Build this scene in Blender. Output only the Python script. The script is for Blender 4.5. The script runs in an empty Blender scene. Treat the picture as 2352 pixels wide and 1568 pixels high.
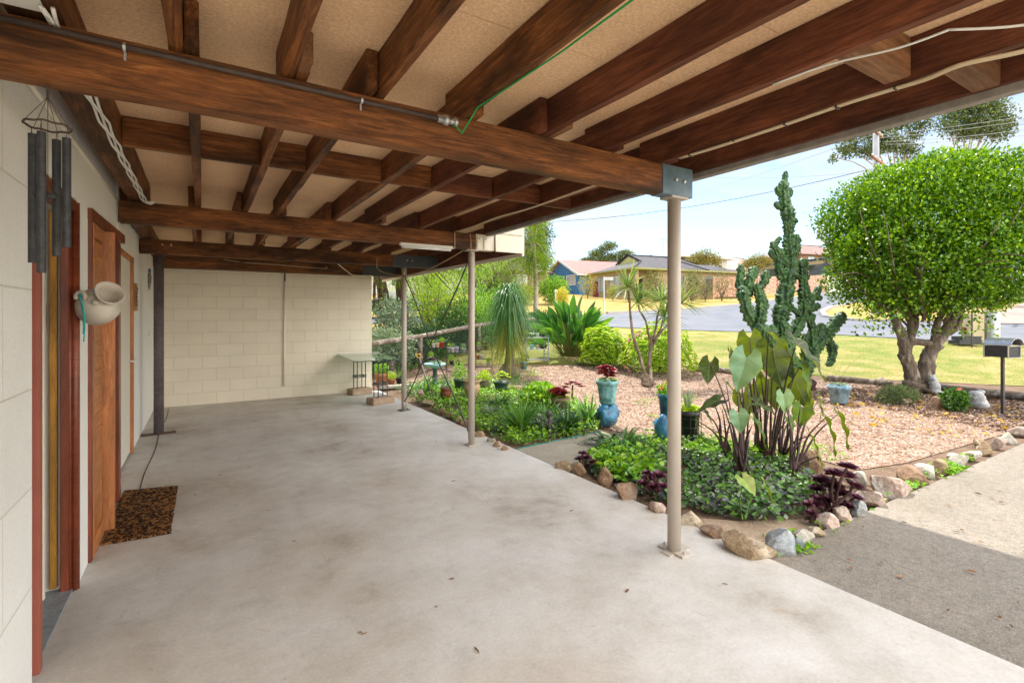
import bpy, bmesh, math, random
import numpy as np
from mathutils import Vector, Matrix, noise
random.seed(7); rng = np.random.default_rng(7)
sc = bpy.context.scene; COL = sc.collection
# ---------------------------------------------------------------- camera, sky, sun, exposure
FPX, CX, HY, TH = 1148.0, 1176.0, 722.0, math.radians(31.77)
S_, C_ = math.sin(TH), math.cos(TH)
cd = bpy.data.cameras.new('camera'); cam = bpy.data.objects.new('camera', cd); COL.objects.link(cam)
cam.location = (0, 0, 1.5); cam.rotation_euler = (math.pi/2, 0, -TH)
cd.sensor_width = 36; cd.lens = FPX/2352*36; cd.shift_y = -(784-HY)/2352; cd.clip_end = 2000; cd.clip_start = .05
sc.camera = cam
SUN_EL = math.radians(60.6); sdx, sdy = -.21, -.978      # light travels this way on the ground
sun_az = math.atan2(-sdx, -sdy)                       # compass angle (from +Y towards +X) of the sun
w = bpy.data.worlds.new('World'); sc.world = w; w.use_nodes = True
wn = w.node_tree; wn.nodes.clear()
sky = wn.nodes.new('ShaderNodeTexSky'); sky.sky_type = 'NISHITA'; sky.sun_disc = False
sky.sun_elevation = SUN_EL; sky.sun_rotation = sun_az; sky.air_density = 1.0; sky.dust_density = .15; sky.ozone_density = 2.5
tc = wn.nodes.new('ShaderNodeTexCoord'); sep = wn.nodes.new('ShaderNodeSeparateXYZ'); wn.links.new(tc.outputs['Generated'], sep.inputs[0])
mz = wn.nodes.new('ShaderNodeMath'); mz.operation = 'MAXIMUM'; mz.inputs[1].default_value = .06; wn.links.new(sep.outputs[2], mz.inputs[0])
az = wn.nodes.new('ShaderNodeMath'); az.operation = 'ADD'; az.inputs[1].default_value = .12; wn.links.new(mz.outputs[0], az.inputs[0])
dv = wn.nodes.new('ShaderNodeVectorMath'); dv.operation = 'DIVIDE'; wn.links.new(tc.outputs['Generated'], dv.inputs[0]); wn.links.new(az.outputs[0], dv.inputs[1])
mp = wn.nodes.new('ShaderNodeMapping'); mp.inputs['Scale'].default_value = (1.1, 1.9, .0); mp.inputs['Location'].default_value = (3.1, 1.7, 0); mp.inputs['Rotation'].default_value = (0, 0, .9)
wn.links.new(dv.outputs[0], mp.inputs[0])
nz = wn.nodes.new('ShaderNodeTexNoise'); nz.inputs['Scale'].default_value = .9; nz.inputs['Detail'].default_value = 9; nz.inputs['Roughness'].default_value = .56; nz.inputs['Distortion'].default_value = .3
wn.links.new(mp.outputs[0], nz.inputs['Vector'])
cr = wn.nodes.new('ShaderNodeValToRGB'); cr.color_ramp.elements[0].position = .47; cr.color_ramp.elements[1].position = .66
cr.color_ramp.elements[0].color = (.06,)*3+(1,); cr.color_ramp.elements[1].color = (.95,)*3+(1,)
wn.links.new(nz.outputs[0], cr.inputs[0])
mx = wn.nodes.new('ShaderNodeMix'); mx.data_type = 'RGBA'; wn.links.new(cr.outputs[0], mx.inputs['Factor']); wn.links.new(sky.outputs[0], mx.inputs['A'])
mx.inputs['B'].default_value = (3.4, 3.5, 3.6, 1)
# unseen bright patch added to the sky behind the viewer to light the carport
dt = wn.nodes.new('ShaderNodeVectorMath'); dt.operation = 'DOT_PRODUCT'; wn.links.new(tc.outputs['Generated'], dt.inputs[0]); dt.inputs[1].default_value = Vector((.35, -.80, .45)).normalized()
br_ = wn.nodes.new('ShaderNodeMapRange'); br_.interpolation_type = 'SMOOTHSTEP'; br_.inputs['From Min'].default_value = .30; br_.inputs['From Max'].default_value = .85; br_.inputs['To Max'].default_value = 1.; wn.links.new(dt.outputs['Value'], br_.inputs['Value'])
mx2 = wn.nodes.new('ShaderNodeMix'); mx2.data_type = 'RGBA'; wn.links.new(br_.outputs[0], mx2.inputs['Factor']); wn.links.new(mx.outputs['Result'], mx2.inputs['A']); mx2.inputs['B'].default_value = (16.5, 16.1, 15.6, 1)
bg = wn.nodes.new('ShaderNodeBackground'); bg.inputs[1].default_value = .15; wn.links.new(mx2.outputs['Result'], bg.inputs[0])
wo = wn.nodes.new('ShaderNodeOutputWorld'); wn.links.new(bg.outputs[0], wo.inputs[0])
ld = bpy.data.lights.new('sun', 'SUN'); ld.energy = 3.9; ld.angle = math.radians(.5); ld.color = (1, .95, .86)
sun = bpy.data.objects.new('sun', ld); COL.objects.link(sun)
sun.rotation_euler = Vector((sdx*math.cos(SUN_EL), sdy*math.cos(SUN_EL), -math.sin(SUN_EL))).to_track_quat('-Z', 'Y').to_euler()
sc.view_settings.view_transform = 'Standard'; sc.view_settings.look = 'None'; sc.view_settings.exposure = 0.90; sc.view_settings.gamma = 1
try:
    sc.cycles.max_bounces = 10; sc.cycles.diffuse_bounces = 6; sc.cycles.transparent_max_bounces = 16
except Exception: pass
# ---------------------------------------------------------------- plan helpers: r to the right of the view axis, f along it
def rf(r, f, z=0.0): return Vector((r*C_+f*S_, -r*S_+f*C_, z))
def T(f): return .084*max(0., min(f, 90.)-12.)
def at(u, v, f): return rf((u-CX)/FPX*f, f, 1.5+(HY-v)/FPX*f)
def gf(v):
    d = v-HY
    if d > 0 and 1.5*FPX/d <= 12: return 1.5*FPX/d
    return FPX*2.508/(d+96.43)
def g(u, v, dz=0.0):
    f = gf(v); return rf((u-CX)/FPX*f, f, T(f)+dz)
def Tw(x, y): return T(x*S_+y*C_)
# ---------------------------------------------------------------- object helpers
def thing(name, label, cat, loc=(0, 0, 0), group=None, rz=0.0):
    o = bpy.data.objects.new(name, None); COL.objects.link(o); o.location = loc; o.rotation_euler = (0, 0, rz)
    o.empty_display_size = .1
    return tag(o, label, cat, group)
def tag(o, label, cat, group=None, kind=None):
    o['label'] = label; o['category'] = cat
    if group: o['group'] = group
    if kind: o['kind'] = kind
    return o
def copy_tree(o, loc=None, label=None, rz=None, scale=None, parent=None):
    c = o.copy(); COL.objects.link(c)
    if parent: c.parent = parent
    if loc is not None: c.location = loc
    if label: c['label'] = label
    if rz is not None: c.rotation_euler = (0, 0, rz)
    if scale: c.scale = (scale,)*3 if not hasattr(scale, '__len__') else scale
    for ch in [x for x in o.children]: copy_tree(ch, parent=c)
    return c
class MB:
    def __init__(s): s.v = []; s.f = []
    def add(s, vs, fs):
        b = len(s.v); s.v += [tuple(x) for x in vs]; s.f += [tuple(b+i for i in f) for f in fs]; return s
    def box(s, c, d, rot=None, taper=1.0):
        vs = []
        for z in (-1, 1):
            k = taper if z > 0 else 1
            for x, y in ((-1, -1), (1, -1), (1, 1), (-1, 1)):
                p = Vector((x*d[0]/2*k, y*d[1]/2*k, z*d[2]/2))
                if rot is not None: p = rot @ p
                vs.append(p+Vector(c))
        return s.add(vs, [(3, 2, 1, 0), (4, 5, 6, 7), (0, 1, 5, 4), (1, 2, 6, 5), (2, 3, 7, 6), (3, 0, 4, 7)])
    def bb(s, lo, hi):
        lo = Vector(lo); hi = Vector(hi); return s.box((lo+hi)/2, hi-lo)
    def bar(s, a, b, w, h):
        a = Vector(a); b = Vector(b); d = b-a; L = d.length
        q = d.to_track_quat('X', 'Z').to_matrix(); return s.box((a+b)/2, (L, w, h), q)
    def tube(s, pts, r, n=8, caps=True):
        pts = [Vector(p) for p in pts]; m = len(pts)
        rs = r if hasattr(r, '__len__') else [r]*m
        up = None; vs = []
        for i, p in enumerate(pts):
            t = (pts[min(i+1, m-1)]-pts[max(i-1, 0)]).normalized()
            if up is None: up = Vector((0, 0, 1)) if abs(t.z) < .9 else Vector((1, 0, 0))
            a = t.cross(up); a = a.normalized() if a.length > 1e-6 else Vector((1, 0, 0)); b = a.cross(t).normalized(); up = b
            for k in range(n):
                an = 2*math.pi*k/n; vs.append(p+a*(rs[i]*math.cos(an))+b*(rs[i]*math.sin(an)))
        fs = [(i*n+k, i*n+(k+1) % n, (i+1)*n+(k+1) % n, (i+1)*n+k) for i in range(m-1) for k in range(n)]
        if caps: fs += [tuple(range(n))[::-1], tuple((m-1)*n+k for k in range(n))]
        return s.add(vs, fs)
    def lathe(s, prof, c=(0, 0, 0), n=20, rot=None, closed=True, sq=0, wob=0):
        vs = []; c = Vector(c)
        for r, z in prof:
            for k in range(n):
                an = 2*math.pi*k/n; rr = r*(1+wob*math.sin(3*an+z*9))
                if sq: rr *= (1/max(abs(math.cos(an)), abs(math.sin(an))))**sq
                p = Vector((rr*math.cos(an), rr*math.sin(an), z))
                if rot is not None: p = rot @ p
                vs.append(p+c)
        m = len(prof)
        fs = [(i*n+k, i*n+(k+1) % n, (i+1)*n+(k+1) % n, (i+1)*n+k) for i in range(m-1) for k in range(n)]
        if closed:
            if prof[0][0] > 1e-4: fs.append(tuple(range(n))[::-1])
            if prof[-1][0] > 1e-4: fs.append(tuple((m-1)*n+k for k in range(n)))
        return s.add(vs, fs)
    def blob(s, c, d, seed=0, amp=.25, sub=3, freq=1.3, fine=.05, rz=0.0, flat=None, cuts=0):
        rr_ = random.Random(int(seed*100)); planes = [(Vector((rr_.gauss(0, 1), rr_.gauss(0, 1), rr_.gauss(0, .8))).normalized(), rr_.uniform(.48, .80)) for _ in range(cuts)]
        bm = bmesh.new(); bmesh.ops.create_icosphere(bm, subdivisions=sub, radius=1)
        M = Matrix.Rotation(rz, 3, 'Z'); vs = []
        for v in bm.verts:
            p = v.co.copy(); q = p*freq+Vector((seed*3.7, seed*1.9, seed*.7))
            k = 1+amp*noise.noise(q)+fine*noise.noise(q*5)
            p = p*k
            for pn, pd in planes:
                e = p.dot(pn)-pd
                if e > 0: p = p-pn*e*.93
            p = Vector((p.x*d[0], p.y*d[1], p.z*d[2]))
            if flat is not None and p.z < -flat*d[2]: p.z = -flat*d[2]
            vs.append(M @ p+Vector(c))
        fs = [tuple(v.index for v in f.verts) for f in bm.faces]; bm.free()
        return s.add(vs, fs)
    def build(s, name, mat, parent=None, smooth=False, bevel=0, loc=None, rot=None):
        me = bpy.data.meshes.new(name); me.from_pydata(s.v, [], s.f); me.update()
        if bevel or True:
            bm = bmesh.new(); bm.from_mesh(me)
            if bevel: bmesh.ops.bevel(bm, geom=[e for e in bm.edges if len(e.link_faces) == 2 and e.calc_face_angle(0) > .6], offset=bevel, segments=2, affect='EDGES', clamp_overlap=True)
            bmesh.ops.recalc_face_normals(bm, faces=bm.faces); bm.to_mesh(me); bm.free()
        if smooth: me.polygons.foreach_set('use_smooth', [True]*len(me.polygons))
        me.materials.append(mat); o = bpy.data.objects.new(name, me); COL.objects.link(o)
        if parent: o.parent = parent
        if loc is not None: o.location = loc
        if rot is not None: o.rotation_euler = rot
        return o
class QM:                                     # big numpy meshes of quads: leaves, blades
    def __init__(s): s.v = []; s.f = []; s.n = 0
    def add(s, v, f): s.v.append(v.reshape(-1, 3)); s.f.append(f.reshape(-1, 4)+s.n); s.n += v.reshape(-1, 3).shape[0]; return s
    def leaves(s, P, D, N, L, W, fold=.25):
        n = len(P); D = D/np.linalg.norm(D, axis=1, keepdims=True); Sd = np.cross(D, N); Sd /= np.linalg.norm(Sd, axis=1, keepdims=True)+1e-9
        N = np.cross(Sd, D); L = np.broadcast_to(np.asarray(L, float), (n,))[:, None]; W = np.broadcast_to(np.asarray(W, float), (n,))[:, None]
        pts = [P, P+D*L*.35+Sd*W*.5+N*W*fold, P+D*L*.75+Sd*W*.38+N*W*fold*.7, P+D*L-N*L*.08, P+D*L*.75-Sd*W*.38+N*W*fold*.7, P+D*L*.35-Sd*W*.5+N*W*fold]
        v = np.stack(pts, 1); b = (np.arange(n)*6)[:, None, None]
        return s.add(v, b+np.array([[0, 3, 2, 1], [0, 5, 4, 3]])[None])
    def strips(s, P, D, L, W, droop, seg=5, prof='taper', fold=.25, side=None):
        n = len(P); D = D/np.linalg.norm(D, axis=1, keepdims=True); b = lambda a: np.broadcast_to(np.asarray(a, float), (n,))[:, None]
        L, W, droop = b(L), b(W), b(droop)
        up = np.array([0, 0, 1.]); Sd = np.cross(D, up)
        bad = np.linalg.norm(Sd, axis=1) < .12; rnd = rng.normal(size=(n, 3)); rnd[:, 2] = 0; Sd[bad] = rnd[bad]
        if side is not None: Sd = side
        Sd /= np.linalg.norm(Sd, axis=1, keepdims=True)+1e-9
        rows = []
        for j in range(seg+1):
            t = j/seg; c = P+D*L*t; c = c+np.array([0, 0, -1.])*droop*L*t*t
            wd = {'taper': (1-t)**.7*.97+.03, 'leaf': max(.06, math.sin(math.pi*min(1, .12+.88*t)**.8))**.8, 'sword': (min(1, .45+2*t))*(1-t**2.5)+.02, 'even': 1 if t < .95 else .6}[prof]
            Nn = np.cross(Sd, D)
            rows += [c+Sd*W*.5*wd+Nn*W*fold*wd, c, c-Sd*W*.5*wd+Nn*W*fold*wd]
        v = np.stack(rows, 1); m = 3*(seg+1); q = []
        for j in range(seg):
            a = 3*j; q += [[a, a+1, a+4, a+3], [a+1, a+2, a+5, a+4]]
        return s.add(v, (np.arange(n)*m)[:, None, None]+np.array(q)[None])
    def build(s, name, mat, parent=None, smooth=False):
        v = np.concatenate(s.v).astype(np.float32); f = np.concatenate(s.f).astype(np.int32)
        me = bpy.data.meshes.new(name); me.vertices.add(len(v)); me.vertices.foreach_set('co', v.ravel())
        me.loops.add(f.size); me.loops.foreach_set('vertex_index', f.ravel()); me.polygons.add(len(f))
        me.polygons.foreach_set('loop_start', np.arange(len(f), dtype=np.int32)*4)
        try: me.polygons.foreach_set('loop_total', np.full(len(f), 4, np.int32))
        except Exception: pass
        if smooth: me.polygons.foreach_set('use_smooth', np.ones(len(f), bool))
        me.update(calc_edges=True); me.validate(); me.materials.append(mat)
        o = bpy.data.objects.new(name, me); COL.objects.link(o)
        if parent: o.parent = parent
        return o
def rdir(n, zmin=-1., zmax=1.):
    z = rng.uniform(zmin, zmax, n); a = rng.uniform(0, 2*math.pi, n); q = np.sqrt(1-z*z); return np.stack([q*np.cos(a), q*np.sin(a), z], 1)
# ---------------------------------------------------------------- materials
MATS = {}
def base(name, rough=.7, spec=.4):
    m = bpy.data.materials.new(name); m.use_nodes = True; nt = m.node_tree; p = nt.nodes['Principled BSDF']
    p.inputs['Roughness'].default_value = rough; p.inputs['Specular IOR Level'].default_value = spec
    return m, nt, p
def coord(nt, scale=(1, 1, 1), kind='Object', loc=(0, 0, 0), rnd=False):
    t = nt.nodes.new('ShaderNodeTexCoord'); mpn = nt.nodes.new('ShaderNodeMapping'); mpn.inputs['Scale'].default_value = scale; mpn.inputs['Location'].default_value = loc
    nt.links.new(t.outputs[kind], mpn.inputs[0])
    if rnd:
        oi = nt.nodes.new('ShaderNodeObjectInfo'); mu = nt.nodes.new('ShaderNodeMath'); mu.operation = 'MULTIPLY'; mu.inputs[1].default_value = 37
        nt.links.new(oi.outputs['Random'], mu.inputs[0]); nt.links.new(mu.outputs[0], mpn.inputs['Location'])
    return mpn.outputs[0]
def noisen(nt, vec, scale, detail=5, rough=.55, dist=0.):
    n = nt.nodes.new('ShaderNodeTexNoise'); n.inputs['Scale'].default_value = scale; n.inputs['Detail'].default_value = detail; n.inputs['Roughness'].default_value = rough; n.inputs['Distortion'].default_value = dist
    nt.links.new(vec, n.inputs['Vector']); return n.outputs[0]
def ramp(nt, fac, stops):
    r = nt.nodes.new('ShaderNodeValToRGB'); e = r.color_ramp.elements
    while len(e) < len(stops): e.new(.5)
    for i, (p, c) in enumerate(stops):
        e[i].position = p; e[i].color = (c, c, c, 1) if not hasattr(c, '__len__') else (*c[:3], 1)
    nt.links.new(fac, r.inputs[0]); return r.outputs[0]
def mixc(nt, fac, a, b, mode='MIX'):
    m = nt.nodes.new('ShaderNodeMix'); m.data_type = 'RGBA'; m.blend_type = mode
    for k, x in (('Factor', fac), ('A', a), ('B', b)):
        if hasattr(x, 'links') or isinstance(x, bpy.types.NodeSocket): nt.links.new(x, m.inputs[k])
        elif k == 'Factor': m.inputs[k].default_value = x
        else: m.inputs[k].default_value = (*x[:3], 1)
    return m.outputs['Result']
def bump(nt, p, h, strength=.4, dist=.01):
    b = nt.nodes.new('ShaderNodeBump'); b.inputs['Strength'].default_value = strength; b.inputs['Distance'].default_value = dist
    nt.links.new(h, b.inputs['Height']); nt.links.new(b.outputs[0], p.inputs['Normal']); return b
def mat(name, c1, c2=None, scale=6, rough=.7, spec=.35, bmp=0., bd=.01, metal=0., c3=None, fine=None, rnd=True, stretch=(1, 1, 1), lo=.35, hi=.65):
    if name in MATS: return MATS[name]
    m, nt, p = base(name, rough, spec); p.inputs['Metallic'].default_value = metal
    c2 = c2 or tuple(x*.75 for x in c1); v = coord(nt, stretch, rnd=rnd); n = noisen(nt, v, scale, 6, .6)
    st = [(lo, c1), (hi, c2)] if c3 is None else [(lo, c1), ((lo+hi)/2, c2), (hi, c3)]
    col = ramp(nt, n, st)
    if fine:
        n2 = noisen(nt, v, fine, 3, .7); k = ramp(nt, n2, [(.3, .72), (.7, 1.2)]); col = mixc(nt, 1., col, k, 'MULTIPLY')
        hb = n2
    else: hb = noisen(nt, v, scale*6, 4, .7)
    nt.links.new(col, p.inputs['Base Color'])
    if bmp: bump(nt, p, hb, bmp, bd)
    MATS[name] = m; return m
def leafmat(name, cols, rough=.45, spec=.5, trans=.3, tcol=None, big=0., patch=None):
    if name in MATS: return MATS[name]
    m, nt, p = base(name, rough, spec); ge = nt.nodes.new('ShaderNodeNewGeometry')
    n = len(cols); col = ramp(nt, ge.outputs['Random Per Island'], [(i/(n-1) if n > 1 else 0, c) for i, c in enumerate(cols)])
    if patch:
        pn = noisen(nt, coord(nt), patch[0], 5, .6); col = mixc(nt, ramp(nt, pn, [(.42, 0.), (.6, .8)]), col, patch[1])
    if big:
        k = noisen(nt, coord(nt), big, 3); col = mixc(nt, 1., col, ramp(nt, k, [(.35, .68), (.65, 1.25)]), 'MULTIPLY')
    nt.links.new(col, p.inputs['Base Color'])
    tr = nt.nodes.new('ShaderNodeBsdfTranslucent'); tcc = mixc(nt, 1., col, tcol or (1.6, 1.5, .7), 'MULTIPLY'); nt.links.new(tcc, tr.inputs[0])
    ms = nt.nodes.new('ShaderNodeMixShader'); ms.inputs[0].default_value = trans
    nt.links.new(p.outputs[0], ms.inputs[1]); nt.links.new(tr.outputs[0], ms.inputs[2]); nt.links.new(ms.outputs[0], nt.nodes['Material Output'].inputs[0])
    MATS[name] = m; return m
def wood(name, dark, mid, light, rough=.6, gs=1.0, stain=.5, spec=.3):
    if name in MATS: return MATS[name]
    m, nt, p = base(name, rough, spec); v = coord(nt, (.35*gs, 4*gs, 4*gs), rnd=True)
    n1 = noisen(nt, v, 9, 9, .68, 1.2); n2 = noisen(nt, v, 34, 5, .8); n3 = noisen(nt, coord(nt, (.6, 1.6, 1.6), rnd=True), 2.4, 5, .62)
    c = ramp(nt, n1, [(.28, dark), (.5, mid), (.75, light)])
    c = mixc(nt, 1., c, ramp(nt, n2, [(.3, .68), (.7, 1.25)]), 'MULTIPLY')
    c = mixc(nt, 1., c, ramp(nt, n3, [(.38, 1-stain), (.52, .95), (.66, 1.3)]), 'MULTIPLY')
    nt.links.new(c, p.inputs['Base Color']); bump(nt, p, n2, .35, .004); MATS[name] = m; return m
# ================================================================ special materials
def slabmat():
    m, nt, p = base('slab_concrete', .55, .35); v = coord(nt)
    a = noisen(nt, v, 1.1, 12, .66, .12); b = noisen(nt, v, 4.2, 12, .80, .15); c = noisen(nt, v, 60, 3, .7); d = noisen(nt, coord(nt, (1, 1, 1), loc=(5, 2, 0)), .42, 4, .6, .8)
    col = ramp(nt, a, [(.30, (.34, .295, .24)), (.42, (.49, .45, .395)), (.54, (.56, .53, .485)), (.70, (.63, .61, .575))])
    col = mixc(nt, .8, col, ramp(nt, b, [(.30, .74), (.46, .97), (.7, 1.10)]), 'MULTIPLY')
    col = mixc(nt, .4, col, ramp(nt, d, [(.40, (1, 1, 1)), (.55, (.97, .93, .88)), (.68, (.84, .74, .62))]), 'MULTIPLY')
    col = mixc(nt, .6, col, ramp(nt, c, [(.3, .86), (.7, 1.12)]), 'MULTIPLY')
    vo = nt.nodes.new('ShaderNodeTexVoronoi'); vo.inputs['Scale'].default_value = 2.6; vo.inputs['Randomness'].default_value = 1; nt.links.new(coord(nt, (1, 1, 0)), vo.inputs['Vector'])
    col = mixc(nt, ramp(nt, vo.outputs['Distance'], [(.018, .75), (.04, 0.)]), col, (.10, .085, .07))
    e = noisen(nt, v, 3.1, 10, .8, 2.2); col = mixc(nt, ramp(nt, e, [(.60, 0.), (.66, .55)]), col, (.36, .27, .19))
    e2 = noisen(nt, coord(nt, loc=(9, 4, 0)), 1.9, 10, .75, 1.2); col = mixc(nt, ramp(nt, e2, [(.60, 0.), (.72, .55)]), col, (.70, .69, .67))
    nt.links.new(col, p.inputs['Base Color']); nt.links.new(ramp(nt, b, [(.3, .72), (.7, .48)]), p.inputs['Roughness'])
    bump(nt, p, c, .25, .003); return m
def aggregate():
    m, nt, p = base('driveway_concrete', .85, .3); v = coord(nt)
    a = noisen(nt, v, .8, 6, .65); b = noisen(nt, v, 26, 5, .8); c = noisen(nt, v, 95, 3, .8)
    col = ramp(nt, a, [(.3, (.195, .168, .132)), (.6, (.255, .222, .182))])
    col = mixc(nt, 1., col, ramp(nt, b, [(.32, .72), (.5, 1.), (.72, 1.22)]), 'MULTIPLY'); col = mixc(nt, 1., col, ramp(nt, c, [(.3, .62), (.7, 1.35)]), 'MULTIPLY')
    s = noisen(nt, coord(nt, loc=(2, 7, 0)), 3.2, 6, .8, .5); col = mixc(nt, ramp(nt, s, [(.57, 0.), (.68, .5)]), col, (.15, .135, .11))
    nt.links.new(col, p.inputs['Base Color']); bump(nt, p, c, .7, .006); return m
def blockmat(axis, name='block_paint', c=(.73, .66, .52), bw=.4, bh=.2, off=0.):
    m, nt, p = base(name, .75, .25); t = nt.nodes.new('ShaderNodeTexCoord'); se = nt.nodes.new('ShaderNodeSeparateXYZ'); nt.links.new(t.outputs['Object'], se.inputs[0])
    cb = nt.nodes.new('ShaderNodeCombineXYZ'); nt.links.new(se.outputs[axis], cb.inputs[0]); nt.links.new(se.outputs[2], cb.inputs[1])
    mp_ = nt.nodes.new('ShaderNodeMapping'); mp_.inputs['Location'].default_value = (off, .0, 0); nt.links.new(cb.outputs[0], mp_.inputs[0])
    br = nt.nodes.new('ShaderNodeTexBrick'); br.inputs['Scale'].default_value = 1; br.inputs['Mortar Size'].default_value = .0045; br.inputs['Mortar Smooth'].default_value = .35
    br.inputs['Brick Width'].default_value = bw; br.inputs['Row Height'].default_value = bh; br.offset = .5
    br.inputs['Color1'].default_value = (1, 1, 1, 1); br.inputs['Color2'].default_value = (.95, .945, .93, 1); br.inputs['Mortar'].default_value = (.80, .77, .70, 1)
    nt.links.new(mp_.outputs[0], br.inputs['Vector'])
    n = noisen(nt, t.outputs['Object'], 1.3, 5, .6); nf = noisen(nt, t.outputs['Object'], 70, 4, .8)
    col = mixc(nt, 1., br.outputs['Color'], ramp(nt, n, [(.3, tuple(x*.93 for x in c)), (.7, tuple(min(1, x*1.05) for x in c))]), 'MULTIPLY')
    col = mixc(nt, 1., col, ramp(nt, nf, [(.25, .86), (.5, 1.), (.8, 1.04)]), 'MULTIPLY')
    nt.links.new(col, p.inputs['Base Color'])
    ad = nt.nodes.new('ShaderNodeMath'); ad.operation = 'MULTIPLY_ADD'; ad.inputs[1].default_value = -1.; nt.links.new(br.outputs['Fac'], ad.inputs[0])
    mu = nt.nodes.new('ShaderNodeMath'); mu.operation = 'MULTIPLY'; mu.inputs[1].default_value = .35; nt.links.new(nf, mu.inputs[0]); nt.links.new(mu.outputs[0], ad.inputs[2])
    bump(nt, p, ad.outputs[0], .55, .006); return m
def chipboard():
    m, nt, p = base('chipboard', .8, .2); v = coord(nt); a = noisen(nt, v, 1.5, 5, .6); b = noisen(nt, v, 75, 4, .85); st = noisen(nt, coord(nt, loc=(3, 3, 3)), 3, 6, .7)
    col = ramp(nt, a, [(.3, (.73, .46, .26)), (.7, (.92, .635, .38))]); col = mixc(nt, 1., col, ramp(nt, b, [(.3, .72), (.7, 1.22)]), 'MULTIPLY')
    col = mixc(nt, ramp(nt, st, [(.6, 0.), (.75, .35)]), col, (.3, .2, .12))
    nt.links.new(col, p.inputs['Base Color']); bump(nt, p, b, .3, .003); return m
def tileroof(name, c1, c2, sx=.3, sy=.33):
    m, nt, p = base(name, .7, .3); t = nt.nodes.new('ShaderNodeTexCoord'); br = nt.nodes.new('ShaderNodeTexBrick'); br.inputs['Scale'].default_value = 1
    br.inputs['Brick Width'].default_value = sx; br.inputs['Row Height'].default_value = sy; br.inputs['Mortar Size'].default_value = .03; br.inputs['Mortar Smooth'].default_value = .6
    br.inputs['Color1'].default_value = (*c1, 1); br.inputs['Color2'].default_value = (*c2, 1); br.inputs['Mortar'].default_value = (*[x*.35 for x in c1], 1)
    nt.links.new(t.outputs['UV'], br.inputs['Vector']); nt.links.new(br.outputs['Color'], p.inputs['Base Color'])
    bump(nt, p, br.outputs['Fac'], -.5, .03); return m
SLAB = slabmat(); DRIVE = aggregate(); BACKB = blockmat(0, 'rear_block_paint', (.77, .695, .555)); SIDEB = blockmat(1, 'side_block_paint', (.82, .80, .75), 1.2, .4)
CHIP = chipboard()
WD = wood('hardwood_brown', (.050, .018, .006), (.175, .062, .017), (.40, .155, .045), .62, stain=.68)
WR = wood('hardwood_red', (.060, .017, .008), (.130, .040, .018), (.24, .085, .036), .62, stain=.55)
WB = wood('block_timber', (.12, .055, .024), (.22, .105, .05), (.33, .17, .085), .7, stain=.3)
JAMB = wood('jarrah_jamb', (.13, .028, .012), (.20, .045, .018), (.26, .065, .025), .35, stain=.2, spec=.5)
CEDAR = wood('cedar_door', (.30, .10, .03), (.45, .165, .05), (.60, .25, .085), .4, stain=.15, spec=.5)
OCHRE = wood('ochre_timber', (.30, .14, .02), (.42, .21, .035), (.5, .26, .05), .5, stain=.3)
CREAM = mat('cream_paint', (.76, .70, .58), (.70, .64, .52), 2, .55, .35, .1, .003)
RENDER = mat('render_paint', (.82, .80, .745), (.79, .765, .70), 1.3, .7, .25, .25, .002)
POSTC = mat('post_cream', (.47, .41, .34), (.42, .365, .30), 3, .5, .4, .1, .001)
POSTD = mat('post_dark', (.085, .065, .065), (.14, .115, .115), 4, .55, .4, .2, .003, fine=30)
GREYP = mat('grey_blue_paint', (.07, .12, .155), (.12, .185, .22), 9, .5, .4, .2, .003)
SLATE = mat('slate_paint', (.045, .055, .065), (.06, .072, .085), 6, .5, .4)
GALV = mat('galvanised', (.46, .47, .48), (.58, .59, .60), 12, .4, .5, metal=.8)
STEEL = mat('dark_steel', (.05, .045, .045), (.09, .075, .065), 20, .5, .5, metal=.3)
WHITE = mat('white_plastic', (.78, .77, .72), (.72, .70, .64), 4, .4, .4)
PIPE = mat('brown_pipe', (.055, .038, .034), (.085, .06, .05), 20, .55, .35)
DARK = mat('dark_void', (.02, .018, .016))
RUST = mat('rusty_iron', (.075, .04, .03), (.13, .07, .05), 25, .7, .3)
STRAW = mat('rope', (.45, .33, .18), (.3, .2, .11), 60, .9, .1)
# ================================================================ ground, driveway, road
def rfp(p): return rf(p[0], p[1], T(p[1]))
def clip(poly, f0, keep_above):
    out = []
    for i in range(len(poly)):
        a, b = poly[i], poly[(i+1) % len(poly)]; ia = (a[1] >= f0) == keep_above; ib = (b[1] >= f0) == keep_above
        if ia: out.append(a)
        if ia != ib:
            t = (f0-a[1])/(b[1]-a[1]); out.append((a[0]+(b[0]-a[0])*t, f0))
    return out
def sheet(name, poly, m, dz, kind='structure'):
    mb = MB()
    lo = clip(poly, 12, False); mid = clip(clip(poly, 12, True), 90, False); hi = clip(poly, 90, True)
    for q in (lo, mid, hi):
        if len(q) >= 3: mb.add([rf(r, f, T(f)+dz) for r, f in q], [tuple(range(len(q)))])
    bm = bmesh.new(); me = bpy.data.meshes.new(name); me.from_pydata(mb.v, [], mb.f); bm.from_mesh(me)
    bmesh.ops.triangulate(bm, faces=bm.faces); bmesh.ops.recalc_face_normals(bm, faces=bm.faces)
    for fc in bm.faces:
        if fc.normal.z < 0: fc.normal_flip()
    bm.to_mesh(me); bm.free(); me.materials.append(m); o = bpy.data.objects.new(name, me); COL.objects.link(o)
    if kind: o['kind'] = kind
    return o
def px(*pts): return [((u-CX)/FPX*gf(v), gf(v)) for u, v in pts]
def xy(*pts): return [(x*C_-y*S_, x*S_+y*C_) for x, y in pts]
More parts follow.
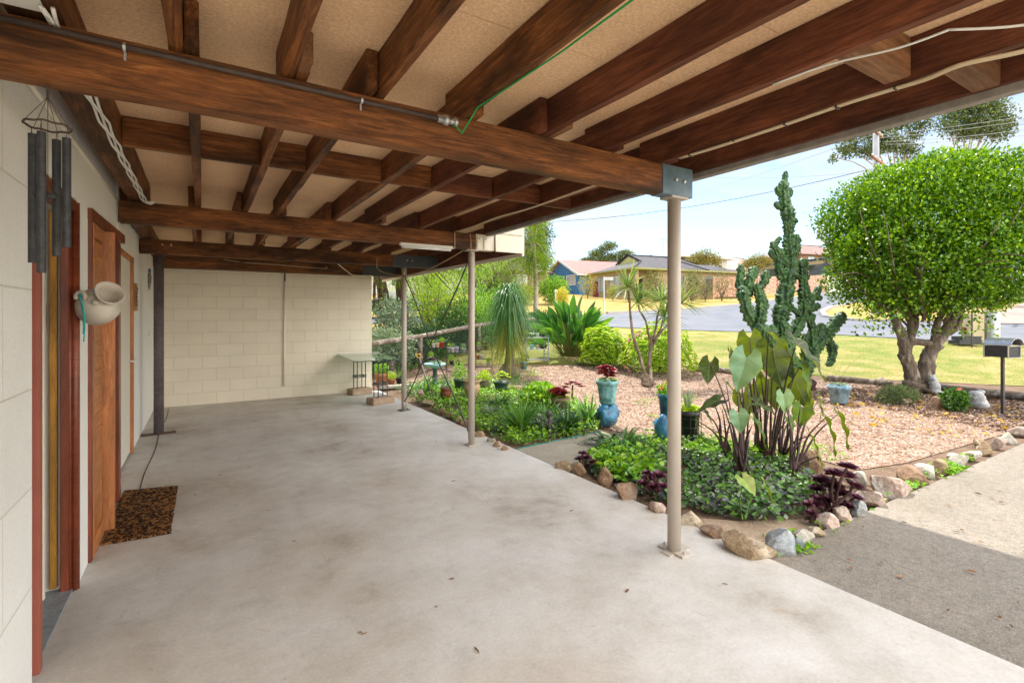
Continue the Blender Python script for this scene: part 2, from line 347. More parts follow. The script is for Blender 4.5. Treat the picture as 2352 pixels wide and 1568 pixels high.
def lawnmat(name, a, b, c, sc1=1.2):
    m, nt, p = base(name, .9, .15); v = coord(nt); n1 = noisen(nt, v, sc1, 7, .7, .3); n2 = noisen(nt, v, 28, 4, .8); n3 = noisen(nt, coord(nt, loc=(7, 1, 0)), .22, 4, .6)
    col = ramp(nt, n1, [(.32, a), (.48, b), (.66, c)]); col = mixc(nt, 1., col, ramp(nt, n2, [(.3, .68), (.7, 1.25)]), 'MULTIPLY')
    col = mixc(nt, ramp(nt, n3, [(.45, 0.), (.62, .55)]), col, a); nt.links.new(col, p.inputs['Base Color']); bump(nt, p, n2, .8, .03); return m
LAWN = lawnmat('verge_grass', (.13, .19, .035), (.26, .25, .07), (.44, .33, .16))
DRY = lawnmat('dry_grass', (.30, .24, .06), (.40, .28, .09), (.46, .34, .14), .6)
MULCH = mat('mulch', (.50, .37, .29), (.34, .23, .165), 5, .95, .1, .9, .02, c3=(.22, .12, .07), fine=38, lo=.3, hi=.75, rnd=False)
SOIL = mat('garden_soil', (.15, .10, .07), (.21, .145, .10), 6, .95, .1, .8, .02, fine=30, rnd=False)
ROAD = mat('asphalt', (.135, .145, .17), (.185, .19, .21), .6, .85, .25, .3, .005, fine=60, rnd=False)
sheet('ground', [(-160, -30), (160, -30), (160, 260), (-160, 260)], DRY, -.06)
sheet('lawn', px((2600, 805), (2352, 789), (2042, 774), (1919, 766.5), (1700, 760), (1578, 756.5), (1440, 751), (1330, 745))+px((1100, 741), (900, 741))+xy((3.5, 13.6), (3.3, 13), (6.5, 12.4), (11.0, 9.5), (13.4, 6.0), (15, 3.5), (17, 2.0))+px((2900, 850)), LAWN, -.045)
road_poly = px((2600, 805), (2352, 788.5), (2042, 773.5), (1919, 766), (1700, 759.5), (1578, 756), (1440, 750.5), (1330, 745), (1100, 740), (850, 740), (700, 741), (700, 728), (850, 727), (1100, 724), (1241, 722.5), (1394, 719), (1583, 709.4), (1702, 698.7), (1820, 683), (1907, 670), (2010, 662), (2010, 676), (1950, 697), (1905, 706), (1888, 716), (1896, 727), (1960, 735), (2100, 739), (2290, 742), (2600, 748))
sheet('road', road_poly, ROAD, -.03)
GUT = mat('kerb_concrete', (.42, .38, .33), (.34, .31, .27), 5, .85, .2, .3, .01)
KB = MB()
for pl in (px((1394, 719), (1583, 709.4), (1702, 698.7), (1820, 683), (1907, 670)), px((1950, 697), (1905, 706), (1888, 716), (1896, 727), (1960, 735), (2100, 739), (2290, 742))):
    for a, b in zip(pl[:-1], pl[1:]):
        A, B = rfp(a), rfp(b); KB.bar(A+Vector((0, 0, -.0)), B+Vector((0, 0, -.0)), .26, .16)
ko = KB.build('kerb', GUT); ko['kind'] = 'structure'
sheet('neighbour_driveway', px((2290, 741), (2288, 722), (2330, 702), (2352, 694), (2700, 660), (2700, 748)), mat('pink_concrete', (.36, .26, .22), (.30, .22, .19), 1, .9, .2, .2), -.02)
sheet('garden_soil', xy((2.9, 14), (2.96, 1.9), (6.5, 1.86), (9, 1.86), (14.5, 1.86), (16.5, 1.95), (14.9, 3.4), (13.3, 5.9), (10.9, 9.4), (6.4, 12.3), (3.5, 13)), SOIL, -.042)
sheet('mulch_bed', xy((3.3, 10.6), (5.2, 9.5), (5.3, 6.4), (4.6, 5.2), (4.7, 4.2), (5.6, 3.2), (5.5, 2.4), (6.2, 2.25), (9.5, 2.1), (13.0, 2.3), (11.5, 3.4), (12.6, 5.6), (10.7, 9.2), (8.5, 10.8), (6.5, 11.6), (5, 11.8)), MULCH, -.034)
mb = MB(); mb.bb((-3.2, -3, -.25), (2.965, 9.8, 0)); o = mb.build('concrete_floor', SLAB); o['kind'] = 'structure'
mb = MB(); mb.bb((2.985, -9, -.25), (26, 1.83, -.012)); o = mb.build('driveway', DRIVE); o['kind'] = 'structure'
mb = MB(); mb.add([(2.985, 4.72, -.2), (2.985, 3.95, -.2), (4.25, 4.12, -.2), (4.38, 4.86, -.2), (2.985, 4.72, -.006), (2.985, 3.95, -.006), (4.25, 4.12, -.006), (4.38, 4.86, -.006)], [(4, 5, 6, 7), (0, 1, 5, 4), (1, 2, 6, 5), (2, 3, 7, 6), (3, 0, 4, 7), (3, 2, 1, 0)])
o = mb.build('garden_path', mat('path_concrete', (.36, .32, .25), (.28, .25, .19), 4, .9, .2, .5, .005, fine=70)); o['kind'] = 'structure'
mb = MB(); mb.bar((2.99, 4.735, -.01), (4.38, 4.875, -.01), .012, .02); tag(mb.build('edging_strip', mat('teal_plastic', (.03, .25, .22))), 'thin teal edging strip between the leafy bed and the little concrete path', 'garden edging')
# expansion joint in the slab
mb = MB(); mb.tube([(-.455+.01*math.sin(y*3), y, .001) for y in np.arange(4.6, 9.78, .2)], .005, 5); o = mb.build('floor_joint', mat('joint_black', (.05, .042, .035), (.12, .1, .08), 9)); o['kind'] = 'structure'
# ================================================================ the house
H = thing('house', 'cream block house with an open carport under brown timber joists and round steel posts', 'house')
BW = .02
def beam(name, a, b, m, bevel=.004, parent=None, wob=0.0):
    a = Vector(a); b = Vector(b); d = b-a; mb = MB()
    ax = 0 if d.x >= d.y and d.x >= d.z else (1 if d.y >= d.z else 2)
    L = d[ax]; dims = {0: (d.x, d.y, d.z), 1: (d.y, d.x, d.z), 2: (d.z, d.x, d.y)}[ax]
    n = max(1, int(L/.22)) if wob else 1; vs = []; fs = []
    for i in range(n+1):
        x = -L/2+L*i/n
        for (yy, zz) in ((-1, -1), (1, -1), (1, 1), (-1, 1)):
            vs.append((x, yy*dims[1]/2+(random.uniform(-wob, wob)), zz*dims[2]/2+(random.uniform(-wob, wob) if zz < 0 else 0)))
    for i in range(n):
        for k in range(4): fs.append((4*i+k, 4*i+(k+1) % 4, 4*i+4+(k+1) % 4, 4*i+4+k))
    fs += [(3, 2, 1, 0), (4*n, 4*n+1, 4*n+2, 4*n+3)]
    mb.add(vs, fs); o = mb.build(name, m, parent or H, bevel=bevel)
    o.location = (a+b)/2
    if ax == 1: o.rotation_euler = (0, 0, math.pi/2)
    if ax == 2: o.rotation_euler = (0, -math.pi/2, 0)
    return o
# walls
mb = MB(); mb.bb((-.80, -1.3, 0), (-.588, 2.755, 2.62)); mb.bb((-.80, 2.755, 2.12), (-.588, 3.605, 2.62)); mb.build('side_wall', SIDEB, H, bevel=.006)
mb = MB(); mb.bb((-.80, 3.606, 0), (-.588, 3.93, 2.62)); mb.bb((-.80, 3.93, 2.115), (-.588, 5.10, 2.62)); mb.bb((-.80, 5.10, 0), (-.582, 5.22, 2.62))
mb.bb((-.86, 5.22, 0), (-.655, 5.62, 2.62)); mb.bb((-.86, 5.62, 2.10), (-.655, 6.80, 2.62)); mb.bb((-.86, 6.80, 0), (-.655, 9.80, 2.62)); mb.build('side_wall', RENDER, H)
mb = MB(); mb.bb((-3.2, 9.80, -.2), (2.83, 10.0, 2.245)); mb.build('rear_wall', BACKB, H, bevel=.008)
mb = MB(); mb.tube([(-.60, y, 2.43) for y in (1.2, 2, 3, 4, 5.07)], .022, 6); mb.build('cornice', CREAM, H, smooth=True)
# inner room shell
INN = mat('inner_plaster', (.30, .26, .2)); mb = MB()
mb.bb((-3.2, -1.3, 0), (-3.1, 9.8, 2.62)); mb.bb((-3.1, -1.4, 0), (-.8, -1.3, 2.62)); mb.bb((-3.1, 3.72, 0), (-.86, 3.78, 2.6)); mb.bb((-3.1, 5.3, 0), (-.87, 5.36, 2.6))
mb.build('inner_wall', INN, H)
# roof deck
mb = MB(); mb.bb((-3.2, -.15, 2.60), (2.79, 5.1, 2.74)); mb.bb((-3.2, 5.1, 2.60), (3.24, 10.9, 2.74)); mb.bb((-3.2, 2.6, 2.742), (2.79, 5.06, 5.3)); mb.bb((-3.2, 5.061, 2.742), (3.2, 10.9, 5.3)); mb.bb((-3.7, 2.2, 5.301), (4.96, 11.4, 5.5)); mb.build('upper_floor', mat('deck_grey', (.3, .29, .27)), H)
ys = [-.14, 1.1, 1.62, 2.82, 4.02, 5.22, 6.42, 7.62, 8.82, 10.0]
mb = MB()
for i in range(len(ys)-1):
    mb.bb((-.80, ys[i]+.0015, 2.585), (2.752 if ys[i] < 4.9 else 3.24, ys[i+1]-.0015, 2.598))
mb.build('ceiling_board', CHIP, H)
# joists
XJ = [-.08, .28, .64, 1.04, 1.50, 1.93, 2.38]
for i, x in enumerate(XJ):
    off = .048 if i % 2 else -.048
    for y0, y1, dx in ((-.13, 2.27, 0), (2.04, 5.22, off if i in (1, 2, 4) else .048), (5.03, 7.66, 0), (7.44, 9.79, .048)):
        beam('joist', (x-.0225+dx, y0, 2.422), (x+.0225+dx, y1, 2.584), WR if i > 3 else WD, wob=.0025)
    # short lapped cleats beside the joist at each bearer
    for yb in (2.15, 5.12, 7.55):
        if (i+int(yb)) % 3: continue
        beam('cleat', (x+.026, yb-.20, 2.423), (x+.068, yb-.0, 2.54), WB)
beam('joist', (3.0, 5.2, 2.422), (3.045, 9.79, 2.584), WR)
# ledger beside the wall
beam('ledger', (-.512, -.1, 2.428), (-.375, 5.22, 2.584), WD, wob=.002)
beam('ledger', (-.62, 5.225, 2.428), (-.53, 9.79, 2.584), WD)
# fascia
beam('fascia', (2.755, -.15, 2.435), (2.79, 5.07, 2.60), WR, wob=.001)
beam('fascia_trim', (2.793, -.15, 2.405), (2.855, 5.07, 2.735), mat('fascia_paint', (.30, .27, .24), (.24, .215, .185), 5, .6, .3, fine=20))
beam('edge_beam', (3.243, 5.18, 2.242), (3.275, 10.6, 2.60), WR, wob=.001)
beam('fascia_trim', (3.278, 5.06, 2.20), (3.31, 10.6, 2.74), CREAM)
# bearers
def bearer(y0, y1, x0, x1, xe, mt, wd=WD):
    b = beam('bearer', (x0, y0, 2.242), (xe, y1, 2.420), wd, wob=.0015)
    if x1 > xe: beam('bearer_end', (xe+.0005, y0-.003, 2.240), (x1, y1+.003, 2.421), mt, bevel=.002)
bearer(2.108, 2.20, -.572, 2.66, 2.385, GREYP)
bearer(5.08, 5.17, -.572, 2.90, 2.66, CREAM)
bearer(7.50, 7.60, -.65, 3.24, 2.49, SLATE)
bearer(9.50, 9.60, -.65, 3.24, 2.58, SLATE)
mb = MB(); mb.tube([(2.02, 2.1055, 2.335), (2.02, 2.108, 2.335)], .001, 4)
# clad end beyond the second post
mb = MB()
for k in range(2):
    z = 2.232+k*.213; mb.add([(2.905, 5.04, z), (3.277, 5.04, z), (3.277, 5.055, z+.211), (2.905, 5.055, z+.211), (2.905, 5.075, z), (3.277, 5.075, z), (3.277, 5.075, z+.211), (2.905, 5.075, z+.211)], [(0, 1, 2, 3), (7, 6, 5, 4), (0, 4, 5, 1), (3, 2, 6, 7), (0, 3, 7, 4), (1, 5, 6, 2)])
mb.build('weatherboard', CREAM, H)
# blocking rows
def jx_far(i): return XJ[i]+((.048 if i % 2 else -.048) if i in (1, 2, 4) else .048)
fx = [-.375-.0225]+[jx_far(i) for i in range(7)]+[2.755+.0225]
for i in range(8):
    beam('blocking', (fx[i]+.0235, 3.43+.025*(i % 2), 2.424), (fx[i+1]-.0235, 3.475+.025*(i % 2), 2.583), WD if i < 5 else WR)
    if i in (2, 4, 6): beam('blocking', (fx[i]+.0235-(.048 if i < 7 else 0), 6.3, 2.43), (XJ[i]-.024 if i < 7 else 2.7, 6.345, 2.583), WD)
beam('blocking', (XJ[5]+.024, .84, 2.43), (XJ[6]-.024, .93, 2.583), WB)
beam('blocking', (XJ[6]+.024, .68, 2.43), (2.754, .77, 2.583), WB)
beam('wall_plate', (-.65, 9.66, 2.247), (3.24, 9.79, 2.415), WD); beam('rim_joist', (-.66, 9.802, 2.248), (3.24, 9.86, 2.598), WD)
# posts
def post(x, y, r, m, plate, pm, pz=.0, rz=0., top=2.238):
    mb = MB(); mb.tube([(0, 0, .012), (0, 0, top-.012)], r, 24); p = mb.build('post', m, H, smooth=True); p.location = (x, y, 0)
    q = MB(); q.box((0, 0, .007), (plate[0], plate[1], .012), Matrix.Rotation(rz, 3, 'Z')); bp = q.build('base_plate', pm, p, bevel=.002)
    for sx in (-1, 1):
        q = MB(); c = Matrix.Rotation(rz, 3, 'Z') @ Vector((sx*(plate[0]/2-.022) if plate[0] > plate[1] else 0, sx*(plate[1]/2-.022) if plate[0] <= plate[1] else 0, .013))
        q.lathe([(.009, 0), (.009, .008), (.005, .008), (.005, .018), (0, .018)], c, 6); q.build('bolt', pm, p)
    q = MB(); q.bb((-.075, -.05, top-.012), (.075, .05, top+.001)); q.build('cap_plate', pm, p)
    return p
post(2.545, 2.155, .0415, POSTC, (.085, .20), POSTC)
mb = MB(); mb.box((2.545+.015, 2.155, .004), (.20, .075, .007)); mb.build('base_shim', POSTC, H)
post(2.627, 5.125, .037, POSTC, (.12, .12), POSTC)
post(2.684, 7.547, .040, POSTC, (.17, .13), mat('plate_grey', (.12, .115, .13)), rz=.3)
post(-.466, 7.66, .054, POSTD, (.36, .10), RUST, rz=.1)
# bracket plates over the second post, bolts
for x in (2.70, 2.79):
    mb = MB(); mb.bb((x-.022, 5.066, 2.252), (x+.022, 5.078, 2.40)); mb.bb((x-.03, 5.060, 2.252), (x-.024, 5.078, 2.40)); mb.build('bracket', CREAM, H)
for (x, y, z) in ((2.50, 2.1, 2.335), (2.575, 2.1, 2.332), (2.70, 5.062, 2.37), (2.79, 5.062, 2.37), (-.42, 7.495, 2.36), (-.33, 7.495, 2.36), (2.72, 7.492, 2.34), (2.8, 7.492, 2.34)):
    mb = MB(); mb.lathe([(.011, -.006), (.011, .006), (.006, .009), (0, .009)], (x, y, z), 8, Matrix.Rotation(math.pi/2, 3, 'X')); mb.build('bolt', GALV, H)
# diagonal brace rods
for a, b in (((2.66, 7.50, 2.13), (2.63, 5.17, .09)), ((2.63, 5.17, 2.16), (2.66, 7.50, .12))):
    mb = MB(); a = Vector(a); b = Vector(b); mb.tube([a+(b-a)*t+Vector((.012*math.sin(t*9), 0, -.02*math.sin(t*math.pi))) for t in np.linspace(0, 1, 12)], .0085, 8); br = mb.build('brace_rod', STEEL, H, smooth=True)
    for q in (a, b):
        m2 = MB(); m2.box(q, (.02, .06, .05)); m2.build('rod_bracket', POSTC, br)
# doors ------------------------------------------------------------
# first doorway (deep frame)
dr = beam('door_frame', (-.63, 2.803, 0), (-.584, 2.862, 2.10), mat('red_paint', (.33, .10, .065), (.28, .08, .05), 6, .6), bevel=.003)
beam('door_frame', (-.70, 2.757, 0), (-.590, 2.801, 2.10), mat('stone_paint', (.46, .41, .33), (.38, .34, .27), 5))
beam('door_frame', (-.660, 3.565, 0), (-.600, 3.604, 2.11), JAMB)
mb = MB(); mb.tube([(-.592, 3.583, 0), (-.592, 3.583, 2.11)], .020, 12); mb.tube([(-.612, 3.565, 0), (-.612, 3.565, 2.08)], .009, 8); mb.build('moulding', JAMB, H, smooth=True)
beam('door_frame', (-.665, 2.864, 2.06), (-.580, 3.563, 2.115), JAMB)
beam('door', (-.700, 3.568, 0.03), (-.662, 3.60, 2.06), OCHRE)
beam('inner_panel', (-.735, 3.50, 0.0), (-.702, 3.53, 2.06), CREAM)
mb = MB(); mb.bb((-1.4, 2.864, 0.001), (-.60, 3.60, .012)); mb.build('threshold', mat('grey_floor_paint', (.22, .25, .27), (.28, .31, .33), 6, .4, .5, fine=30), H)
# second doorway: closed boarded leaf and open half
beam('door_frame', (-.62, 3.905, 0), (-.574, 3.96, 2.14), JAMB); mb = MB(); mb.bar((-.592, 3.902, 2.108), (-.562, 5.128, 2.108), .05, .068); mb.build('door_frame', JAMB, H)
beam('door_frame', (-.66, 5.06, .0), (-.538, 5.125, 2.072), JAMB)
d = beam('door', (-.600, 3.962, .0), (-.572, 4.00, 2.07), CEDAR)
for a, b in (((-.600, 4.001, 0.0), (-.568, 4.36, .12)), ((-.600, 4.001, 1.98), (-.568, 4.36, 2.07)), ((-.600, 4.361, .0), (-.556, 4.48, 2.07))): beam('door_rail', a, b, CEDAR)
for k in range(20):
    z0 = .122+k*.0925; beam('door_board', (-.598, 4.002, z0), (-.580, 4.358, z0+.0915), CEDAR, bevel=.002)
mb = MB(); mb.bb((-.90, 4.49, .001), (-.56, 5.058, .008)); mb.build('threshold_tile', mat('white_tile', (.6, .57, .5), (.5, .47, .42), 9, .4), H)
mb = MB(); mb.bb((-1.3, 4.7, 1.45), (-1.28, 4.85, 1.75)); mb.build('inner_picture', mat('inner_pic', (.5, .48, .45), (.1, .1, .12), 12, .4), H)
# third doorway with screen door
beam('door_frame', (-.68, 5.62, 0), (-.64, 5.67, 2.12), CEDAR); beam('door_frame', (-.68, 6.76, 0), (-.64, 6.81, 2.12), CEDAR); beam('door_frame', (-.68, 5.672, 2.07), (-.64, 6.758, 2.12), CEDAR)
mb = MB(); mb.bb((-.69, 5.672, 0.02), (-.665, 6.758, 2.068)); mb.build('door', CREAM, H)
mb = MB(); mb.tube([(-.66, 6.70, 1.0), (-.63, 6.70, 1.0)], .012, 8); mb.blob((-.62, 6.70, 1.0), (.02, .03, .02), sub=2, amp=0, fine=0); mb.build('handle', WHITE, H, smooth=True)
# rear wall conduit
mb = MB(); mb.tube([(1.245, 9.78, .22), (1.25, 9.78, 1.2), (1.255, 9.78, 2.10)], .017, 10); mb.build('wall_conduit', CREAM, H, smooth=True)
mb = MB(); mb.tube([(1.255, 9.78, 2.10), (1.26, 9.78, 2.24)], .012, 8); mb.build('wall_conduit', STEEL, H, smooth=True)
# services under the floor -----------------------------------------
mb = MB(); pts = [(-.56, 2.088, 2.392), (.0, 2.088, 2.387), (.5, 2.088, 2.383), (.93, 2.088, 2.381)]; mb.tube(pts, .0105, 12)
pp = mb.build('water_pipe', PIPE, H, smooth=True)
for x in (-.22, .56):
    m2 = MB(); m2.lathe([(.0145, -.004), (.0145, .004)], (x, 2.088, 2.386), 12, Matrix.Rotation(math.pi/2, 3, 'Y')); m2.box((x, 2.101, 2.362), (.007, .004, .03)); m2.build('pipe_clip', GALV, pp)
m2 = MB(); m2.lathe([(.018, -.03), (.018, .0), (.024, .0), (.024, .02), (.014, .024), (.014, .05), (.02, .05), (.02, .065), (0, .07)], (.93, 2.088, 2.381), 12, Matrix.Rotation(math.pi/2, 3, 'Y')); m2.build('pipe_fitting', GALV, pp, smooth=True)
mb = MB(); mb.tube([(.965, 2.06, 2.36), (.985, 2.04, 2.33), (1.0, 2.05, 2.32), (1.02, 2.03, 2.36), (1.03, 1.95, 2.41), (1.068, 1.4, 2.418), (1.068, .7, 2.418), (1.068, .2, 2.418)], .0035, 6); mb.build('earth_wire', mat('green_wire', (.02, .35, .08)), H)
mb = MB(); mb.tube([(1.115, 2.25, 2.44), (1.115, 3.1, 2.44), (1.115, 3.9, 2.43), (1.115, 5.05, 2.44), (1.115, 7.4, 2.45)], .012, 8); mb.build('water_pipe', PIPE, H, smooth=True)
def cable(name, pts, r, m, parent=H, sub=4):
    # catmull-rom smooth
    P = [Vector(p) for p in pts]; Q = []
    for i in range(len(P)-1):
        a, b, c, d = P[max(i-1, 0)], P[i], P[i+1], P[min(i+2, len(P)-1)]
        for k in range(sub):
            t = k/sub; Q.append(.5*((2*b)+(c-a)*t+(2*a-5*b+4*c-d)*t*t+(3*b-a-3*c+d)*t**3))
    Q.append(P[-1]); mb = MB(); mb.tube(Q, r, 6); return mb.build(name, m, parent, smooth=True)
BEIGE = mat('beige_cable', (.62, .50, .33), (.55, .43, .28), 20, .5)
zc = 2.414
for dx in (-.008, .006):
    c = cable('cable', [(2.385+dx, y, zc+.004*math.sin(y*7)) for y in (1.98, 1.7, 1.4, 1.1, .95)]+[(2.37+dx, .8, 2.405), (2.33+dx, .68, 2.40), (2.37+dx, .55, 2.395), (2.44+dx, .35, 2.40), (2.5+dx, 0, 2.41)], .006, BEIGE)
    cable('cable', [(2.385+dx, y, zc+.008*math.sin(y*5)) for y in (2.3, 2.7, 3.1, 3.6, 4.1, 4.6, 5.05)], .005, BEIGE)
for y in (1.9, 1.62, 1.35, 1.12, .9):
    mb = MB(); mb.box((2.385, y, zc), (.034, .008, .016)); mb.build('cable_clip', STEEL, H)
cable('cable', [(2.02, .62, 2.405), (2.00, .75, 2.40), (1.95, .95, 2.415), (1.94, 1.15, 2.418)], .004, WHITE); cable('cable', [(2.02, .62, 2.405), (2.1, .5, 2.38), (2.2, .35, 2.37)], .004, WHITE)
for k in range(3):
    pts = []; y = 2.0
    while y < 5.05: pts.append((-.385-.013*k+.006*math.sin(y*17+k*2), y, 2.420-.010*abs(math.sin(y*8+k)))); y += .13
    pts += [(-.36, 5.06, 2.425-.01*k), (-.335, 5.07, 2.43), (-.33, 5.09, 2.44)]
    cable('cable', pts, .006, WHITE, sub=2)
mb = MB(); mb.bb((-.56, 1.93, 2.425), (-.40, 2.07, 2.455)); mb.build('junction_box', WHITE, H, bevel=.008)
cable('cable', [(.3, 9.48, 2.40), (.6, 9.49, 2.37), (1.1, 9.49, 2.36), (1.5, 9.49, 2.34), (1.9, 9.49, 2.33), (1.9, 9.49, 2.37)], .006, BEIGE)
cable('cable', [(-.5, 9.49, 2.37), (.3, 9.48, 2.36), (.9, 9.49, 2.38), (1.9, 9.49, 2.32), (2.3, 9.49, 2.31)], .006, STEEL)
cable('cable', [(2.05, 9.2, 2.40), (2.3, 9.48, 2.28), (2.42, 9.49, 2.23), (2.75, 9.49, 2.235)], .009, CREAM)
# fluorescent batten
Lt = thing('strip_light', 'white fluorescent batten under the middle bearer near the second post', 'light', (2.05, 5.05, 2.235))
mb = MB(); mb.box((0, .0, .0), (.60, .055, .03)); mb.build('batten', WHITE, Lt, bevel=.004)
mb = MB(); mb.tube([(-.28, -.0, -.026), (.28, -.0, -.026)], .013, 10); mb.build('tube', mat('tube_glass', (.85, .85, .82), rough=.3), Lt, smooth=True)
cable('cable', [(.29, .02, .0), (.335, .02, .0), (.34, .02, .03), (.34, .02, .18)], .005, BEIGE, Lt)
# rope slung between bearers
rp = cable('hanging_rope', [(2.24, 7.48, 2.36), (2.23, 7.46, 2.24), (2.25, 7.44, 2.17), (2.31, 7.2, 2.10), (2.42, 6.8, 2.05), (2.50, 6.2, 2.08), (2.53, 5.6, 2.16), (2.56, 5.2, 2.24)], .008, STRAW, None)
tag(rp, 'twisted rope sagging between the middle and rear bearers beside the posts', 'rope')
rp2 = cable('hanging_rope', [(2.575, 5.06, 2.42), (2.58, 5.05, 2.30), (2.575, 5.05, 2.21), (2.59, 5.05, 2.19), (2.585, 5.05, 2.165)], .007, STRAW, None)
tag(rp2, 'short knotted rope end hanging from the middle bearer at its cream bracket', 'rope')
# ================================================================ wall things
# wind chime
wx, wy = -.4243, 2.16
WC = thing('wind_chime', 'black metal tube wind chime with a ring top hanging from the nearest bearer', 'wind chime', (wx, wy, 1.5), 'ornaments hung on the wall side')
BLK = mat('chime_black', (.022, .022, .024), (.05, .05, .052), 40, .55, .4, .3, .002, fine=90); WIRE = mat('chime_cord', (.10, .06, .045), (.06, .04, .03), 30)
mb = MB(); mb.tube([(.058*math.cos(a), .058*math.sin(a), .607+.002*math.sin(a*7)) for a in np.linspace(0, 2*math.pi, 33)], .0035, 8); mb.build('ring', WIRE, WC, smooth=True)
mb = MB(); mb.tube([(0, 0, .742), (.006, 0, .732), (0, 0, .722), (-.006, 0, .732), (0, 0, .742)], .002, 6); mb.tube([(0, 0, .722), (0, 0, .692)], .0035, 6)
for k in range(6):
    a = k*math.pi/3+.3; mb.tube([(0, 0, .70), (.058*math.cos(a), .058*math.sin(a), .608)], .001, 4)
mb.tube([(0, 0, .70), (0, 0, .02)], .001, 4); mb.build('cord', WIRE, WC)
for (a, b, zt, zb) in [(-.049, 0, .582, .167), (.022, -.045, .572, .131), (-.0128, .045, .578, .1935), (.043, .02, .575, .219)]:
    X = a*C_+b*S_; Y = -a*S_+b*C_
    mb = MB(); mb.lathe([(.0095, zb), (.0118, zb), (.0118, zt), (.0095, zt), (.0095, zb)], (X, Y, 0), 16, closed=False); mb.tube([(X-.0119*C_, Y+.0119*S_, zt-.09), (X*1.05, Y*1.05, .607)], .0009, 4); mb.tube([(X+.0119*C_, Y-.0119*S_, zt-.09), (X*1.1, Y*1.1, .607)], .0009, 4)
    mb.build('chime_tube', BLK, WC, smooth=False)
mb = MB(); mb.lathe([(0, .375), (.022, .375), (.026, .382), (.022, .39), (0, .39)], (0, 0, 0), 20); mb.build('clapper', BLK, WC)
mb = MB(); mb.blob((0, 0, -.01), (.004, .009, .055), 3, .2, 3); mb.build('wind_sail', WIRE, WC, smooth=True)
# hanging ceramic jug
jx = at(232, 697, 2.74); JG = thing('ceramic_jug', 'pale crackled pottery jug mounted tilted on the wall with a turquoise cord', 'jug', jx, 'ornaments hung on the wall side')
CER = mat('pale_ceramic', (.62, .56, .46), (.52, .46, .37), 7, .5, .4, .3, .004, c3=(.30, .26, .22), lo=.3, hi=.8)
ax = (Vector((C_, -S_, 0))*.78+Vector((0, 0, 1))*.50-Vector((S_, C_, 0))*.42).normalized(); Rj = ax.to_track_quat('Z', 'Y').to_matrix()
mb = MB(); mb.lathe([(.0, -.14), (.045, -.138), (.075, -.11), (.095, -.06), (.100, -.01), (.088, .03), (.062, .055), (.050, .068), (.052, .085), (.064, .102), (.072, .112), (.070, .120), (.060, .116), (.045, .085), (.045, .06), (.0, .0)], (0, 0, 0), 28, Rj, wob=.02); mb.build('body', CER, JG, smooth=True)
Rr = Vector((C_, -S_, 0)); Fv = Vector((S_, C_, 0)); Up = Vector((0, 0, 1))
hc = Up*.035-Fv*.085-Rr*.03
mb = MB(); mb.tube([hc+(Rr*.024*math.cos(a)+Up*.020*math.sin(a)*1.2-Fv*.01) for a in np.linspace(-.6, math.pi+.6, 12)], [.011]*12, 10); mb.blob(hc+Rr*.07-Up*.03, (.016, .016, .014), 2, .1, 2); mb.build('handle', CER, JG, smooth=True)
TEAL = mat('turquoise_cord', (.03, .48, .45), (.02, .36, .36), 30)
cable('cord', [hc+Up*.02+Rr*.01, hc-Fv*.015, hc-Up*.03+Rr*.004-Fv*.01, hc-Up*.12+Rr*.008, hc-Up*.20+Rr*.006], .0035, TEAL, JG)
cable('cord', [hc+Up*.02-Rr*.012, hc-Fv*.017+Rr*.003, hc-Up*.05+Rr*.012-Fv*.01, hc-Up*.14+Rr*.014, hc-Up*.24+Rr*.008], .003, TEAL, JG)
cable('cord', [hc+Up*.004-Rr*.028, hc-Fv*.019+Up*.006, hc+Up*.003+Rr*.03], .0035, TEAL, JG)
# small plaques
def onwall(u, v, x=-.652):
    k = (u-CX)/FPX; y = x*(C_-k*S_)/(S_+k*C_); f = x*S_+y*C_; return Vector((x, y, 1.5+(HY-v)/FPX*f))
p = onwall(309, 682); PQ = thing('wooden_plaque', 'narrow ochre wooden plaque on the wall past the third door', 'plaque', p, 'ornaments hung on the wall side')
mb = MB(); mb.box((.012, 0, 0), (.018, .17, .31)); mb.build('board', wood('ochre_board', (.42, .22, .06), (.55, .30, .09), (.6, .36, .13), .5), PQ, bevel=.004)
mb = MB()
for k in range(5): mb.tube([(.024, -.03+.05*math.sin(k*2), -.10+k*.045), (.024, .03-.03*math.sin(k), -.075+k*.045)], .005, 5)
mb.build('carving', mat('carving_brown', (.12, .06, .03)), PQ)
p = onwall(340, 641); LZ = thing('gecko_ornament', 'small grey and blue gecko shaped ornament on the wall beside the dark post', 'ornament', p, 'ornaments hung on the wall side')
mb = MB(); mb.tube([(.012, .02, -.15), (.014, -.01, -.10), (.016, .0, -.04), (.018, .01, .03), (.016, .02, .09)], [.006, .014, .022, .024, .014], 8)
for sx, z in ((-1, -.05), (1, -.05), (-1, .05), (1, .05)): mb.tube([(.014, .0, z), (.014, sx*.05, z+.03)], .007, 5)
mb.build('body', mat('gecko_grey', (.16, .17, .16), (.3, .3, .27), 30), LZ, smooth=True)
mb = MB(); mb.blob((.018, .022, .12), (.016, .024, .038), 1, .1, 2); mb.build('head', mat('gecko_blue', (.06, .2, .4)), LZ, smooth=True)
p = onwall(343, 765); mb = MB(); mb.box((0, 0, 0), (.01, .09, .09)); mb.box((.007, 0, 0), (.006, .02, .03)); o = mb.build('light_switch', WHITE, H, bevel=.002); o.location = p+Vector((.006, 0, 0))
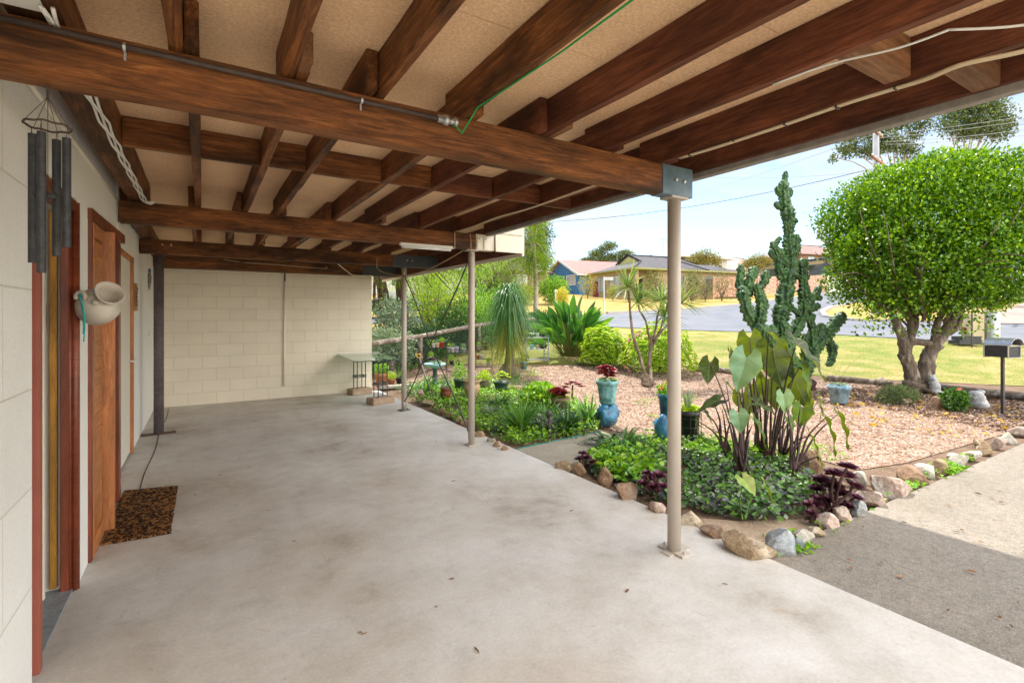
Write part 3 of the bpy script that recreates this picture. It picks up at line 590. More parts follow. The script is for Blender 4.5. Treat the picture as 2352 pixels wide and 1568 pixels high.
# doormat
DM = [g(284, 1130), g(409, 1118), g(392, 1226), g(234, 1253)]
def leopard():
    m, nt, p = base('leopard_coir', .95, .05); v = coord(nt, (1, .8, 1)); vo = nt.nodes.new('ShaderNodeTexVoronoi'); vo.inputs['Scale'].default_value = 42; 
    nv = nt.nodes.new('ShaderNodeTexNoise'); nv.inputs['Scale'].default_value = 20; nt.links.new(v, nv.inputs[0]); md = mixc(nt, .06, v, nv.outputs['Color'], 'ADD'); nt.links.new(md, vo.inputs['Vector'])
    n = noisen(nt, v, 300, 2, .8); c = ramp(nt, vo.outputs['Distance'], [(.0, (.30, .145, .05)), (.30, (.035, .022, .016)), (.52, (.03, .02, .015)), (.56, (.36, .17, .06))])
    c = mixc(nt, 1., c, ramp(nt, n, [(.3, .5), (.7, 1.3)]), 'MULTIPLY'); nt.links.new(c, p.inputs['Base Color']); bump(nt, p, n, 1., .01); return m
mb = MB(); N = 24; top = []
for i in range(N+1):
    for j in range(N+1):
        a = DM[0].lerp(DM[1], i/N); b = DM[3].lerp(DM[2], i/N); q = a.lerp(b, j/N)
        if i in (0, N) or j in (0, N): q = q+Vector((random.uniform(-.004, .004), random.uniform(-.004, .004), 0))
        top.append((q.x, q.y, .016+random.uniform(-.001, .001)))
base_ = [(x, y, .002) for x, y, z in top]; W1 = N+1
fs = [(i*W1+j, i*W1+j+1, (i+1)*W1+j+1, (i+1)*W1+j) for i in range(N) for j in range(N)]
ring = [(0, j) for j in range(N)]+[(i, N) for i in range(N)]+[(N, j) for j in range(N, 0, -1)]+[(i, 0) for i in range(N, 0, -1)]; nn = len(top)
for k in range(len(ring)):
    a = ring[k][0]*W1+ring[k][1]; b = ring[(k+1) % len(ring)]; b = b[0]*W1+b[1]; fs.append((a, b, b+nn, a+nn))
mb.add(top+base_, fs); tag(mb.build('doormat', leopard()), 'leopard print coir doormat in front of the open cedar door', 'doormat')
# glass table on two iron pedestals
GT = thing('glass_table', 'glass topped table on two dark iron pedestals in stone blocks by the rear wall', 'table', (2.2, 9.0, 0))
def up(u, v, z): f = (1.5-z)*FPX/(v-HY); return rf((u-CX)/FPX*f, f, z)
gl = bpy.data.materials.new('table_glass'); gl.use_nodes = True; gp = gl.node_tree.nodes['Principled BSDF']; gp.inputs['Base Color'].default_value = (.30, .58, .48, 1); gp.inputs['Roughness'].default_value = .03; gp.inputs['Transmission Weight'].default_value = .92; gp.inputs['IOR'].default_value = 1.5
cs = [up(766, 811, .735), up(816, 831.5, .735), up(921, 827, .735), up(866, 809, .735)]; L0 = Vector((2.2, 9.0, 0))
mb = MB(); mb.add([c-L0 for c in cs]+[c-L0+Vector((0, 0, .012)) for c in cs], [(3, 2, 1, 0), (4, 5, 6, 7), (0, 1, 5, 4), (1, 2, 6, 5), (2, 3, 7, 6), (3, 0, 4, 7)]); mb.build('glass_top', gl, GT)
SAND = mat('sandstone', (.42, .31, .22), (.34, .24, .16), 5, .9, .2, .5, .006, c3=(.5, .38, .28), fine=50); IRON = mat('wrought_iron', (.035, .045, .045), (.06, .07, .07), 20, .5, .4)
for (u, v, w_) in ((874, 926, 0), (826, 904, 1)):
    c = g(u, v)-L0; px_ = thing('pedestal', '', ''); 
    for kk in ('label', 'category'): del px_[kk]
    px_.parent = GT; px_.location = c; px_.rotation_euler = (0, 0, .25)
    mb = MB(); mb.blob((0, 0, .05), (.30, .145, .12), 5+w_, .05, 3); mb = MB(); mb.box((0, 0, .055), (.42, .24, .11), taper=.97); mb.build('stone_block', SAND, px_, bevel=.012)
    mb = MB(); q = .085
    for sx, sy in ((-1, -1), (1, -1), (1, 1), (-1, 1)): mb.tube([(sx*q, sy*q*.8, .11), (sx*q, sy*q*.8, .70)], .009, 8)
    for z in (.32, .35):
        for a, b in (((-1, -1), (1, -1)), ((1, -1), (1, 1)), ((1, 1), (-1, 1)), ((-1, 1), (-1, -1))): mb.bar((a[0]*(q+.012), a[1]*(q*.8+.012), z), (b[0]*(q+.012), b[1]*(q*.8+.012), z), .012, .012)
    for sy in (-1, 1):
        zz = [(-.15, .725), (-.08, .70), (-.10, .68), (-.02, .70), (.0, .675), (.06, .70), (.09, .68), (.16, .725)]
        for a, b in zip(zz[:-1], zz[1:]): mb.bar((a[0], sy*q*.8, a[1]), (b[0], sy*q*.8, b[1]), .016, .016)
    mb.build('iron_stand', IRON, px_)
# ================================================================ vegetation
npv = lambda v: np.array(v, float)
def clump(name, c, n, L, W, m, parent, spread=.06, elev=(.35, 1.3), droop=(.2, .8), seg=6, prof='sword', Lv=.25, sector=None):
    az = rng.uniform(0, 2*math.pi, n) if sector is None else rng.uniform(sector[0], sector[1], n)
    el = rng.uniform(elev[0], elev[1], n); P = npv(c)+np.stack([np.cos(az)*spread*rng.uniform(0, 1, n), np.sin(az)*spread*rng.uniform(0, 1, n), np.zeros(n)], 1)
    D = np.stack([np.cos(az)*np.cos(el), np.sin(az)*np.cos(el), np.sin(el)], 1)
    q = QM(); q.strips(P, D, L*(1+rng.uniform(-Lv, Lv, n)), W*rng.uniform(.7, 1.2, n), rng.uniform(droop[0], droop[1], n), seg, prof); return q.build(name, m, parent)
def rosette(q, c, r, n=22, tilt=(0, 0), m=None, cup=.5, wd=.42, L=None):
    i = np.arange(n); az = i*2.39996; t = i/n; el = .15+1.15*(1-t)*cup*1.3+rng.uniform(-.08, .08, n)
    D = np.stack([np.cos(az)*np.cos(el), np.sin(az)*np.cos(el), np.sin(el)], 1)
    D[:, 0] += tilt[0]; D[:, 1] += tilt[1]
    P = npv(c)+D*r*.05; N = np.stack([-np.cos(az)*np.sin(el), -np.sin(az)*np.sin(el), np.cos(el)], 1)
    q.leaves(P, D, N, r*(.35+.65*t), r*wd*(.5+.6*t), .15)
def bushcloud(q, c, rad, n, L, W, shell=.35, lump=.12, lf=2.5, up=.5, seed=0, sq=1.0, bottom=-1., outward=.7):
    d = rdir(n, bottom, 1.)
    if sq != 1.0:
        k = (np.abs(d)**sq).sum(1)**(1/sq); d2 = d/k[:, None]
    else: d2 = d
    rr = 1-shell*rng.uniform(0, 1, n)**1.6
    lm = np.array([noise.noise(Vector((float(x[0])*lf+seed, float(x[1])*lf, float(x[2])*lf+seed*2))) for x in d]); rr = rr*(1+lump*lm*2)
    P = npv(c)+d2*rr[:, None]*npv(rad)
    D = d*outward+rng.normal(size=(n, 3))*.55; D[:, 2] += up*.5
    N = d+rng.normal(size=(n, 3))*.45; N[:, 2] += up
    q.leaves(P, D, N, L*rng.uniform(.7, 1.2, n), W*rng.uniform(.7, 1.2, n)); return P
def limb(mb, pts, r0, r1, n=9, wob=.02, sub=5):
    P = [Vector(p) for p in pts]; Q = []
    for i in range(len(P)-1):
        a, b, c, d = P[max(i-1, 0)], P[i], P[i+1], P[min(i+2, len(P)-1)]
        for k in range(sub):
            t = k/sub; q = .5*((2*b)+(c-a)*t+(2*a-5*b+4*c-d)*t*t+(3*b-a-3*c+d)*t**3)
            Q.append(q+Vector((random.uniform(-wob, wob), random.uniform(-wob, wob), 0)))
    Q.append(P[-1]); m = len(Q); mb.tube(Q, [(r0+(r1-r0)*i/(m-1))*(1+random.uniform(-.08, .08)) for i in range(m)], n)
    return Q
BARK = mat('grey_bark', (.24, .19, .135), (.13, .095, .07), 9, .9, .15, .8, .02, c3=(.36, .30, .23), stretch=(1, 1, .35))
BARK2 = mat('dark_bark', (.10, .055, .045), (.055, .03, .025), 7, .9, .1, .9, .03, c3=(.16, .10, .085), stretch=(1, 1, .25))
BARK3 = mat('pale_bark', (.42, .36, .30), (.32, .25, .19), 5, .85, .15, .5, .02, c3=(.5, .44, .37), stretch=(1, 1, .3))
L_TOPI = leafmat('topiary_leaf', [(.03, .105, .004), (.08, .22, .005), (.18, .38, .008), (.29, .50, .012)], .26, .6, .28, (1.8, 1.4, .25))
L_BRIGHT = leafmat('bright_leaf', [(.09, .24, .015), (.19, .40, .02), (.36, .55, .04)], .4, .5, .3)
L_MID = leafmat('mid_leaf', [(.035, .10, .012), (.065, .165, .02), (.11, .24, .035)], .42, .5, .3)
L_DEEP = leafmat('deep_leaf', [(.02, .065, .018), (.035, .10, .025), (.06, .15, .035)], .4, .5, .25)
L_STRAP = leafmat('strap_leaf', [(.04, .13, .02), (.08, .21, .03), (.13, .29, .05), (.21, .36, .08)], .42, .5, .3)
L_YG = leafmat('lime_leaf', [(.24, .42, .015), (.40, .56, .03), (.56, .68, .06)], .4, .5, .3)
L_GREY = leafmat('grey_leaf', [(.14, .20, .13), (.22, .30, .20), (.32, .40, .28)], .6, .3, .2)
L_GUM = leafmat('gum_leaf', [(.055, .10, .035), (.09, .14, .045), (.17, .20, .05), (.07, .11, .05)], .5, .4, .25)
L_CAS = leafmat('feathery_leaf', [(.09, .17, .02), (.20, .33, .02), (.36, .50, .03), (.13, .25, .03)], .6, .3, .4)
L_DRYG = leafmat('dry_blade', [(.20, .24, .05), (.36, .34, .08), (.46, .38, .13)], .8, .2, .3)
L_RED = leafmat('red_leaf', [(.13, .012, .018), (.24, .02, .03), (.33, .05, .05), (.16, .03, .04)], .38, .5, .2, (1.4, .6, .5))
L_PURP = leafmat('purple_leaf', [(.06, .018, .038), (.13, .035, .06), (.20, .07, .09), (.10, .05, .08)], .3, .6, .12, (1.3, .6, .7))
L_AJU = leafmat('ajuga_leaf', [(.04, .13, .015), (.055, .045, .06), (.15, .13, .17), (.10, .24, .03), (.20, .18, .21), (.16, .34, .04), (.05, .10, .03)], .3, .6, .15)
# ---- topiary tree
tb = g(2098, 898); TT = thing('topiary_tree', 'tall clipped round evergreen with twisted double trunk beside the letterbox', 'tree', tb)
mb = MB(); tw = lambda u, v, df=0: at(u, v, 9.78+df)-tb
Q = []
limb(mb, [tw(2098, 905), tw(2096, 870), tw(2085, 830), tw(2078, 800), tw(2072, 770), tw(2055, 735), tw(2040, 690, .2), tw(2030, 620, .4)], .145, .045, 12, .01)
limb(mb, [tw(2112, 905), tw(2122, 860), tw(2132, 820), tw(2145, 795), tw(2168, 765), tw(2190, 730), tw(2212, 690), tw(2235, 620, -.3)], .165, .045, 12, .01)
limb(mb, [tw(2082, 800), tw(2092, 775), tw(2090, 730), tw(2080, 690), tw(2090, 600)], .09, .035, 9, .01)
limb(mb, [tw(2078, 792), tw(2105, 785), tw(2135, 790), tw(2148, 800)], .06, .075, 10, .008)
limb(mb, [tw(2145, 790), tw(2150, 750), tw(2165, 715), tw(2175, 680, -.3), tw(2180, 600, -.5)], .07, .035, 9, .01)
limb(mb, [tw(2092, 790), tw(2105, 740), tw(2098, 700, .3), tw(2130, 600, .5)], .05, .03, 8, .01)
limb(mb, [tw(2165, 770), tw(2195, 755), tw(2215, 700, .4), tw(2240, 610, .6)], .06, .03, 8, .01)
mb.blob(tw(2076, 820), (.10, .10, .09), 3, .5, 3, 2); mb.blob(tw(2100, 885), (.24, .20, .16), 6, .35, 3, 2); mb.blob(tw(2150, 795), (.12, .11, .10), 9, .4, 3, 2); mb.blob(tw(2130, 845), (.14, .13, .17), 4, .3, 3, 2); mb.blob(tw(2160, 780), (.08, .08, .06), 2, .4, 2, 2)
for k in range(7):
    a = k*.9; limb(mb, [(.12*math.cos(a), .12*math.sin(a), .10), (.28*math.cos(a), .28*math.sin(a), .035), (.5*math.cos(a), .5*math.sin(a), -.02)], .07, .02, 7, .01)
for k in range(46):
    a = random.uniform(0, 6.28); h = random.uniform(1.5, 2.1); e = random.uniform(1.0, 1.6)
    limb(mb, [(.35*math.cos(a)+.1, .35*math.sin(a)-.1, h-.3), (.8*e*math.cos(a)+.05, .8*e*math.sin(a), h+.5), (1.2*e*math.cos(a), 1.2*e*math.sin(a), h+.9+random.uniform(-.8, .8))], .022, .006, 5, .02, 3)
mb.build('trunk', BARK, TT, smooth=True)
cc = at(2146, 541, 9.85)-tb; q = QM()
def topi(n, rr0, rr1, L, W, seed):
    d = rdir(n); k = (np.abs(d)**4.6).sum(1)**(1/4.6); d2 = d/k[:, None]
    lm = np.array([noise.noise(Vector((float(x[0])*2.2+3, float(x[1])*2.2, float(x[2])*2.2))) +.6*noise.noise(Vector((float(x[0])*6, float(x[1])*6+4, float(x[2])*6))) for x in d])
    r = rng.uniform(rr0, rr1, n)*(1+.15*lm); P = d2*r[:, None]
    # droop and taper: narrower under the widest point, sloping left shoulder
    rx = P[:, 0].copy(); z = P[:, 2]; tap = np.where(z < -.2, 1-.05*np.clip((-z-.2)/.8, 0, 1)**1.5, 1.)
    tap *= np.where(z > .45, 1-.10*(z-.45)/.55, 1)
    P[:, 0] *= tap; P[:, 1] *= tap
    rad = np.array([1.62, 1.42, 1.38])
    P *= rad
    W3 = np.stack([P[:, 0]*C_+P[:, 1]*S_, -P[:, 0]*S_+P[:, 1]*C_, P[:, 2]-.10*np.clip(-P[:, 0]/2, 0, 1)*(P[:, 2] > 0)], 1)
    dw = np.stack([d[:, 0]*C_+d[:, 1]*S_, -d[:, 0]*S_+d[:, 1]*C_, d[:, 2]], 1)
    sparse = np.array([noise.noise(Vector((float(p[0])*1.6, float(p[1])*1.6, float(p[2])*2.2+9))) for p in W3])
    keep = (sparse > -.24+.08*(z < .1)) | (rng.uniform(size=n) < .5) | (z > .4)
    W3, dw = W3[keep], dw[keep]; n2 = len(W3)
    D = dw*.7+rng.normal(size=(n2, 3))*.6; D[:, 2] += .35; N = dw*.8+rng.normal(size=(n2, 3))*.55; N[:, 2] += .6
    q.leaves(npv(cc)+W3, D, N, L*rng.uniform(.7, 1.25, n2), W*rng.uniform(.7, 1.2, n2), .22)
topi(40000, .86, 1.03, .066, .044, 1); topi(30000, .5, .88, .080, .058, 2); topi(1100, 1.02, 1.10, .07, .042, 3)
P = npv([tw(random.uniform(1960, 2290), random.uniform(690, 770) if random.random() < .5 else random.uniform(690, 735), random.uniform(-1, .8)) for _ in range(650)])
q.leaves(P, rdir(650), rdir(650, .2, 1), .07, .05)
q.build('crown', L_TOPI, TT)
# ---- monstrose cactus
cb = g(1838, 892); CA = thing('cactus', 'tall knobbly branching column cactus beyond the elephant ear clump', 'cactus', cb)
CG = mat('cactus_skin', (.014, .055, .014), (.032, .10, .022), 5, .45, .45, .5, .01, c3=(.07, .17, .04), fine=22)
_nt = CG.node_tree; _p = _nt.nodes['Principled BSDF']; _src = _p.inputs['Base Color'].links[0].from_socket; _g = _nt.nodes.new('ShaderNodeNewGeometry'); _nt.links.new(mixc(_nt, ramp(_nt, _g.outputs['Pointiness'], [(.53, 0.), (.65, .5)]), _src, (.34, .42, .20)), _p.inputs['Base Color'])
def cstem(mb, pts, r0, r1, seed, n=28):
    P = [Vector(p) for p in pts]; Q = []
    for i in range(len(P)-1):
        a, b, c, d = P[max(i-1, 0)], P[i], P[i+1], P[min(i+2, len(P)-1)]; L = (c-b).length; sb = max(2, int(L/.022))
        for k in range(sb):
            t = k/sb; Q.append(.5*((2*b)+(c-a)*t+(2*a-5*b+4*c-d)*t*t+(3*b-a-3*c+d)*t**3))
    Q.append(P[-1]); m = len(Q); vs = []; up = Vector((.3, .9, .2)); lgt = 0
    for i, p in enumerate(Q):
        t = (Q[min(i+1, m-1)]-Q[max(i-1, 0)]).normalized(); a = t.cross(up).normalized(); b = a.cross(t).normalized(); up = b
        if i: lgt += (Q[i]-Q[i-1]).length
        fr = i/(m-1); r = r0+(r1-r0)*fr
        endd = (m-1-i)*.022; r *= min(1, math.sqrt(max(.0, endd/(r1*1.3)))+.02) if endd < r1*1.3 else 1
        r *= 1+.22*noise.noise(Vector((seed*5.1, lgt*4.5, 0)))
        for k in range(n):
            an = 2*math.pi*k/n; rib = abs(math.sin(an*3.5+seed+1.6*noise.noise(Vector((lgt*3, seed, 1)))))
            kn = .5+.5*math.sin(lgt*75+seed+3*math.cos(an*3+seed)+4*noise.noise(Vector((lgt*9, an, seed))))
            rr = r*(.60+.46*rib**.8*(.35+.9*kn)+.34*noise.noise(Vector((math.cos(an)*1.6+seed*9, math.sin(an)*1.6, lgt*11))))
            vs.append(p+a*rr*math.cos(an)+b*rr*math.sin(an))
    fs = [(i*n+k, i*n+(k+1) % n, (i+1)*n+(k+1) % n, (i+1)*n+k) for i in range(m-1) for k in range(n)]
    mb.add(vs, fs+[tuple((m-1)*n+k for k in range(n)), tuple(range(n))[::-1]])
cw = lambda u, v, df=0: at(u, v, 10.5+df)-cb
ST = [([(1832, 895), (1818, 845), (1797, 790), (1792, 740), (1800, 690), (1812, 640)], .17, .15), ([(1812, 650), (1816, 600), (1812, 560), (1812, 530)], .14, .10),
 ([(1812, 535), (1810, 500), (1803, 465)], .09, .13), ([(1803, 475), (1800, 440), (1798, 412)], .11, .09), ([(1801, 425), (1804, 400), (1802, 393)], .06, .055), ([(1800, 455), (1788, 440), (1787, 425)], .06, .055),
 ([(1806, 520), (1822, 505), (1832, 512)], .06, .05), ([(1800, 480), (1785, 472), (1782, 462)], .05, .05), ([(1806, 450), (1816, 445), (1812, 430)], .05, .04), ([(1812, 490), (1812, 520), (1815, 545)], .12, .09),
 ([(1812, 610), (1792, 590), (1778, 565), (1790, 548), (1796, 552)], .10, .07), ([(1790, 600), (1775, 585), (1772, 570)], .07, .06), ([(1812, 600), (1828, 575), (1830, 545), (1830, 537)], .08, .07), ([(1800, 640), (1790, 610), (1795, 570)], .10, .09), ([(1815, 640), (1820, 600), (1822, 568)], .10, .08),
 ([(1805, 770, -.2), (1770, 770, -.3), (1735, 745, -.3), (1718, 715, -.3), (1706, 670, -.2), (1704, 655, -.2)], .12, .11), ([(1712, 690), (1700, 650), (1702, 620), (1700, 606)], .09, .08), ([(1715, 680, -.1), (1722, 650, -.1), (1728, 612)], .10, .07), ([(1728, 640), (1735, 625), (1733, 610)], .07, .06),
 ([(1735, 745), (1748, 700), (1745, 665), (1758, 640), (1760, 620)], .10, .08), ([(1750, 700, -.3), (1745, 680, -.3), (1738, 655, -.3), (1740, 648, -.3)], .09, .08), ([(1742, 665), (1720, 655), (1712, 640)], .07, .06), ([(1735, 760, -.4), (1748, 735, -.4), (1752, 700, -.4), (1752, 675, -.4)], .10, .08),
 ([(1800, 800, -.1), (1825, 760), (1845, 720), (1848, 680)], .12, .11), ([(1848, 690), (1846, 650), (1845, 610), (1842, 592)], .11, .08), ([(1845, 640), (1828, 630), (1832, 620)], .07, .06), ([(1846, 700, .1), (1862, 690), (1876, 672), (1882, 655)], .09, .07), ([(1855, 715), (1868, 705), (1885, 702)], .10, .07), ([(1862, 690), (1852, 665), (1858, 655)], .07, .06), ([(1858, 690), (1870, 680), (1888, 688)], .08, .06), ([(1838, 720), (1815, 705), (1808, 690)], .07, .06),
 ([(1830, 890), (1850, 850), (1872, 800), (1900, 765), (1925, 735), (1942, 720)], .15, .11), ([(1872, 805), (1866, 770), (1872, 745)], .10, .09), ([(1872, 760), (1862, 740), (1870, 720)], .08, .07), ([(1880, 790), (1885, 755), (1886, 740)], .09, .08), ([(1900, 780, .2), (1912, 800, .2), (1908, 830, .2), (1896, 838, .2)], .10, .06), ([(1850, 850), (1850, 810), (1843, 785)], .09, .07), ([(1852, 800), (1848, 780), (1856, 765)], .06, .06),
 ([(1800, 830, -.4), (1780, 800, -.5), (1772, 770, -.5), (1775, 745, -.5)], .11, .10), ([(1775, 790, -.5), (1758, 770, -.6), (1762, 745, -.6)], .08, .08), ([(1800, 790, -.4), (1802, 755, -.4), (1795, 735, -.4)], .09, .08), ([(1825, 880, -.2), (1815, 830, -.4), (1818, 790, -.4)], .13, .08)]
mb = MB()
for i, (pp_, r0, r1) in enumerate(ST): cstem(mb, [cw(*p) for p in pp_], r0*1.05, r1*1.12, i*1.7)
mb.build('stem', CG, CA, smooth=True)
mb = MB(); mb.blob((0, 0, .05), (.3, .3, .2), 2, .4, 3); mb.build('woody_base', BARK2, CA, smooth=True)
# ---- elephant ears
eb = g(1735, 1070); EE = thing('elephant_ear_plant', 'clump of elephant ears with huge heart leaves on dark purple stems in the corner bed', 'plant', eb)
VEIN = QM(); VM = []
def heart(q, c, tip, nrm, L, wid=.8, wave=.045, nseg=8):
    tip = Vector(tip).normalized(); nrm = Vector(nrm); sd = tip.cross(nrm).normalized(); nrm = sd.cross(tip).normalized(); V = []; F = []; c = Vector(c)
    b0 = sum(x.shape[0] for x in q.v)*0
    for s_ in (-1, 1):
        rows = nseg+4; b = len(V)
        for i in range(rows+1):
            t = -.32+1.32*i/rows
            if t < 0: wo = .5*wid*math.sqrt(max(0, 1-((t+.02)/.32)**2))*.92+.02; wi = .05+.35*(-t)
            else: wo = .5*wid*(1-t**1.7)**.9*(1+.18*math.sin(math.pi*min(1, t*1.6))); wi = 0
            wo = max(wo, wi)
            for j in range(5):
                x = wi+(wo-wi)*j/4; edge = j/4
                z = abs(x)*.28+wave*edge*math.sin(t*14+s_)*1.0-.35*max(0, t)**2*.7-.25*x*x+(.015*math.sin(t*22) if 0 < j < 4 else 0)
                V.append(c+tip*(t*L)+sd*(s_*x*L)+nrm*(z*L))
        for i in range(rows):
            for j in range(4): a = b+i*5+j; F.append((a, a+1, a+6, a+5))
    q.add(np.array([tuple(v) for v in V]), np.array(F))
    hw = lambda t: .5*wid*(1-t**1.7)**.9*(1+.18*math.sin(math.pi*min(1, t*1.6)))
    zf = lambda t, x, e: abs(x)*.28+wave*e*math.sin(t*14)-.245*t*t-.25*x*x
    lines = [([(t, 0.) for t in np.linspace(0, .95, 6)], .011)]
    for s_ in (-1, 1):
        for t0, t1 in ((.02, -.18), (.04, .18), (.18, .40), (.34, .58), (.5, .72)):
            xo = (hw(max(t1, 0))*.86 if t1 > 0 else hw(0)*.75); lines.append(([(t0+(t1-t0)*a**1.3, s_*xo*a) for a in (0, .35, .7, 1)], .006))
    for ln, w_ in lines:
        for sgn in (1, -1):
            pp2 = [c+tip*(t*L)+sd*(x*L)+nrm*(zf(max(t, 0), x, abs(x)/max(hw(max(t, 0)), .01))*L+sgn*.003) for t, x in ln]; vv = []; ff = []
            for i in range(len(pp2)):
                d_ = (pp2[min(i+1, len(pp2)-1)]-pp2[max(i-1, 0)]).normalized(); s2 = d_.cross(nrm).normalized()*w_*L*.5; vv += [pp2[i]-s2, pp2[i]+s2]
            for i in range(len(pp2)-1): ff.append((2*i, 2*i+1, 2*i+3, 2*i+2))
            VEIN.add(np.array([tuple(v) for v in vv]), np.array(ff))
def heartmat(name, c1, c2, back):
    m, nt, p = base(name, .45, .35); ge = nt.nodes.new('ShaderNodeNewGeometry'); n = noisen(nt, coord(nt), 9, 4, .6)
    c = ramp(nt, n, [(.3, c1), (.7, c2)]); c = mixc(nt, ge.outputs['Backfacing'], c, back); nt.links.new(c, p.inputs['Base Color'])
    tr = nt.nodes.new('ShaderNodeBsdfTranslucent'); tr.inputs[0].default_value = (.26, .34, .015, 1); ms = nt.nodes.new('ShaderNodeMixShader'); ms.inputs[0].default_value = .30
    nt.links.new(p.outputs[0], ms.inputs[1]); nt.links.new(tr.outputs[0], ms.inputs[2]); nt.links.new(ms.outputs[0], nt.nodes['Material Output'].inputs[0]); bump(nt, p, noisen(nt, coord(nt, (1, 1, 1)), 35, 3), .3, .01); return m
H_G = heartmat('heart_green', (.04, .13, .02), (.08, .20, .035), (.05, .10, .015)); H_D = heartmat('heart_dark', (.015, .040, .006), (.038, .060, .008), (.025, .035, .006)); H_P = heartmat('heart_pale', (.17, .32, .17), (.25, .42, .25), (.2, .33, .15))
Rv = Vector((C_, -S_, 0)); Fw = Vector((S_, C_, 0)); Uv = Vector((0, 0, 1)); STEM = mat('purple_stem', (.05, .022, .035), (.09, .05, .05), 15, .4, .4, c3=(.04, .03, .02))
LV = [ # u v f L tip(r,up,f) normal(r,up,f) mat width
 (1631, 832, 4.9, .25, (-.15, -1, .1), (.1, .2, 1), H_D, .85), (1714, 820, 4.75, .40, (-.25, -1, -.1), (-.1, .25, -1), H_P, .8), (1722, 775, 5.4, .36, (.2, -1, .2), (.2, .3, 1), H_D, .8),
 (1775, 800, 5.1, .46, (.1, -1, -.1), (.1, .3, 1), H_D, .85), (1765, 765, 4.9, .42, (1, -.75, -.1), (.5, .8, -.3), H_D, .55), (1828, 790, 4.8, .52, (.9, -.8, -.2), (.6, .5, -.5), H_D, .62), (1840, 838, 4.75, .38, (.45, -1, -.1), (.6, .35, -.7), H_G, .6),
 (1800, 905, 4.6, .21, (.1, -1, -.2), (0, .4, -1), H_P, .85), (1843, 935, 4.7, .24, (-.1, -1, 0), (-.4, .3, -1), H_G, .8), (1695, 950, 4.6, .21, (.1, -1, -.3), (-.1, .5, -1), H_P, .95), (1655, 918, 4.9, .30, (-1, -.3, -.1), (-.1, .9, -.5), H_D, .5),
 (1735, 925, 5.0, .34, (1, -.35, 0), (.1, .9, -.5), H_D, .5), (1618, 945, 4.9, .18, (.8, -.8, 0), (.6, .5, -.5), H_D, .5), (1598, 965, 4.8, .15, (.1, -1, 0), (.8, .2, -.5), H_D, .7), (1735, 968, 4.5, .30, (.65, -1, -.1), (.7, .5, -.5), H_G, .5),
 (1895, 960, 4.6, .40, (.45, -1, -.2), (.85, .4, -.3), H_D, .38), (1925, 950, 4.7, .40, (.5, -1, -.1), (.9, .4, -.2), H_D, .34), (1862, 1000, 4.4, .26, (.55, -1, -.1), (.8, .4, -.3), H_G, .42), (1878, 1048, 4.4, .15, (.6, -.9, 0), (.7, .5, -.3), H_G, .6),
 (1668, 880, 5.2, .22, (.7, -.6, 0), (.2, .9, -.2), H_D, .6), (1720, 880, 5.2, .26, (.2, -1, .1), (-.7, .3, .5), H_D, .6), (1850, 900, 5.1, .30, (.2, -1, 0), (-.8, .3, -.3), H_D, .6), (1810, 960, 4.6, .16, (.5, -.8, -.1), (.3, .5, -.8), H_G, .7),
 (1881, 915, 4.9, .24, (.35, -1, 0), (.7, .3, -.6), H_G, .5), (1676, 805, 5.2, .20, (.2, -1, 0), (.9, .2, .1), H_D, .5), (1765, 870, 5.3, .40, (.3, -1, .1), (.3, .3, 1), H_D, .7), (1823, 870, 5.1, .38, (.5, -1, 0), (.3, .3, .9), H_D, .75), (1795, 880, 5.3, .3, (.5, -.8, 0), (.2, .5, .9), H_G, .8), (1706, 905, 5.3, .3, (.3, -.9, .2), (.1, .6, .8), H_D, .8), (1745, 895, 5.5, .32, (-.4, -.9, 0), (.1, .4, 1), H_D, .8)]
bases = [(1664, 1041, 0), (1670, 1050, 0), (1697, 1085, 0), (1710, 1092, 0), (1742, 1042, 0), (1755, 1050, 0), (1768, 1056, 0), (1775, 1048, 0), (1800, 1052, 0), (1822, 1096, 0), (1828, 1088, 0), (1712, 1060, 0)]
LM = {}
toW = lambda t: Rv*t[0]+Uv*t[1]+Fw*t[2]
mb = MB()
for i, (u, v, f, L, tp, nr, m, wd) in enumerate(LV):
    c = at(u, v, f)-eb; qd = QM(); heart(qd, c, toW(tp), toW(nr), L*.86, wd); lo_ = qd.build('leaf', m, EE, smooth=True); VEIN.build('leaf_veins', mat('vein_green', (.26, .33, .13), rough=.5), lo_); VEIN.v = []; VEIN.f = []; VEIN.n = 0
    bs = min(bases, key=lambda b: abs(b[0]-(1745+(u-1745)*.5))+random.uniform(0, 28)); B = g(bs[0], bs[1])-eb
    mid = B.lerp(c, .55); mid.z = B.z+(c.z-B.z)*.68+.02; mid += Vector((random.uniform(-.02, .02), random.uniform(-.02, .02), 0))
    limb(mb, [B, B.lerp(mid, .5)+Vector((0, 0, .04)), mid, c], .0145, .004, 7, .0015, 5)
for k in range(34):
    bs = random.choice(bases); B = g(bs[0]+random.uniform(-9, 9), bs[1]+random.uniform(-6, 4))-eb; h = random.uniform(.2, .95); dx = random.uniform(-.16, .18); limb(mb, [B, B+Vector((dx*.4, 0, h*.6)), B+Vector((dx, random.uniform(-.1, .1), h))], .016, .003, 6, .002, 4)
mb.build('stalk', STEM, EE, smooth=True)
for bs in bases[::2]: mb = MB(); mb.blob(g(bs[0], bs[1])-eb+Vector((0, 0, .04)), (.06, .06, .09), bs[0], .5, 2, 3); mb.build('corm', BARK2, EE)
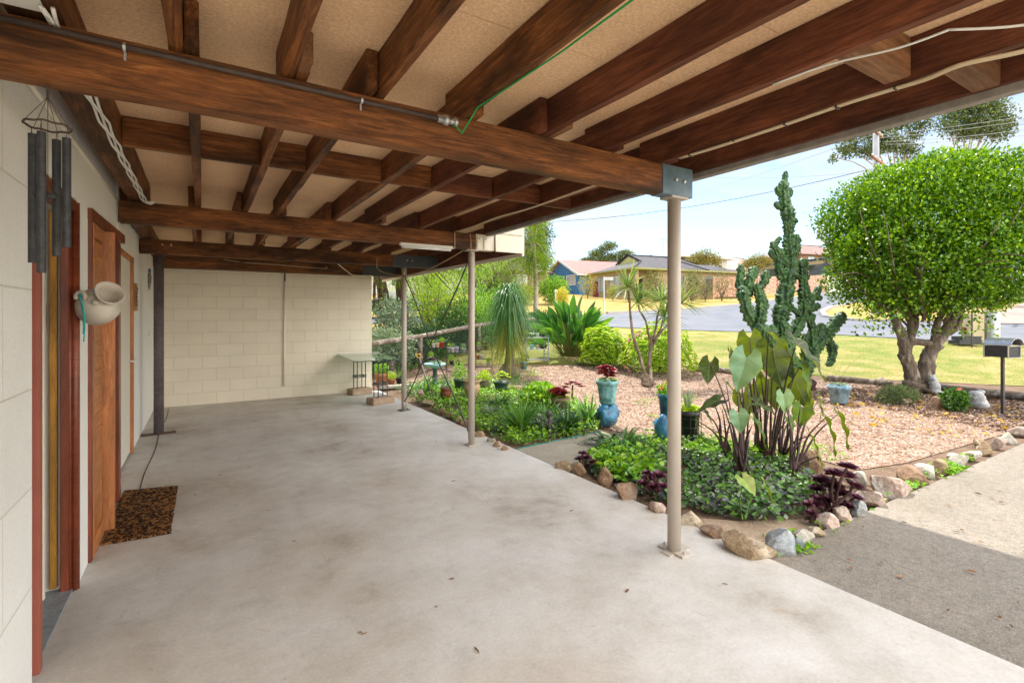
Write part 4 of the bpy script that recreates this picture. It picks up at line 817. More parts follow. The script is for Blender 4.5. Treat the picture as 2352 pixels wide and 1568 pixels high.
# small young elephant ear
sb_ = g(1705, 1192); YE = thing('young_elephant_ear', 'small pale young elephant ear with a yellowing leaf near the front rocks', 'plant', sb_)
q = QM(); LIME = heartmat('heart_lime', (.22, .34, .05), (.34, .42, .09), (.3, .35, .08)); heart(q, at(1760, 1120, 3.85)-sb_, toW((.55, -1, -.1)), toW((.8, .4, -.2)), .24, .35); q.build('leaf', LIME, YE, smooth=True); q = QM(); heart(q, at(1706, 1098, 3.85)-sb_, toW((.2, -.3, -.5)), toW((0, 1, -.4)), .15, .9); q.build('leaf', LIME, YE, smooth=True)
mb = MB(); limb(mb, [(0, 0, 0), at(1700, 1150, 3.85)-sb_, at(1706, 1105, 3.85)-sb_], .007, .003, 6, 0); limb(mb, [(0.03, 0, 0), at(1722, 1150, 3.85)-sb_, at(1738, 1122, 3.85)-sb_, at(1760, 1124, 3.85)-sb_], .011, .004, 6, 0); mb.build('stalk', mat('green_stem', (.10, .2, .03)), YE, smooth=True)
# ---- groundcover in the corner bed
def inpoly(p, poly):
    x, y = p; c = False
    for i in range(len(poly)):
        (x1, y1), (x2, y2) = poly[i], poly[i-1]
        if (y1 > y) != (y2 > y) and x < (x2-x1)*(y-y1)/(y2-y1)+x1: c = not c
    return c
def scatter(poly, n, dens=None):
    out = []; xs = [p[0] for p in poly]; ys_ = [p[1] for p in poly]
    while len(out) < n:
        p = (random.uniform(min(xs), max(xs)), random.uniform(min(ys_), max(ys_)))
        if inpoly(p, poly) and (dens is None or random.random() < dens(p)): out.append(p)
    return out
PG = lambda *pts: [tuple(g(u, v).xy) for u, v in pts]
def cover(name, label, cat, poly, n, L, m, h=.06, dens=None, W=.75, kind='stuff', flat=.5):
    pts = scatter(poly, n, dens); P = np.array([(x, y, Tw(x, y)-.03+random.random()**1.5*h+.01+.5*h*max(0, noise.noise(Vector((x*3, y*3, 0))))) for x, y in pts]); N = rdir(n, .3, 1); D = rdir(n, -.1, flat)
    q = QM(); q.leaves(P, D, N, L*rng.uniform(.6, 1.3, n), L*W*rng.uniform(.7, 1.2, n), .12); o = q.build(name, m); return tag(o, label, cat, None, kind)
cornerpoly = PG((1345, 1062), (1400, 1028), (1500, 1005), (1600, 1005), (1700, 1040), (1800, 1055), (1870, 1085), (1885, 1140), (1840, 1175), (1760, 1195), (1640, 1175), (1500, 1140), (1420, 1110), (1370, 1090))
cover('ground_cover', 'low carpet of purple and green bugleweed leaves filling the corner bed', 'ground cover', cornerpoly, 5600, .055, L_AJU, .06, dens=lambda p: .12+.88*(noise.noise(Vector((p[0]*2.2, p[1]*2.2, 5))) > -.22))
cover('ground_cover', 'broad bright green leaves at the path end of the corner bed', 'ground cover', PG((1345, 1060), (1400, 1030), (1500, 1040), (1520, 1100), (1470, 1120), (1400, 1100)), 900, .075, L_BRIGHT, .12)
cover('low_weeds', 'mixed green seedlings poking through the bugleweed carpet', 'weeds', cornerpoly, 1500, .045, L_STRAP, .13)
sheet('sandy_soil', xy(*[tuple(g(u, v).xy) for u, v in ((1560, 1175), (1700, 1185), (1850, 1180), (1905, 1170), (1870, 1225), (1790, 1285), (1690, 1240), (1600, 1205))]), mat('sandy_soil', (.42, .32, .23), (.30, .22, .15), 9, .95, .1, .8, .01, fine=60, rnd=False), -.036)
cover('ground_cover', 'bright green creeping leaves at the back of the corner bed under the elephant ears', 'ground cover', PG((1400, 1025), (1500, 1000), (1660, 1010), (1800, 1045), (1880, 1060), (1870, 1085), (1780, 1062), (1650, 1050), (1500, 1040)), 1500, .05, L_BRIGHT, .10)
leftpoly = PG((925, 900), (1000, 880), (1120, 868), (1200, 905), (1330, 925), (1385, 965), (1370, 990), (1190, 1020), (1105, 990), (1010, 945))
cover('ground_cover', 'bright green leafy ground cover filling the long bed beside the slab', 'ground cover', leftpoly, 9000, .045, L_BRIGHT, .10, dens=lambda p: .15+.85*(noise.noise(Vector((p[0]*1.6, p[1]*1.6, 3))) > -.05))
cover('low_weeds', 'low mid green weeds and grass scattered through the long bed', 'weeds', PG((900, 890), (1000, 862), (1150, 860), (1260, 880), (1390, 965), (1370, 1000), (1190, 1025), (1010, 950)), 5000, .04, L_MID, .07)
# weeds along edges and tufts in mulch
def grassfield(name, label, poly, n, L, W, m, dens=None):
    pts = scatter(poly, n, dens); P = np.array([(x, y, Tw(x, y)-.045) for x, y in pts]); D = rdir(n, .45, 1); q = QM(); q.strips(P, D, L*rng.uniform(.5, 1.3, n), W, rng.uniform(.1, .5, n), 2, 'taper', .1); return tag(q.build(name, m), label, 'grass', None, 'stuff')
L_LAWN = leafmat('lawn_blade', [(.13, .22, .03), (.22, .29, .05), (.38, .35, .14), (.18, .26, .04)], .7, .3, .35, (1.2, 1.2, .8), patch=(1.1, (.52, .37, .17)))
lawnpoly = [(3.4, 13.4), (6.6, 12.5), (11.1, 9.6), (13.5, 6.1), (15.1, 3.6), (17, 2.2), (26, 2.0), (24, 6), (20, 12), (14, 16), (8, 19), (3, 20)]
grassfield('lawn_grass', 'short sunburnt green and yellow grass on the verge between garden and road', lawnpoly, 60000, .055, .008, L_LAWN)
# mulch chips and fallen leaves
mulchpoly = [(3.3, 10.6), (5.2, 9.5), (5.3, 6.4), (4.6, 5.2), (4.7, 4.2), (5.6, 3.2), (5.5, 2.4), (6.2, 2.25), (9.5, 2.1), (13.0, 2.3), (11.5, 3.4), (12.6, 5.6), (10.7, 9.2), (8.5, 10.8), (6.5, 11.6), (5, 11.8)]
def chips(name, label, cat, poly, n, L, W, m, dens=None, z=-.03):
    pts = scatter(poly, n, dens); P = np.array([(x, y, Tw(x, y)+z+random.random()*.016) for x, y in pts]); D = rdir(n, -.18, .25); N = rdir(n, .5, 1); q = QM(); q.leaves(P, D, N, L*rng.uniform(.4, 1.5, n), W*rng.uniform(.5, 1.4, n), .1); return tag(q.build(name, m), label, cat, None, 'stuff')
CHIPM = leafmat('chip_bits', [(.62, .48, .40), (.42, .29, .22), (.74, .62, .54), (.17, .10, .065), (.54, .41, .33), (.28, .18, .125)], .9, .1, .0)
chips('mulch_chips', 'pale weathered wood chip mulch spread over the garden bed', 'mulch', mulchpoly, 70000, .032, .013, CHIPM)
DARKC = leafmat('dark_bits', [(.08, .045, .03), (.15, .085, .05), (.26, .16, .10), (.11, .06, .04)], .95, .1, .0)
treepoly = PG((1830, 900), (2000, 885), (2352, 900), (2600, 960), (2560, 1010), (2352, 1000), (2200, 965), (2000, 930), (1890, 925))
chips('bark_litter', 'dark bark litter under the clipped tree', 'mulch', treepoly, 9000, .05, .02, DARKC)
chips('fallen_leaves', 'yellow fallen leaves scattered on the mulch around the clipped tree', 'leaves', PG((1880, 905), (2050, 890), (2352, 930), (2500, 990), (2352, 1000), (2200, 1000), (2000, 985), (1850, 960)), 230, .075, .045, leafmat('yellow_litter', [(.62, .42, .05), (.50, .30, .04), (.60, .50, .18)], .8, .1, .2), z=-.018)
def stain_leaves(name, label, box, n):
    q = QM(); P = np.stack([rng.uniform(box[0], box[2], n), rng.uniform(box[1], box[3], n), np.full(n, .003)], 1); q.leaves(P, rdir(n, -.05, .1), rdir(n, .8, 1), rng.uniform(.015, .06, n), rng.uniform(.006, .02, n), .1)
    return tag(q.build(name, leafmat('litter_bits', [(.06, .035, .02), (.3, .16, .08), (.12, .07, .04)], .9, .1, 0)), label, 'leaf litter', None, 'stuff')
stain_leaves('leaf_litter', 'tiny dry leaves and twigs scattered on the driveway', (3.1, -.5, 9, 1.7), 170)
stain_leaves('leaf_litter', 'a few dark crumbs of dirt scattered over the smooth carport floor', (-.4, 1.2, 2.9, 8), 22)
# ---- lawn edge logs
LOGM = mat('weathered_log', (.30, .25, .20), (.15, .115, .09), 6, .9, .1, .9, .02, c3=(.42, .37, .31), stretch=(1, 1, 1))
def logat(pts, r, label):
    mb = MB(); limb(mb, [g(u, v)+Vector((0, 0, r*.5)) for u, v in pts], r, r*.85, 10, .006, 4); tag(mb.build('edging_log', LOGM, smooth=True), label, 'log', 'logs edging the lawn')
logat([(1590, 850), (1650, 852), (1690, 858)], .07, 'grey edging log behind the round bush next to the near post')
logat([(1895, 872), (1960, 876), (2050, 886)], .075, 'grey edging log between the cactus and the clipped tree')
logat([(2140, 892), (2220, 903), (2352, 917), (2480, 940)], .085, 'dark edging log behind the stone ornaments and letterbox')
# ---- rocks
RK = [mat('rock_tan', (.40, .30, .19), (.27, .19, .11), 6, .9, .2, .8, .02, c3=(.52, .44, .33), fine=30), mat('rock_pink', (.50, .40, .34), (.36, .26, .20), 6, .9, .2, .8, .02, c3=(.62, .55, .5), fine=30), mat('rock_blue', (.24, .265, .29), (.33, .35, .36), 4, .8, .3, .7, .02, c3=(.30, .27, .22), fine=25), mat('rock_brown', (.19, .115, .07), (.28, .18, .115), 6, .9, .2, .9, .02, c3=(.36, .27, .20), fine=28), mat('rock_white', (.58, .54, .47), (.44, .40, .34), 6, .85, .2, .7, .02, c3=(.32, .3, .22), fine=28)]
def rock(u, v, wpx, hpx, k, label, grp=None, seed=None, rz=None, depth=.8):
    p = g(u, v); f = gf(v); s_ = f/FPX; d = (wpx*s_/2*1.22, wpx*s_/2*depth*1.2, hpx*s_*.78)
    mb = MB(); sd = seed if seed is not None else u*.37; mb.blob((0, 0, 0), d, sd, .40, 4, .9, .07, rz=0 if rz is None else rz, cuts=11)
    o = mb.build('rock', RK[k]); o.location = p+Vector((0, 0, d[2]*.18)); o.rotation_euler = (0, 0, -TH); return tag(o, label, 'rock', grp)
gA = 'rocks edging the corner bed'; gB = 'rocks lining the driveway edge'; gC = 'stones along the slab by the long bed'
rock(1708, 1262, 96, 56, 0, 'largest tan lichen covered boulder at the front of the corner bed', gA); rock(1793, 1262, 66, 62, 2, 'blue grey angular rock at the driveway corner of the bed', gA)
rock(1643, 1228, 56, 34, 3, 'brown rock between the near post and the largest tan boulder', gA); rock(1590, 1200, 62, 28, 0, 'flat tan rock just behind the near post base', gA); rock(1845, 1238, 42, 30, 4, 'small whitish rock just right of the blue grey rock', gA); rock(1830, 1255, 30, 24, 2, 'little grey rock wedged beside the blue grey one', gA)
rock(1510, 1170, 40, 30, 1, 'pinkish rock left of the near post at the slab edge', gA); rock(1438, 1140, 52, 40, 3, 'brown round rock at the slab edge below the purple leaves', gA); rock(1395, 1108, 36, 34, 3, 'chocolate rock third from the concrete path corner', gA); rock(1330, 1085, 30, 28, 3, 'rusty upright stone by the end of the concrete path', gA); rock(1297, 1075, 36, 26, 0, 'tan stone touching the corner of the concrete path', gA)
rock(1872, 1222, 40, 24, 0, 'tan flat rock half hidden under the weeds by the driveway', gA); rock(1900, 1200, 50, 30, 1, 'pink grey rock below the dark purple rosettes', gA); rock(1935, 1188, 46, 36, 1, 'rounded rosy rock right under the dark purple rosettes', gA); rock(1968, 1178, 40, 36, 2, 'grey speckled rock right of the dark rosettes', gA)
rock(1868, 1085, 50, 50, 3, 'big dusky rock behind the dark purple rosettes', gA); rock(2000, 1150, 62, 30, 1, 'flat peach rock along the driveway edge', gB); rock(1975, 1110, 38, 36, 4, 'white and grey rock above the peach flat one', gB)
rock(2045, 1128, 72, 46, 1, 'large pink faceted rock along the driveway', gB); rock(2095, 1103, 60, 46, 3, 'big rusty brown rock with a pale top along the driveway', gB); rock(2130, 1085, 44, 32, 4, 'white rock beside the big rusty brown one', gB); rock(2160, 1080, 46, 26, 0, 'low tan rock with weeds growing against its right end', gB)
for i, (u, v, w_, h_, k) in enumerate([(2203, 1064, 40, 24, 4), (2235, 1050, 36, 22, 1), (2262, 1036, 34, 20, 0), (2290, 1024, 34, 22, 1), (2315, 1010, 34, 22, 4), (2340, 996, 36, 24, 1), (2372, 984, 40, 26, 0), (2188, 1050, 24, 14, 1), (2250, 1020, 26, 14, 0)]):
    rock(u, v, w_, h_, k, 'one of the small pale rocks at the far end of the driveway edging', 'small pale rocks at the far end of the driveway edging')
for i, (u, v, w_, h_, k) in enumerate([(945, 897, 16, 12, 1), (966, 912, 15, 22, 1), (982, 925, 30, 16, 3), (1000, 934, 18, 12, 3), (1016, 945, 20, 12, 3), (1036, 953, 20, 12, 0), (1052, 963, 16, 10, 3), (1068, 973, 22, 18, 3), (1105, 1000, 22, 14, 0), (1128, 1012, 16, 12, 4), (1142, 1022, 24, 14, 3), (1160, 1030, 18, 10, 3)]):
    rock(u, v+2, w_, h_, k, 'one of the small reddish brown stones edging the slab beside the long bed', gC)
rock(1585, 1000, 50, 26, 2, 'long grey slab rock behind the black cage planter', gA, depth=.5)
# stepping litter rocks near the tree
rock(2195, 935, 20, 16, 4, 'smooth white stone under the clipped tree'); rock(2160, 935, 60, 26, 3, 'dull reddish slab rock under the clipped tree'); rock(2025, 882, 24, 18, 1, 'pale stone against the edging log by the trunk'); rock(2080, 925, 28, 14, 0, 'tan stone lying in the litter below the tree trunk')
# weeds beside rocks
cover('low_weeds', 'patchy green weeds along the rocks at the driveway edge', 'weeds', PG((1700, 1240), (1840, 1225), (1960, 1165), (2090, 1085), (2230, 1040), (2240, 1070), (2100, 1120), (1960, 1200), (1850, 1270), (1780, 1285)), 900, .035, L_BRIGHT, .05, dens=lambda p: .03+.97*(noise.noise(Vector((p[0]*2.2, p[1]*2.2, 8))) > .18))
cover('low_weeds', 'tiny green seedlings dotted over the open mulch', 'weeds', PG((1450, 920), (1560, 900), (1700, 930), (1950, 1040), (2150, 1060), (2180, 1080), (1950, 1090), (1700, 1000), (1480, 990)), 500, .03, L_BRIGHT, .03, dens=lambda p: .02+.98*(noise.noise(Vector((p[0]*1.5, p[1]*1.5, 4))) > .25))
# ================================================================ garden plants and pots
TERRA = mat('terracotta', (.48, .20, .10), (.38, .15, .075), 8, .8, .2, .3, .003, fine=40); TERR2 = mat('glazed_brown', (.22, .07, .035), (.14, .045, .025), 12, .35, .5, .4, .004)
TAN = mat('tan_stoneware', (.50, .36, .21), (.40, .27, .15), 8, .6, .3, .3, .003); BLACKP = mat('black_plastic', (.015, .016, .018), (.03, .032, .034), 10, .4, .5)
AQUA = mat('aqua_paint', (.12, .31, .31), (.22, .43, .42), 9, .5, .35, .5, .004, c3=(.07, .20, .21), fine=30); BLUEW = mat('blue_wash', (.10, .22, .32), (.26, .38, .45), 7, .7, .3, .5, .004, c3=(.07, .14, .22), fine=30)
BLUE = mat('blue_glaze', (.02, .10, .22), (.05, .22, .36), 5, .35, .5, .4, .01, c3=(.01, .05, .11)); DKG = mat('dark_green_glaze', (.02, .055, .045), (.035, .09, .07), 8, .35, .5); WHP = mat('white_pot', (.62, .62, .58), (.5, .5, .46), 12, .5, .4); LAV = mat('lavender_pot', (.42, .36, .62)); REDP = mat('red_pot', (.45, .03, .025)); GRP = mat('green_pot', (.14, .42, .05)); CRP = mat('cream_pot', (.60, .50, .34)); GREYPOT = mat('grey_pot', (.22, .25, .28), (.3, .33, .36), 9)
BARKSOIL = mat('potting_soil', (.05, .03, .02), (.1, .06, .04), 20, .95, .1, .6, .01)
PROF = {'taper': [(.70, 0), (.74, .03), (.96, .82), (1.04, .82), (1.06, 1), (.93, 1), (.9, .86), (0, .86)],
 'urn': [(.45, 0), (.5, .04), (.42, .12), (.70, .3), (.86, .55), (.80, .74), (.68, .82), (1.0, .94), (1.03, 1), (.85, 1), (.65, .85), (0, .85)],
 'round': [(.5, 0), (.72, .12), (.95, .45), (.97, .62), (.85, .84), (1.0, .9), (1.02, 1), (.86, 1), (.8, .86), (0, .86)],
 'barrel': [(.72, 0), (.80, .1), (.93, .45), (.98, .75), (1.0, .76), (1.0, .82), (.97, .83), (1, 1), (.9, 1), (.88, .85), (0, .85)],
 'ribs': [(.66, 0)]+[(.70+.27*t+.04*(i % 2), t) for i, t in enumerate([.04, .1, .24, .28, .34, .48, .52, .58, .72, .78])]+[(.98, .82), (1.07, .86), (1.08, 1), (.93, 1), (.9, .88), (0, .88)],
 'box': [(.8, 0), (.84, .04), (.97, .95), (1.0, .95), (1.0, 1), (.9, 1), (.88, .88), (0, .88)]}
def foliage(par, kind, r, h, z, mats=None):
    q = QM(); m = mats
    if kind == 'red':
        m = m or L_RED
        for k in range(9): a = k*2.4; rosette(q, (r*.5*math.cos(a)*(k > 0), r*.5*math.sin(a)*(k > 0), z+h*(.95-.075*k)), r*.72, 26, (.4*math.cos(a)-.2*S_, .4*math.sin(a)-.2*C_), wd=.62)
    elif kind == 'rosettes':
        m = m or L_YG
        for k in range(14): a = k*2.4; rr = r*.95*math.sqrt(k/14); rosette(q, (rr*math.cos(a), rr*math.sin(a), z+h*(.8-.5*(k/14))), r*.38, 14, (.5*math.cos(a)*k/14, .5*math.sin(a)*k/14))
    elif kind == 'bush': m = m or L_BRIGHT; bushcloud(q, (0, 0, z+h*.5), (r*1.15, r*1.15, h*.6), 420, r*.30, r*.20, .7, .2)
    elif kind == 'fine': m = m or L_GREY; bushcloud(q, (0, 0, z+h*.5), (r*1.1, r*1.1, h*.6), 520, r*.22, r*.07, .8, .2)
    elif kind == 'strap':
        m = m or L_STRAP; n = 34; a = rng.uniform(0, 6.28, n); e = rng.uniform(.5, 1.4, n); D = np.stack([np.cos(a)*np.cos(e), np.sin(a)*np.cos(e), np.sin(e)], 1)
        q.strips(np.tile([[0, 0, z]], (n, 1)), D, h*rng.uniform(.9, 1.4, n), r*.16, rng.uniform(.1, .6, n), 5, 'sword')
    elif kind == 'succ':
        m = m or L_GREY
        for k in range(9): a = k*2.4; rr = r*.7*math.sqrt(k/9); rosette(q, (rr*math.cos(a), rr*math.sin(a), z+h*.35), r*.45, 12, (.3*math.cos(a), .3*math.sin(a)), L=1)
    return q.build('foliage', m, par)
def potted(label, loc, r, h, prof, m, kind='bush', ph=None, fm=None, grp=None, name='potted_plant', cat='pot plant', n=20, sq=0, extra=None):
    t = thing(name, label, cat, loc, grp); mb = MB(); mb.lathe([(a*r, b*h) for a, b in PROF[prof]], (0, 0, 0), n, sq=sq); mb.build('pot', m, t, smooth=not sq)
    mb = MB(); mb.lathe([(r*.86, h*.84), (r*.5, h*.9), (0, h*.92)], (0, 0, 0), 14); mb.build('soil', BARKSOIL, t)
    if kind: foliage(t, kind, r, ph or r*1.6, h*.9, fm)
    if kind in ('red',) : foliage(t, 'rosettes', r*.9, (ph or r)*.35, h*.9, L_YG)
    return t
def potpx(label, u, v, wpx, hpx, prof, m, kind='bush', php=None, **k):
    s_ = gf(v)/FPX; return potted(label, g(u, v), wpx*s_/2, hpx*s_, prof, m, kind, (php or wpx)*s_, **k)
G1 = 'pots in the long bed'
potpx('big terracotta pot of pink and white geraniums at the end of the rear wall', 876, 889, 29, 32, 'taper', TERRA, 'bush', 26, grp=G1); potpx('small terracotta pot beside the big geranium pot', 899, 886, 17, 16, 'taper', TERRA, 'bush', 16, grp=G1, fm=L_YG)
potpx('black plastic pot with white flowered strappy plant behind the rear cream post', 918, 884, 18, 17, 'taper', BLACKP, 'strap', 30, grp=G1)
potpx('glazed brown round pot with grey succulents left of the tan urn', 1024, 917, 27, 27, 'round', TERR2, 'fine', 22, grp=G1); potpx('tan stoneware urn of mixed succulents directly behind the cream brace post', 1084, 914, 44, 42, 'urn', TAN, 'succ', 20, grp=G1, fm=L_YG)
potpx('dark green glazed pot with lime leafed bush left of the tan urn', 1056, 897, 27, 27, 'taper', DKG, 'bush', 36, grp=G1); potpx('square ribbed dark planter topped with lime and pink jade rosettes', 1152, 898, 40, 22, 'ribs', DKG, 'rosettes', 30, grp=G1, n=4)
t = potpx('wide woven barrel pot with turquoise band and dark red rosettes', 1285, 941, 47, 30, 'barrel', mat('woven_brown', (.22, .17, .11), (.12, .09, .06), 30, .9, .2, .8, .006), 'red', 20, grp=G1)
s_ = gf(941)/FPX; mb = MB(); mb.lathe([(23.2*s_*.86, 8*s_), (23.7*s_*.91, 13*s_)], (0, 0, 0), 20, closed=False); mb.build('band', mat('turq_band', (.02, .38, .42)), t)
potpx('dark navy pot with broad green leaves next to the swollen palm base', 1203, 848, 20, 16, 'taper', BLUE, 'bush', 24, grp=G1, fm=L_MID); potpx('small brick red pot tucked between palm base and navy pot', 1189, 849, 15, 14, 'taper', TERRA, 'bush', 14, grp=G1, fm=L_GREY)
potpx('bowl of low rosemary green succulents in front of the palm base', 1185, 895, 26, 8, 'round', TAN, 'fine', 34, grp=G1, fm=L_MID); potpx('old clay bowl with broad leaf plant amid the strappy clumps', 1212, 925, 30, 18, 'round', TERR2, 'bush', 18, grp=G1, fm=L_MID)
potpx('little brown pot holding a cascading plant right of the big urn', 1113, 893, 24, 20, 'round', mat('old_clay', (.2, .16, .12)), 'bush', 22, grp=G1, fm=L_YG)
potpx('hanging black pot on the fence near the fork handle', 953, 838, 13, 12, 'taper', BLACKP, 'strap', 12, grp=G1, fm=L_MID); potpx('black nursery pot standing behind the glass table', 907, 842, 16, 14, 'taper', BLACKP, 'red', 12, grp=G1)
# log stump
sp = g(902, 858); mb = MB(); mb.tube([(0, 0, -.05), (-.02, 0, .12), (-.06, 0, .34)], [.10, .085, .075], 12); tag(mb.build('log_stump', LOGM), 'grey sawn log stump leaning behind the glass table', 'log').location = sp
mb = MB(); mb.bar((0, 0, .02), (.62, -.1, .02), .22, .05); o = tag(mb.build('stone_ledge', mat('ledge_stone', (.5, .46, .4), (.4, .36, .3), 6, .9)), 'pale stone ledge under the terracotta pots at the wall end', 'ledge'); o.location = g(872, 891)
# birdbath planter
bp = g(999, 886); BB = thing('birdbath', 'pale blue birdbath bowl on a dark green fluted pedestal planted with succulents', 'birdbath', bp); s_ = gf(886)/FPX; hh = 46*s_
mb = MB(); mb.lathe([(.10, 0), (.105, .03), (.06, .07), (.05, hh*.5), (.045, hh-.08), (.07, hh-.03)], (0, 0, 0), 16); mb.build('pedestal', DKG, BB, smooth=True)
mb = MB(); mb.lathe([(.05, hh-.05), (.13, hh-.03), (.215, hh+.015), (.228, hh+.04), (.222, hh+.055), (.20, hh+.05), (.12, hh+.01), (0, hh)], (0, 0, 0), 28); mb.build('bowl', mat('powder_blue', (.25, .46, .55), (.34, .55, .62), 9, .5), BB, smooth=True)
foliage(BB, 'succ', .17, .18, hh+.02); 
q = QM(); rosette(q, (-.09, 0, hh+.16), .10, 20); rosette(q, (-.03, -.05, hh+.12), .08, 18); q.build('red_rosette', L_PURP, BB)
clump('green_tuft', (.06, 0, hh+.02), 30, .16, .03, L_BRIGHT, BB, .06)
# garden fork
a = at(960, 813, 8.95); b = at(988, 896, 8.75); FK = thing('garden_fork', 'garden fork with yellow handle stuck upright in the long bed', 'garden fork', b); d = (a-b)
mb = MB(); mb.tube([(0, 0, 0), d*.35], .012, 8); mb.build('socket', STEEL, FK); mb = MB(); mb.tube([d*.3, d*.9], .014, 8); mb.build('shaft', mat('grey_timber', (.36, .33, .30), (.28, .25, .22), 8), FK)
mb = MB(); mb.tube([d*.88, d*.92+Rv*.035, d+Rv*.045], .010, 8); mb.tube([d*.88, d*.92-Rv*.035, d-Rv*.045], .010, 8); mb.tube([d+Rv*.05, d-Rv*.05], .013, 8); mb.build('handle', mat('yellow_handle', (.75, .5, .18), (.7, .42, .12), 8), FK)
mb = MB()
mb.bar(-Rv*.07, Rv*.07, .014, .014)
for k in (-1.5, -.5, .5, 1.5): mb.tube([Rv*k*.045, Rv*k*.047-d*.12, Rv*k*.05-d*.27], [.006, .0055, .003], 6)
mb.build('tines', STEEL, FK)
# plant stands with small pots
WIREM = mat('black_wire', (.02, .022, .022), (.05, .045, .04), 20, .5)
def stand(u0, u1, vt, vb, f, shelves, label):
    c = at((u0+u1)/2, vb, f); t = thing('plant_stand', label, 'plant stand', c, 'plant stands by the fence'); w_ = (u1-u0)*f/FPX/2; H_ = (vb-vt)*f/FPX; mb = MB()
    for sx in (-1, 1):
        for sy in (-.1, .1): mb.tube([Rv*w_*sx+Fw*sy, Rv*w_*sx+Fw*sy+Uv*H_], .005, 6)
        mb.tube([Rv*w_*sx-Fw*.1+Uv*H_, Rv*w_*sx+Uv*(H_+.03), Rv*w_*sx+Fw*.1+Uv*H_], .005, 6)
    mb.build('frame', WIREM, t)
    for v in shelves:
        z = (vb-v)*f/FPX; mb = MB()
        for k in range(6): mb.tube([Rv*-w_+Fw*(-.1+.04*k)+Uv*z, Rv*w_+Fw*(-.1+.04*k)+Uv*z], .004, 5)
        for sx in (-1, -.5, 0, .5, 1): mb.tube([Rv*w_*sx-Fw*.1+Uv*z, Rv*w_*sx+Fw*.1+Uv*z], .004, 5)
        mb.build('shelf', WIREM, t)
    return t
stand(981, 1024, 782, 862, 12.4, [798, 828, 848], 'black wire plant stand holding the red pot left of the birdbath'); stand(1027, 1076, 783, 862, 12.6, [809, 837, 853], 'black wire plant stand with white and lavender pots'); stand(1093, 1130, 762, 852, 13.0, [803, 824, 842], 'tall black wire plant stand to the right of the brace post')
G2 = 'small pots on the wire plant stands'
for (u, v, f, w_, h_, m, k, lb) in [(987, 797.5, 12.4, 8, 8, GRP, 'bush', 'tiny white and green pot at the left end of the top wire shelf'), (996, 797.5, 12.4, 9, 9, WHP, 'rosettes', 'tiny white pot second from left on the top wire shelf'), (1005, 797.5, 12.4, 9, 10, CRP, 'fine', 'tiny cream pot beside the red one on the wire shelf'), (1015, 797.5, 12.4, 10, 12, REDP, 'bush', 'tiny red pot at the right end of the top wire shelf'),
 (1031, 808.5, 12.6, 10, 12, GREYPOT, 'rosettes', 'grey pot with lime rosettes on the second wire stand'), (1040, 808.5, 12.6, 10, 10, WHP, 'fine', 'white pot with pale blooms on the second wire stand'), (1049, 808.5, 12.6, 10, 11, LAV, 'succ', 'lavender coloured pot on the second wire stand'), (1065, 811, 12.6, 12, 11, GREYPOT, 'fine', 'blue grey pot at the right of the second wire stand'),
 (1037, 836.5, 12.6, 11, 8, BLACKP, 'bush', 'black pot with green plant on the lower shelf of the second stand'), (1052, 836.5, 12.6, 11, 7, BLACKP, 'strap', 'black pot with spiky plant on the lower shelf of the second stand'), (1099, 802.5, 13, 8, 9, CRP, 'bush', 'beige pot high on the tallest wire stand'), (1117, 802.5, 13, 8, 9, TERR2, 'red', 'brown pot high on the tallest wire stand'),
 (1098, 823.5, 13, 8, 8, TERRA, 'succ', 'terracotta pot on the middle shelf of the tallest stand'), (1106, 823.5, 13, 9, 8, WHP, 'fine', 'whitish pot on the middle shelf of the tallest stand'), (1122, 841.5, 13, 11, 9, WHP, 'bush', 'white pot low on the tallest wire stand'), (990, 827.5, 12.4, 11, 8, BLACKP, 'bush', 'black pot on the middle shelf behind the birdbath')]:
    s_ = f/FPX; potted(lb, at(u, v, f), w_*s_/2, h_*s_, 'taper', m, k, w_*s_*1.1, grp=G2, n=14)
# metal shelf
c0 = g(1230, 830); MS = thing('metal_shelf', 'grey three tier metal shelf of pots in front of the bird of paradise', 'shelf', c0); f0 = gf(830); s_ = f0/FPX
sr = (Rv*.93+Fw*.36).normalized(); sd_ = (Fw*.93-Rv*.36).normalized(); mb = MB(); hw, hd, hz = 27*s_, .14, 55*s_
for a in (-1, 1):
    for b in (-1, 1): mb.bar(sr*hw*a+sd_*hd*b+Uv*-.02, sr*hw*a+sd_*hd*b+Uv*(hz+.02), .022, .022)
mb.bar(sr*-hw+sd_*hd+Uv*.35, sr*hw+sd_*hd+Uv*.35, .012, .012)
for a in (-1, 1): mb.bar(sr*hw*a-sd_*hd+Uv*.2, sr*hw*a+sd_*hd+Uv*.2, .012, .012)
mb.build('frame', GREYPOT, MS)
for z in (.06, hz*.52, hz):
    mb = MB(); mb.bar(sr*-hw+Uv*z, sr*hw+Uv*z, hd*2, .02); mb.build('shelf_board', mat('grey_board', (.38, .38, .37), (.28, .28, .28), 8), MS)
for (x, z, w_, h_, m, k, lb) in [(-.85, hz, .12, .07, BLACKP, 'bush', 'black tray pot at the left of the metal shelf top'), (-.35, hz, .14, .07, BLACKP, 'red', 'black pot with deep red rosettes on the metal shelf top'), (.2, hz, .10, .11, WHP, None, 'white square pot on the metal shelf top'), (.7, hz, .13, .09, BLACKP, 'bush', 'black pot with green seedlings at the right of the metal shelf top'), (-.35, hz*.52, .13, .11, mat('sky_pot', (.2, .5, .6)), None, 'sky blue pot on the middle tier of the metal shelf'), (.15, hz*.52, .10, .10, CRP, 'fine', 'cream pot on the middle tier of the metal shelf'), (.65, hz*.52, .14, .07, BLACKP, 'strap', 'black pot on the middle tier of the metal shelf')]:
    potted(lb, c0+sr*hw*x+Uv*(z+.011), w_/2, h_, 'taper', m, k, w_, grp='small pots on the metal shelf', n=14)
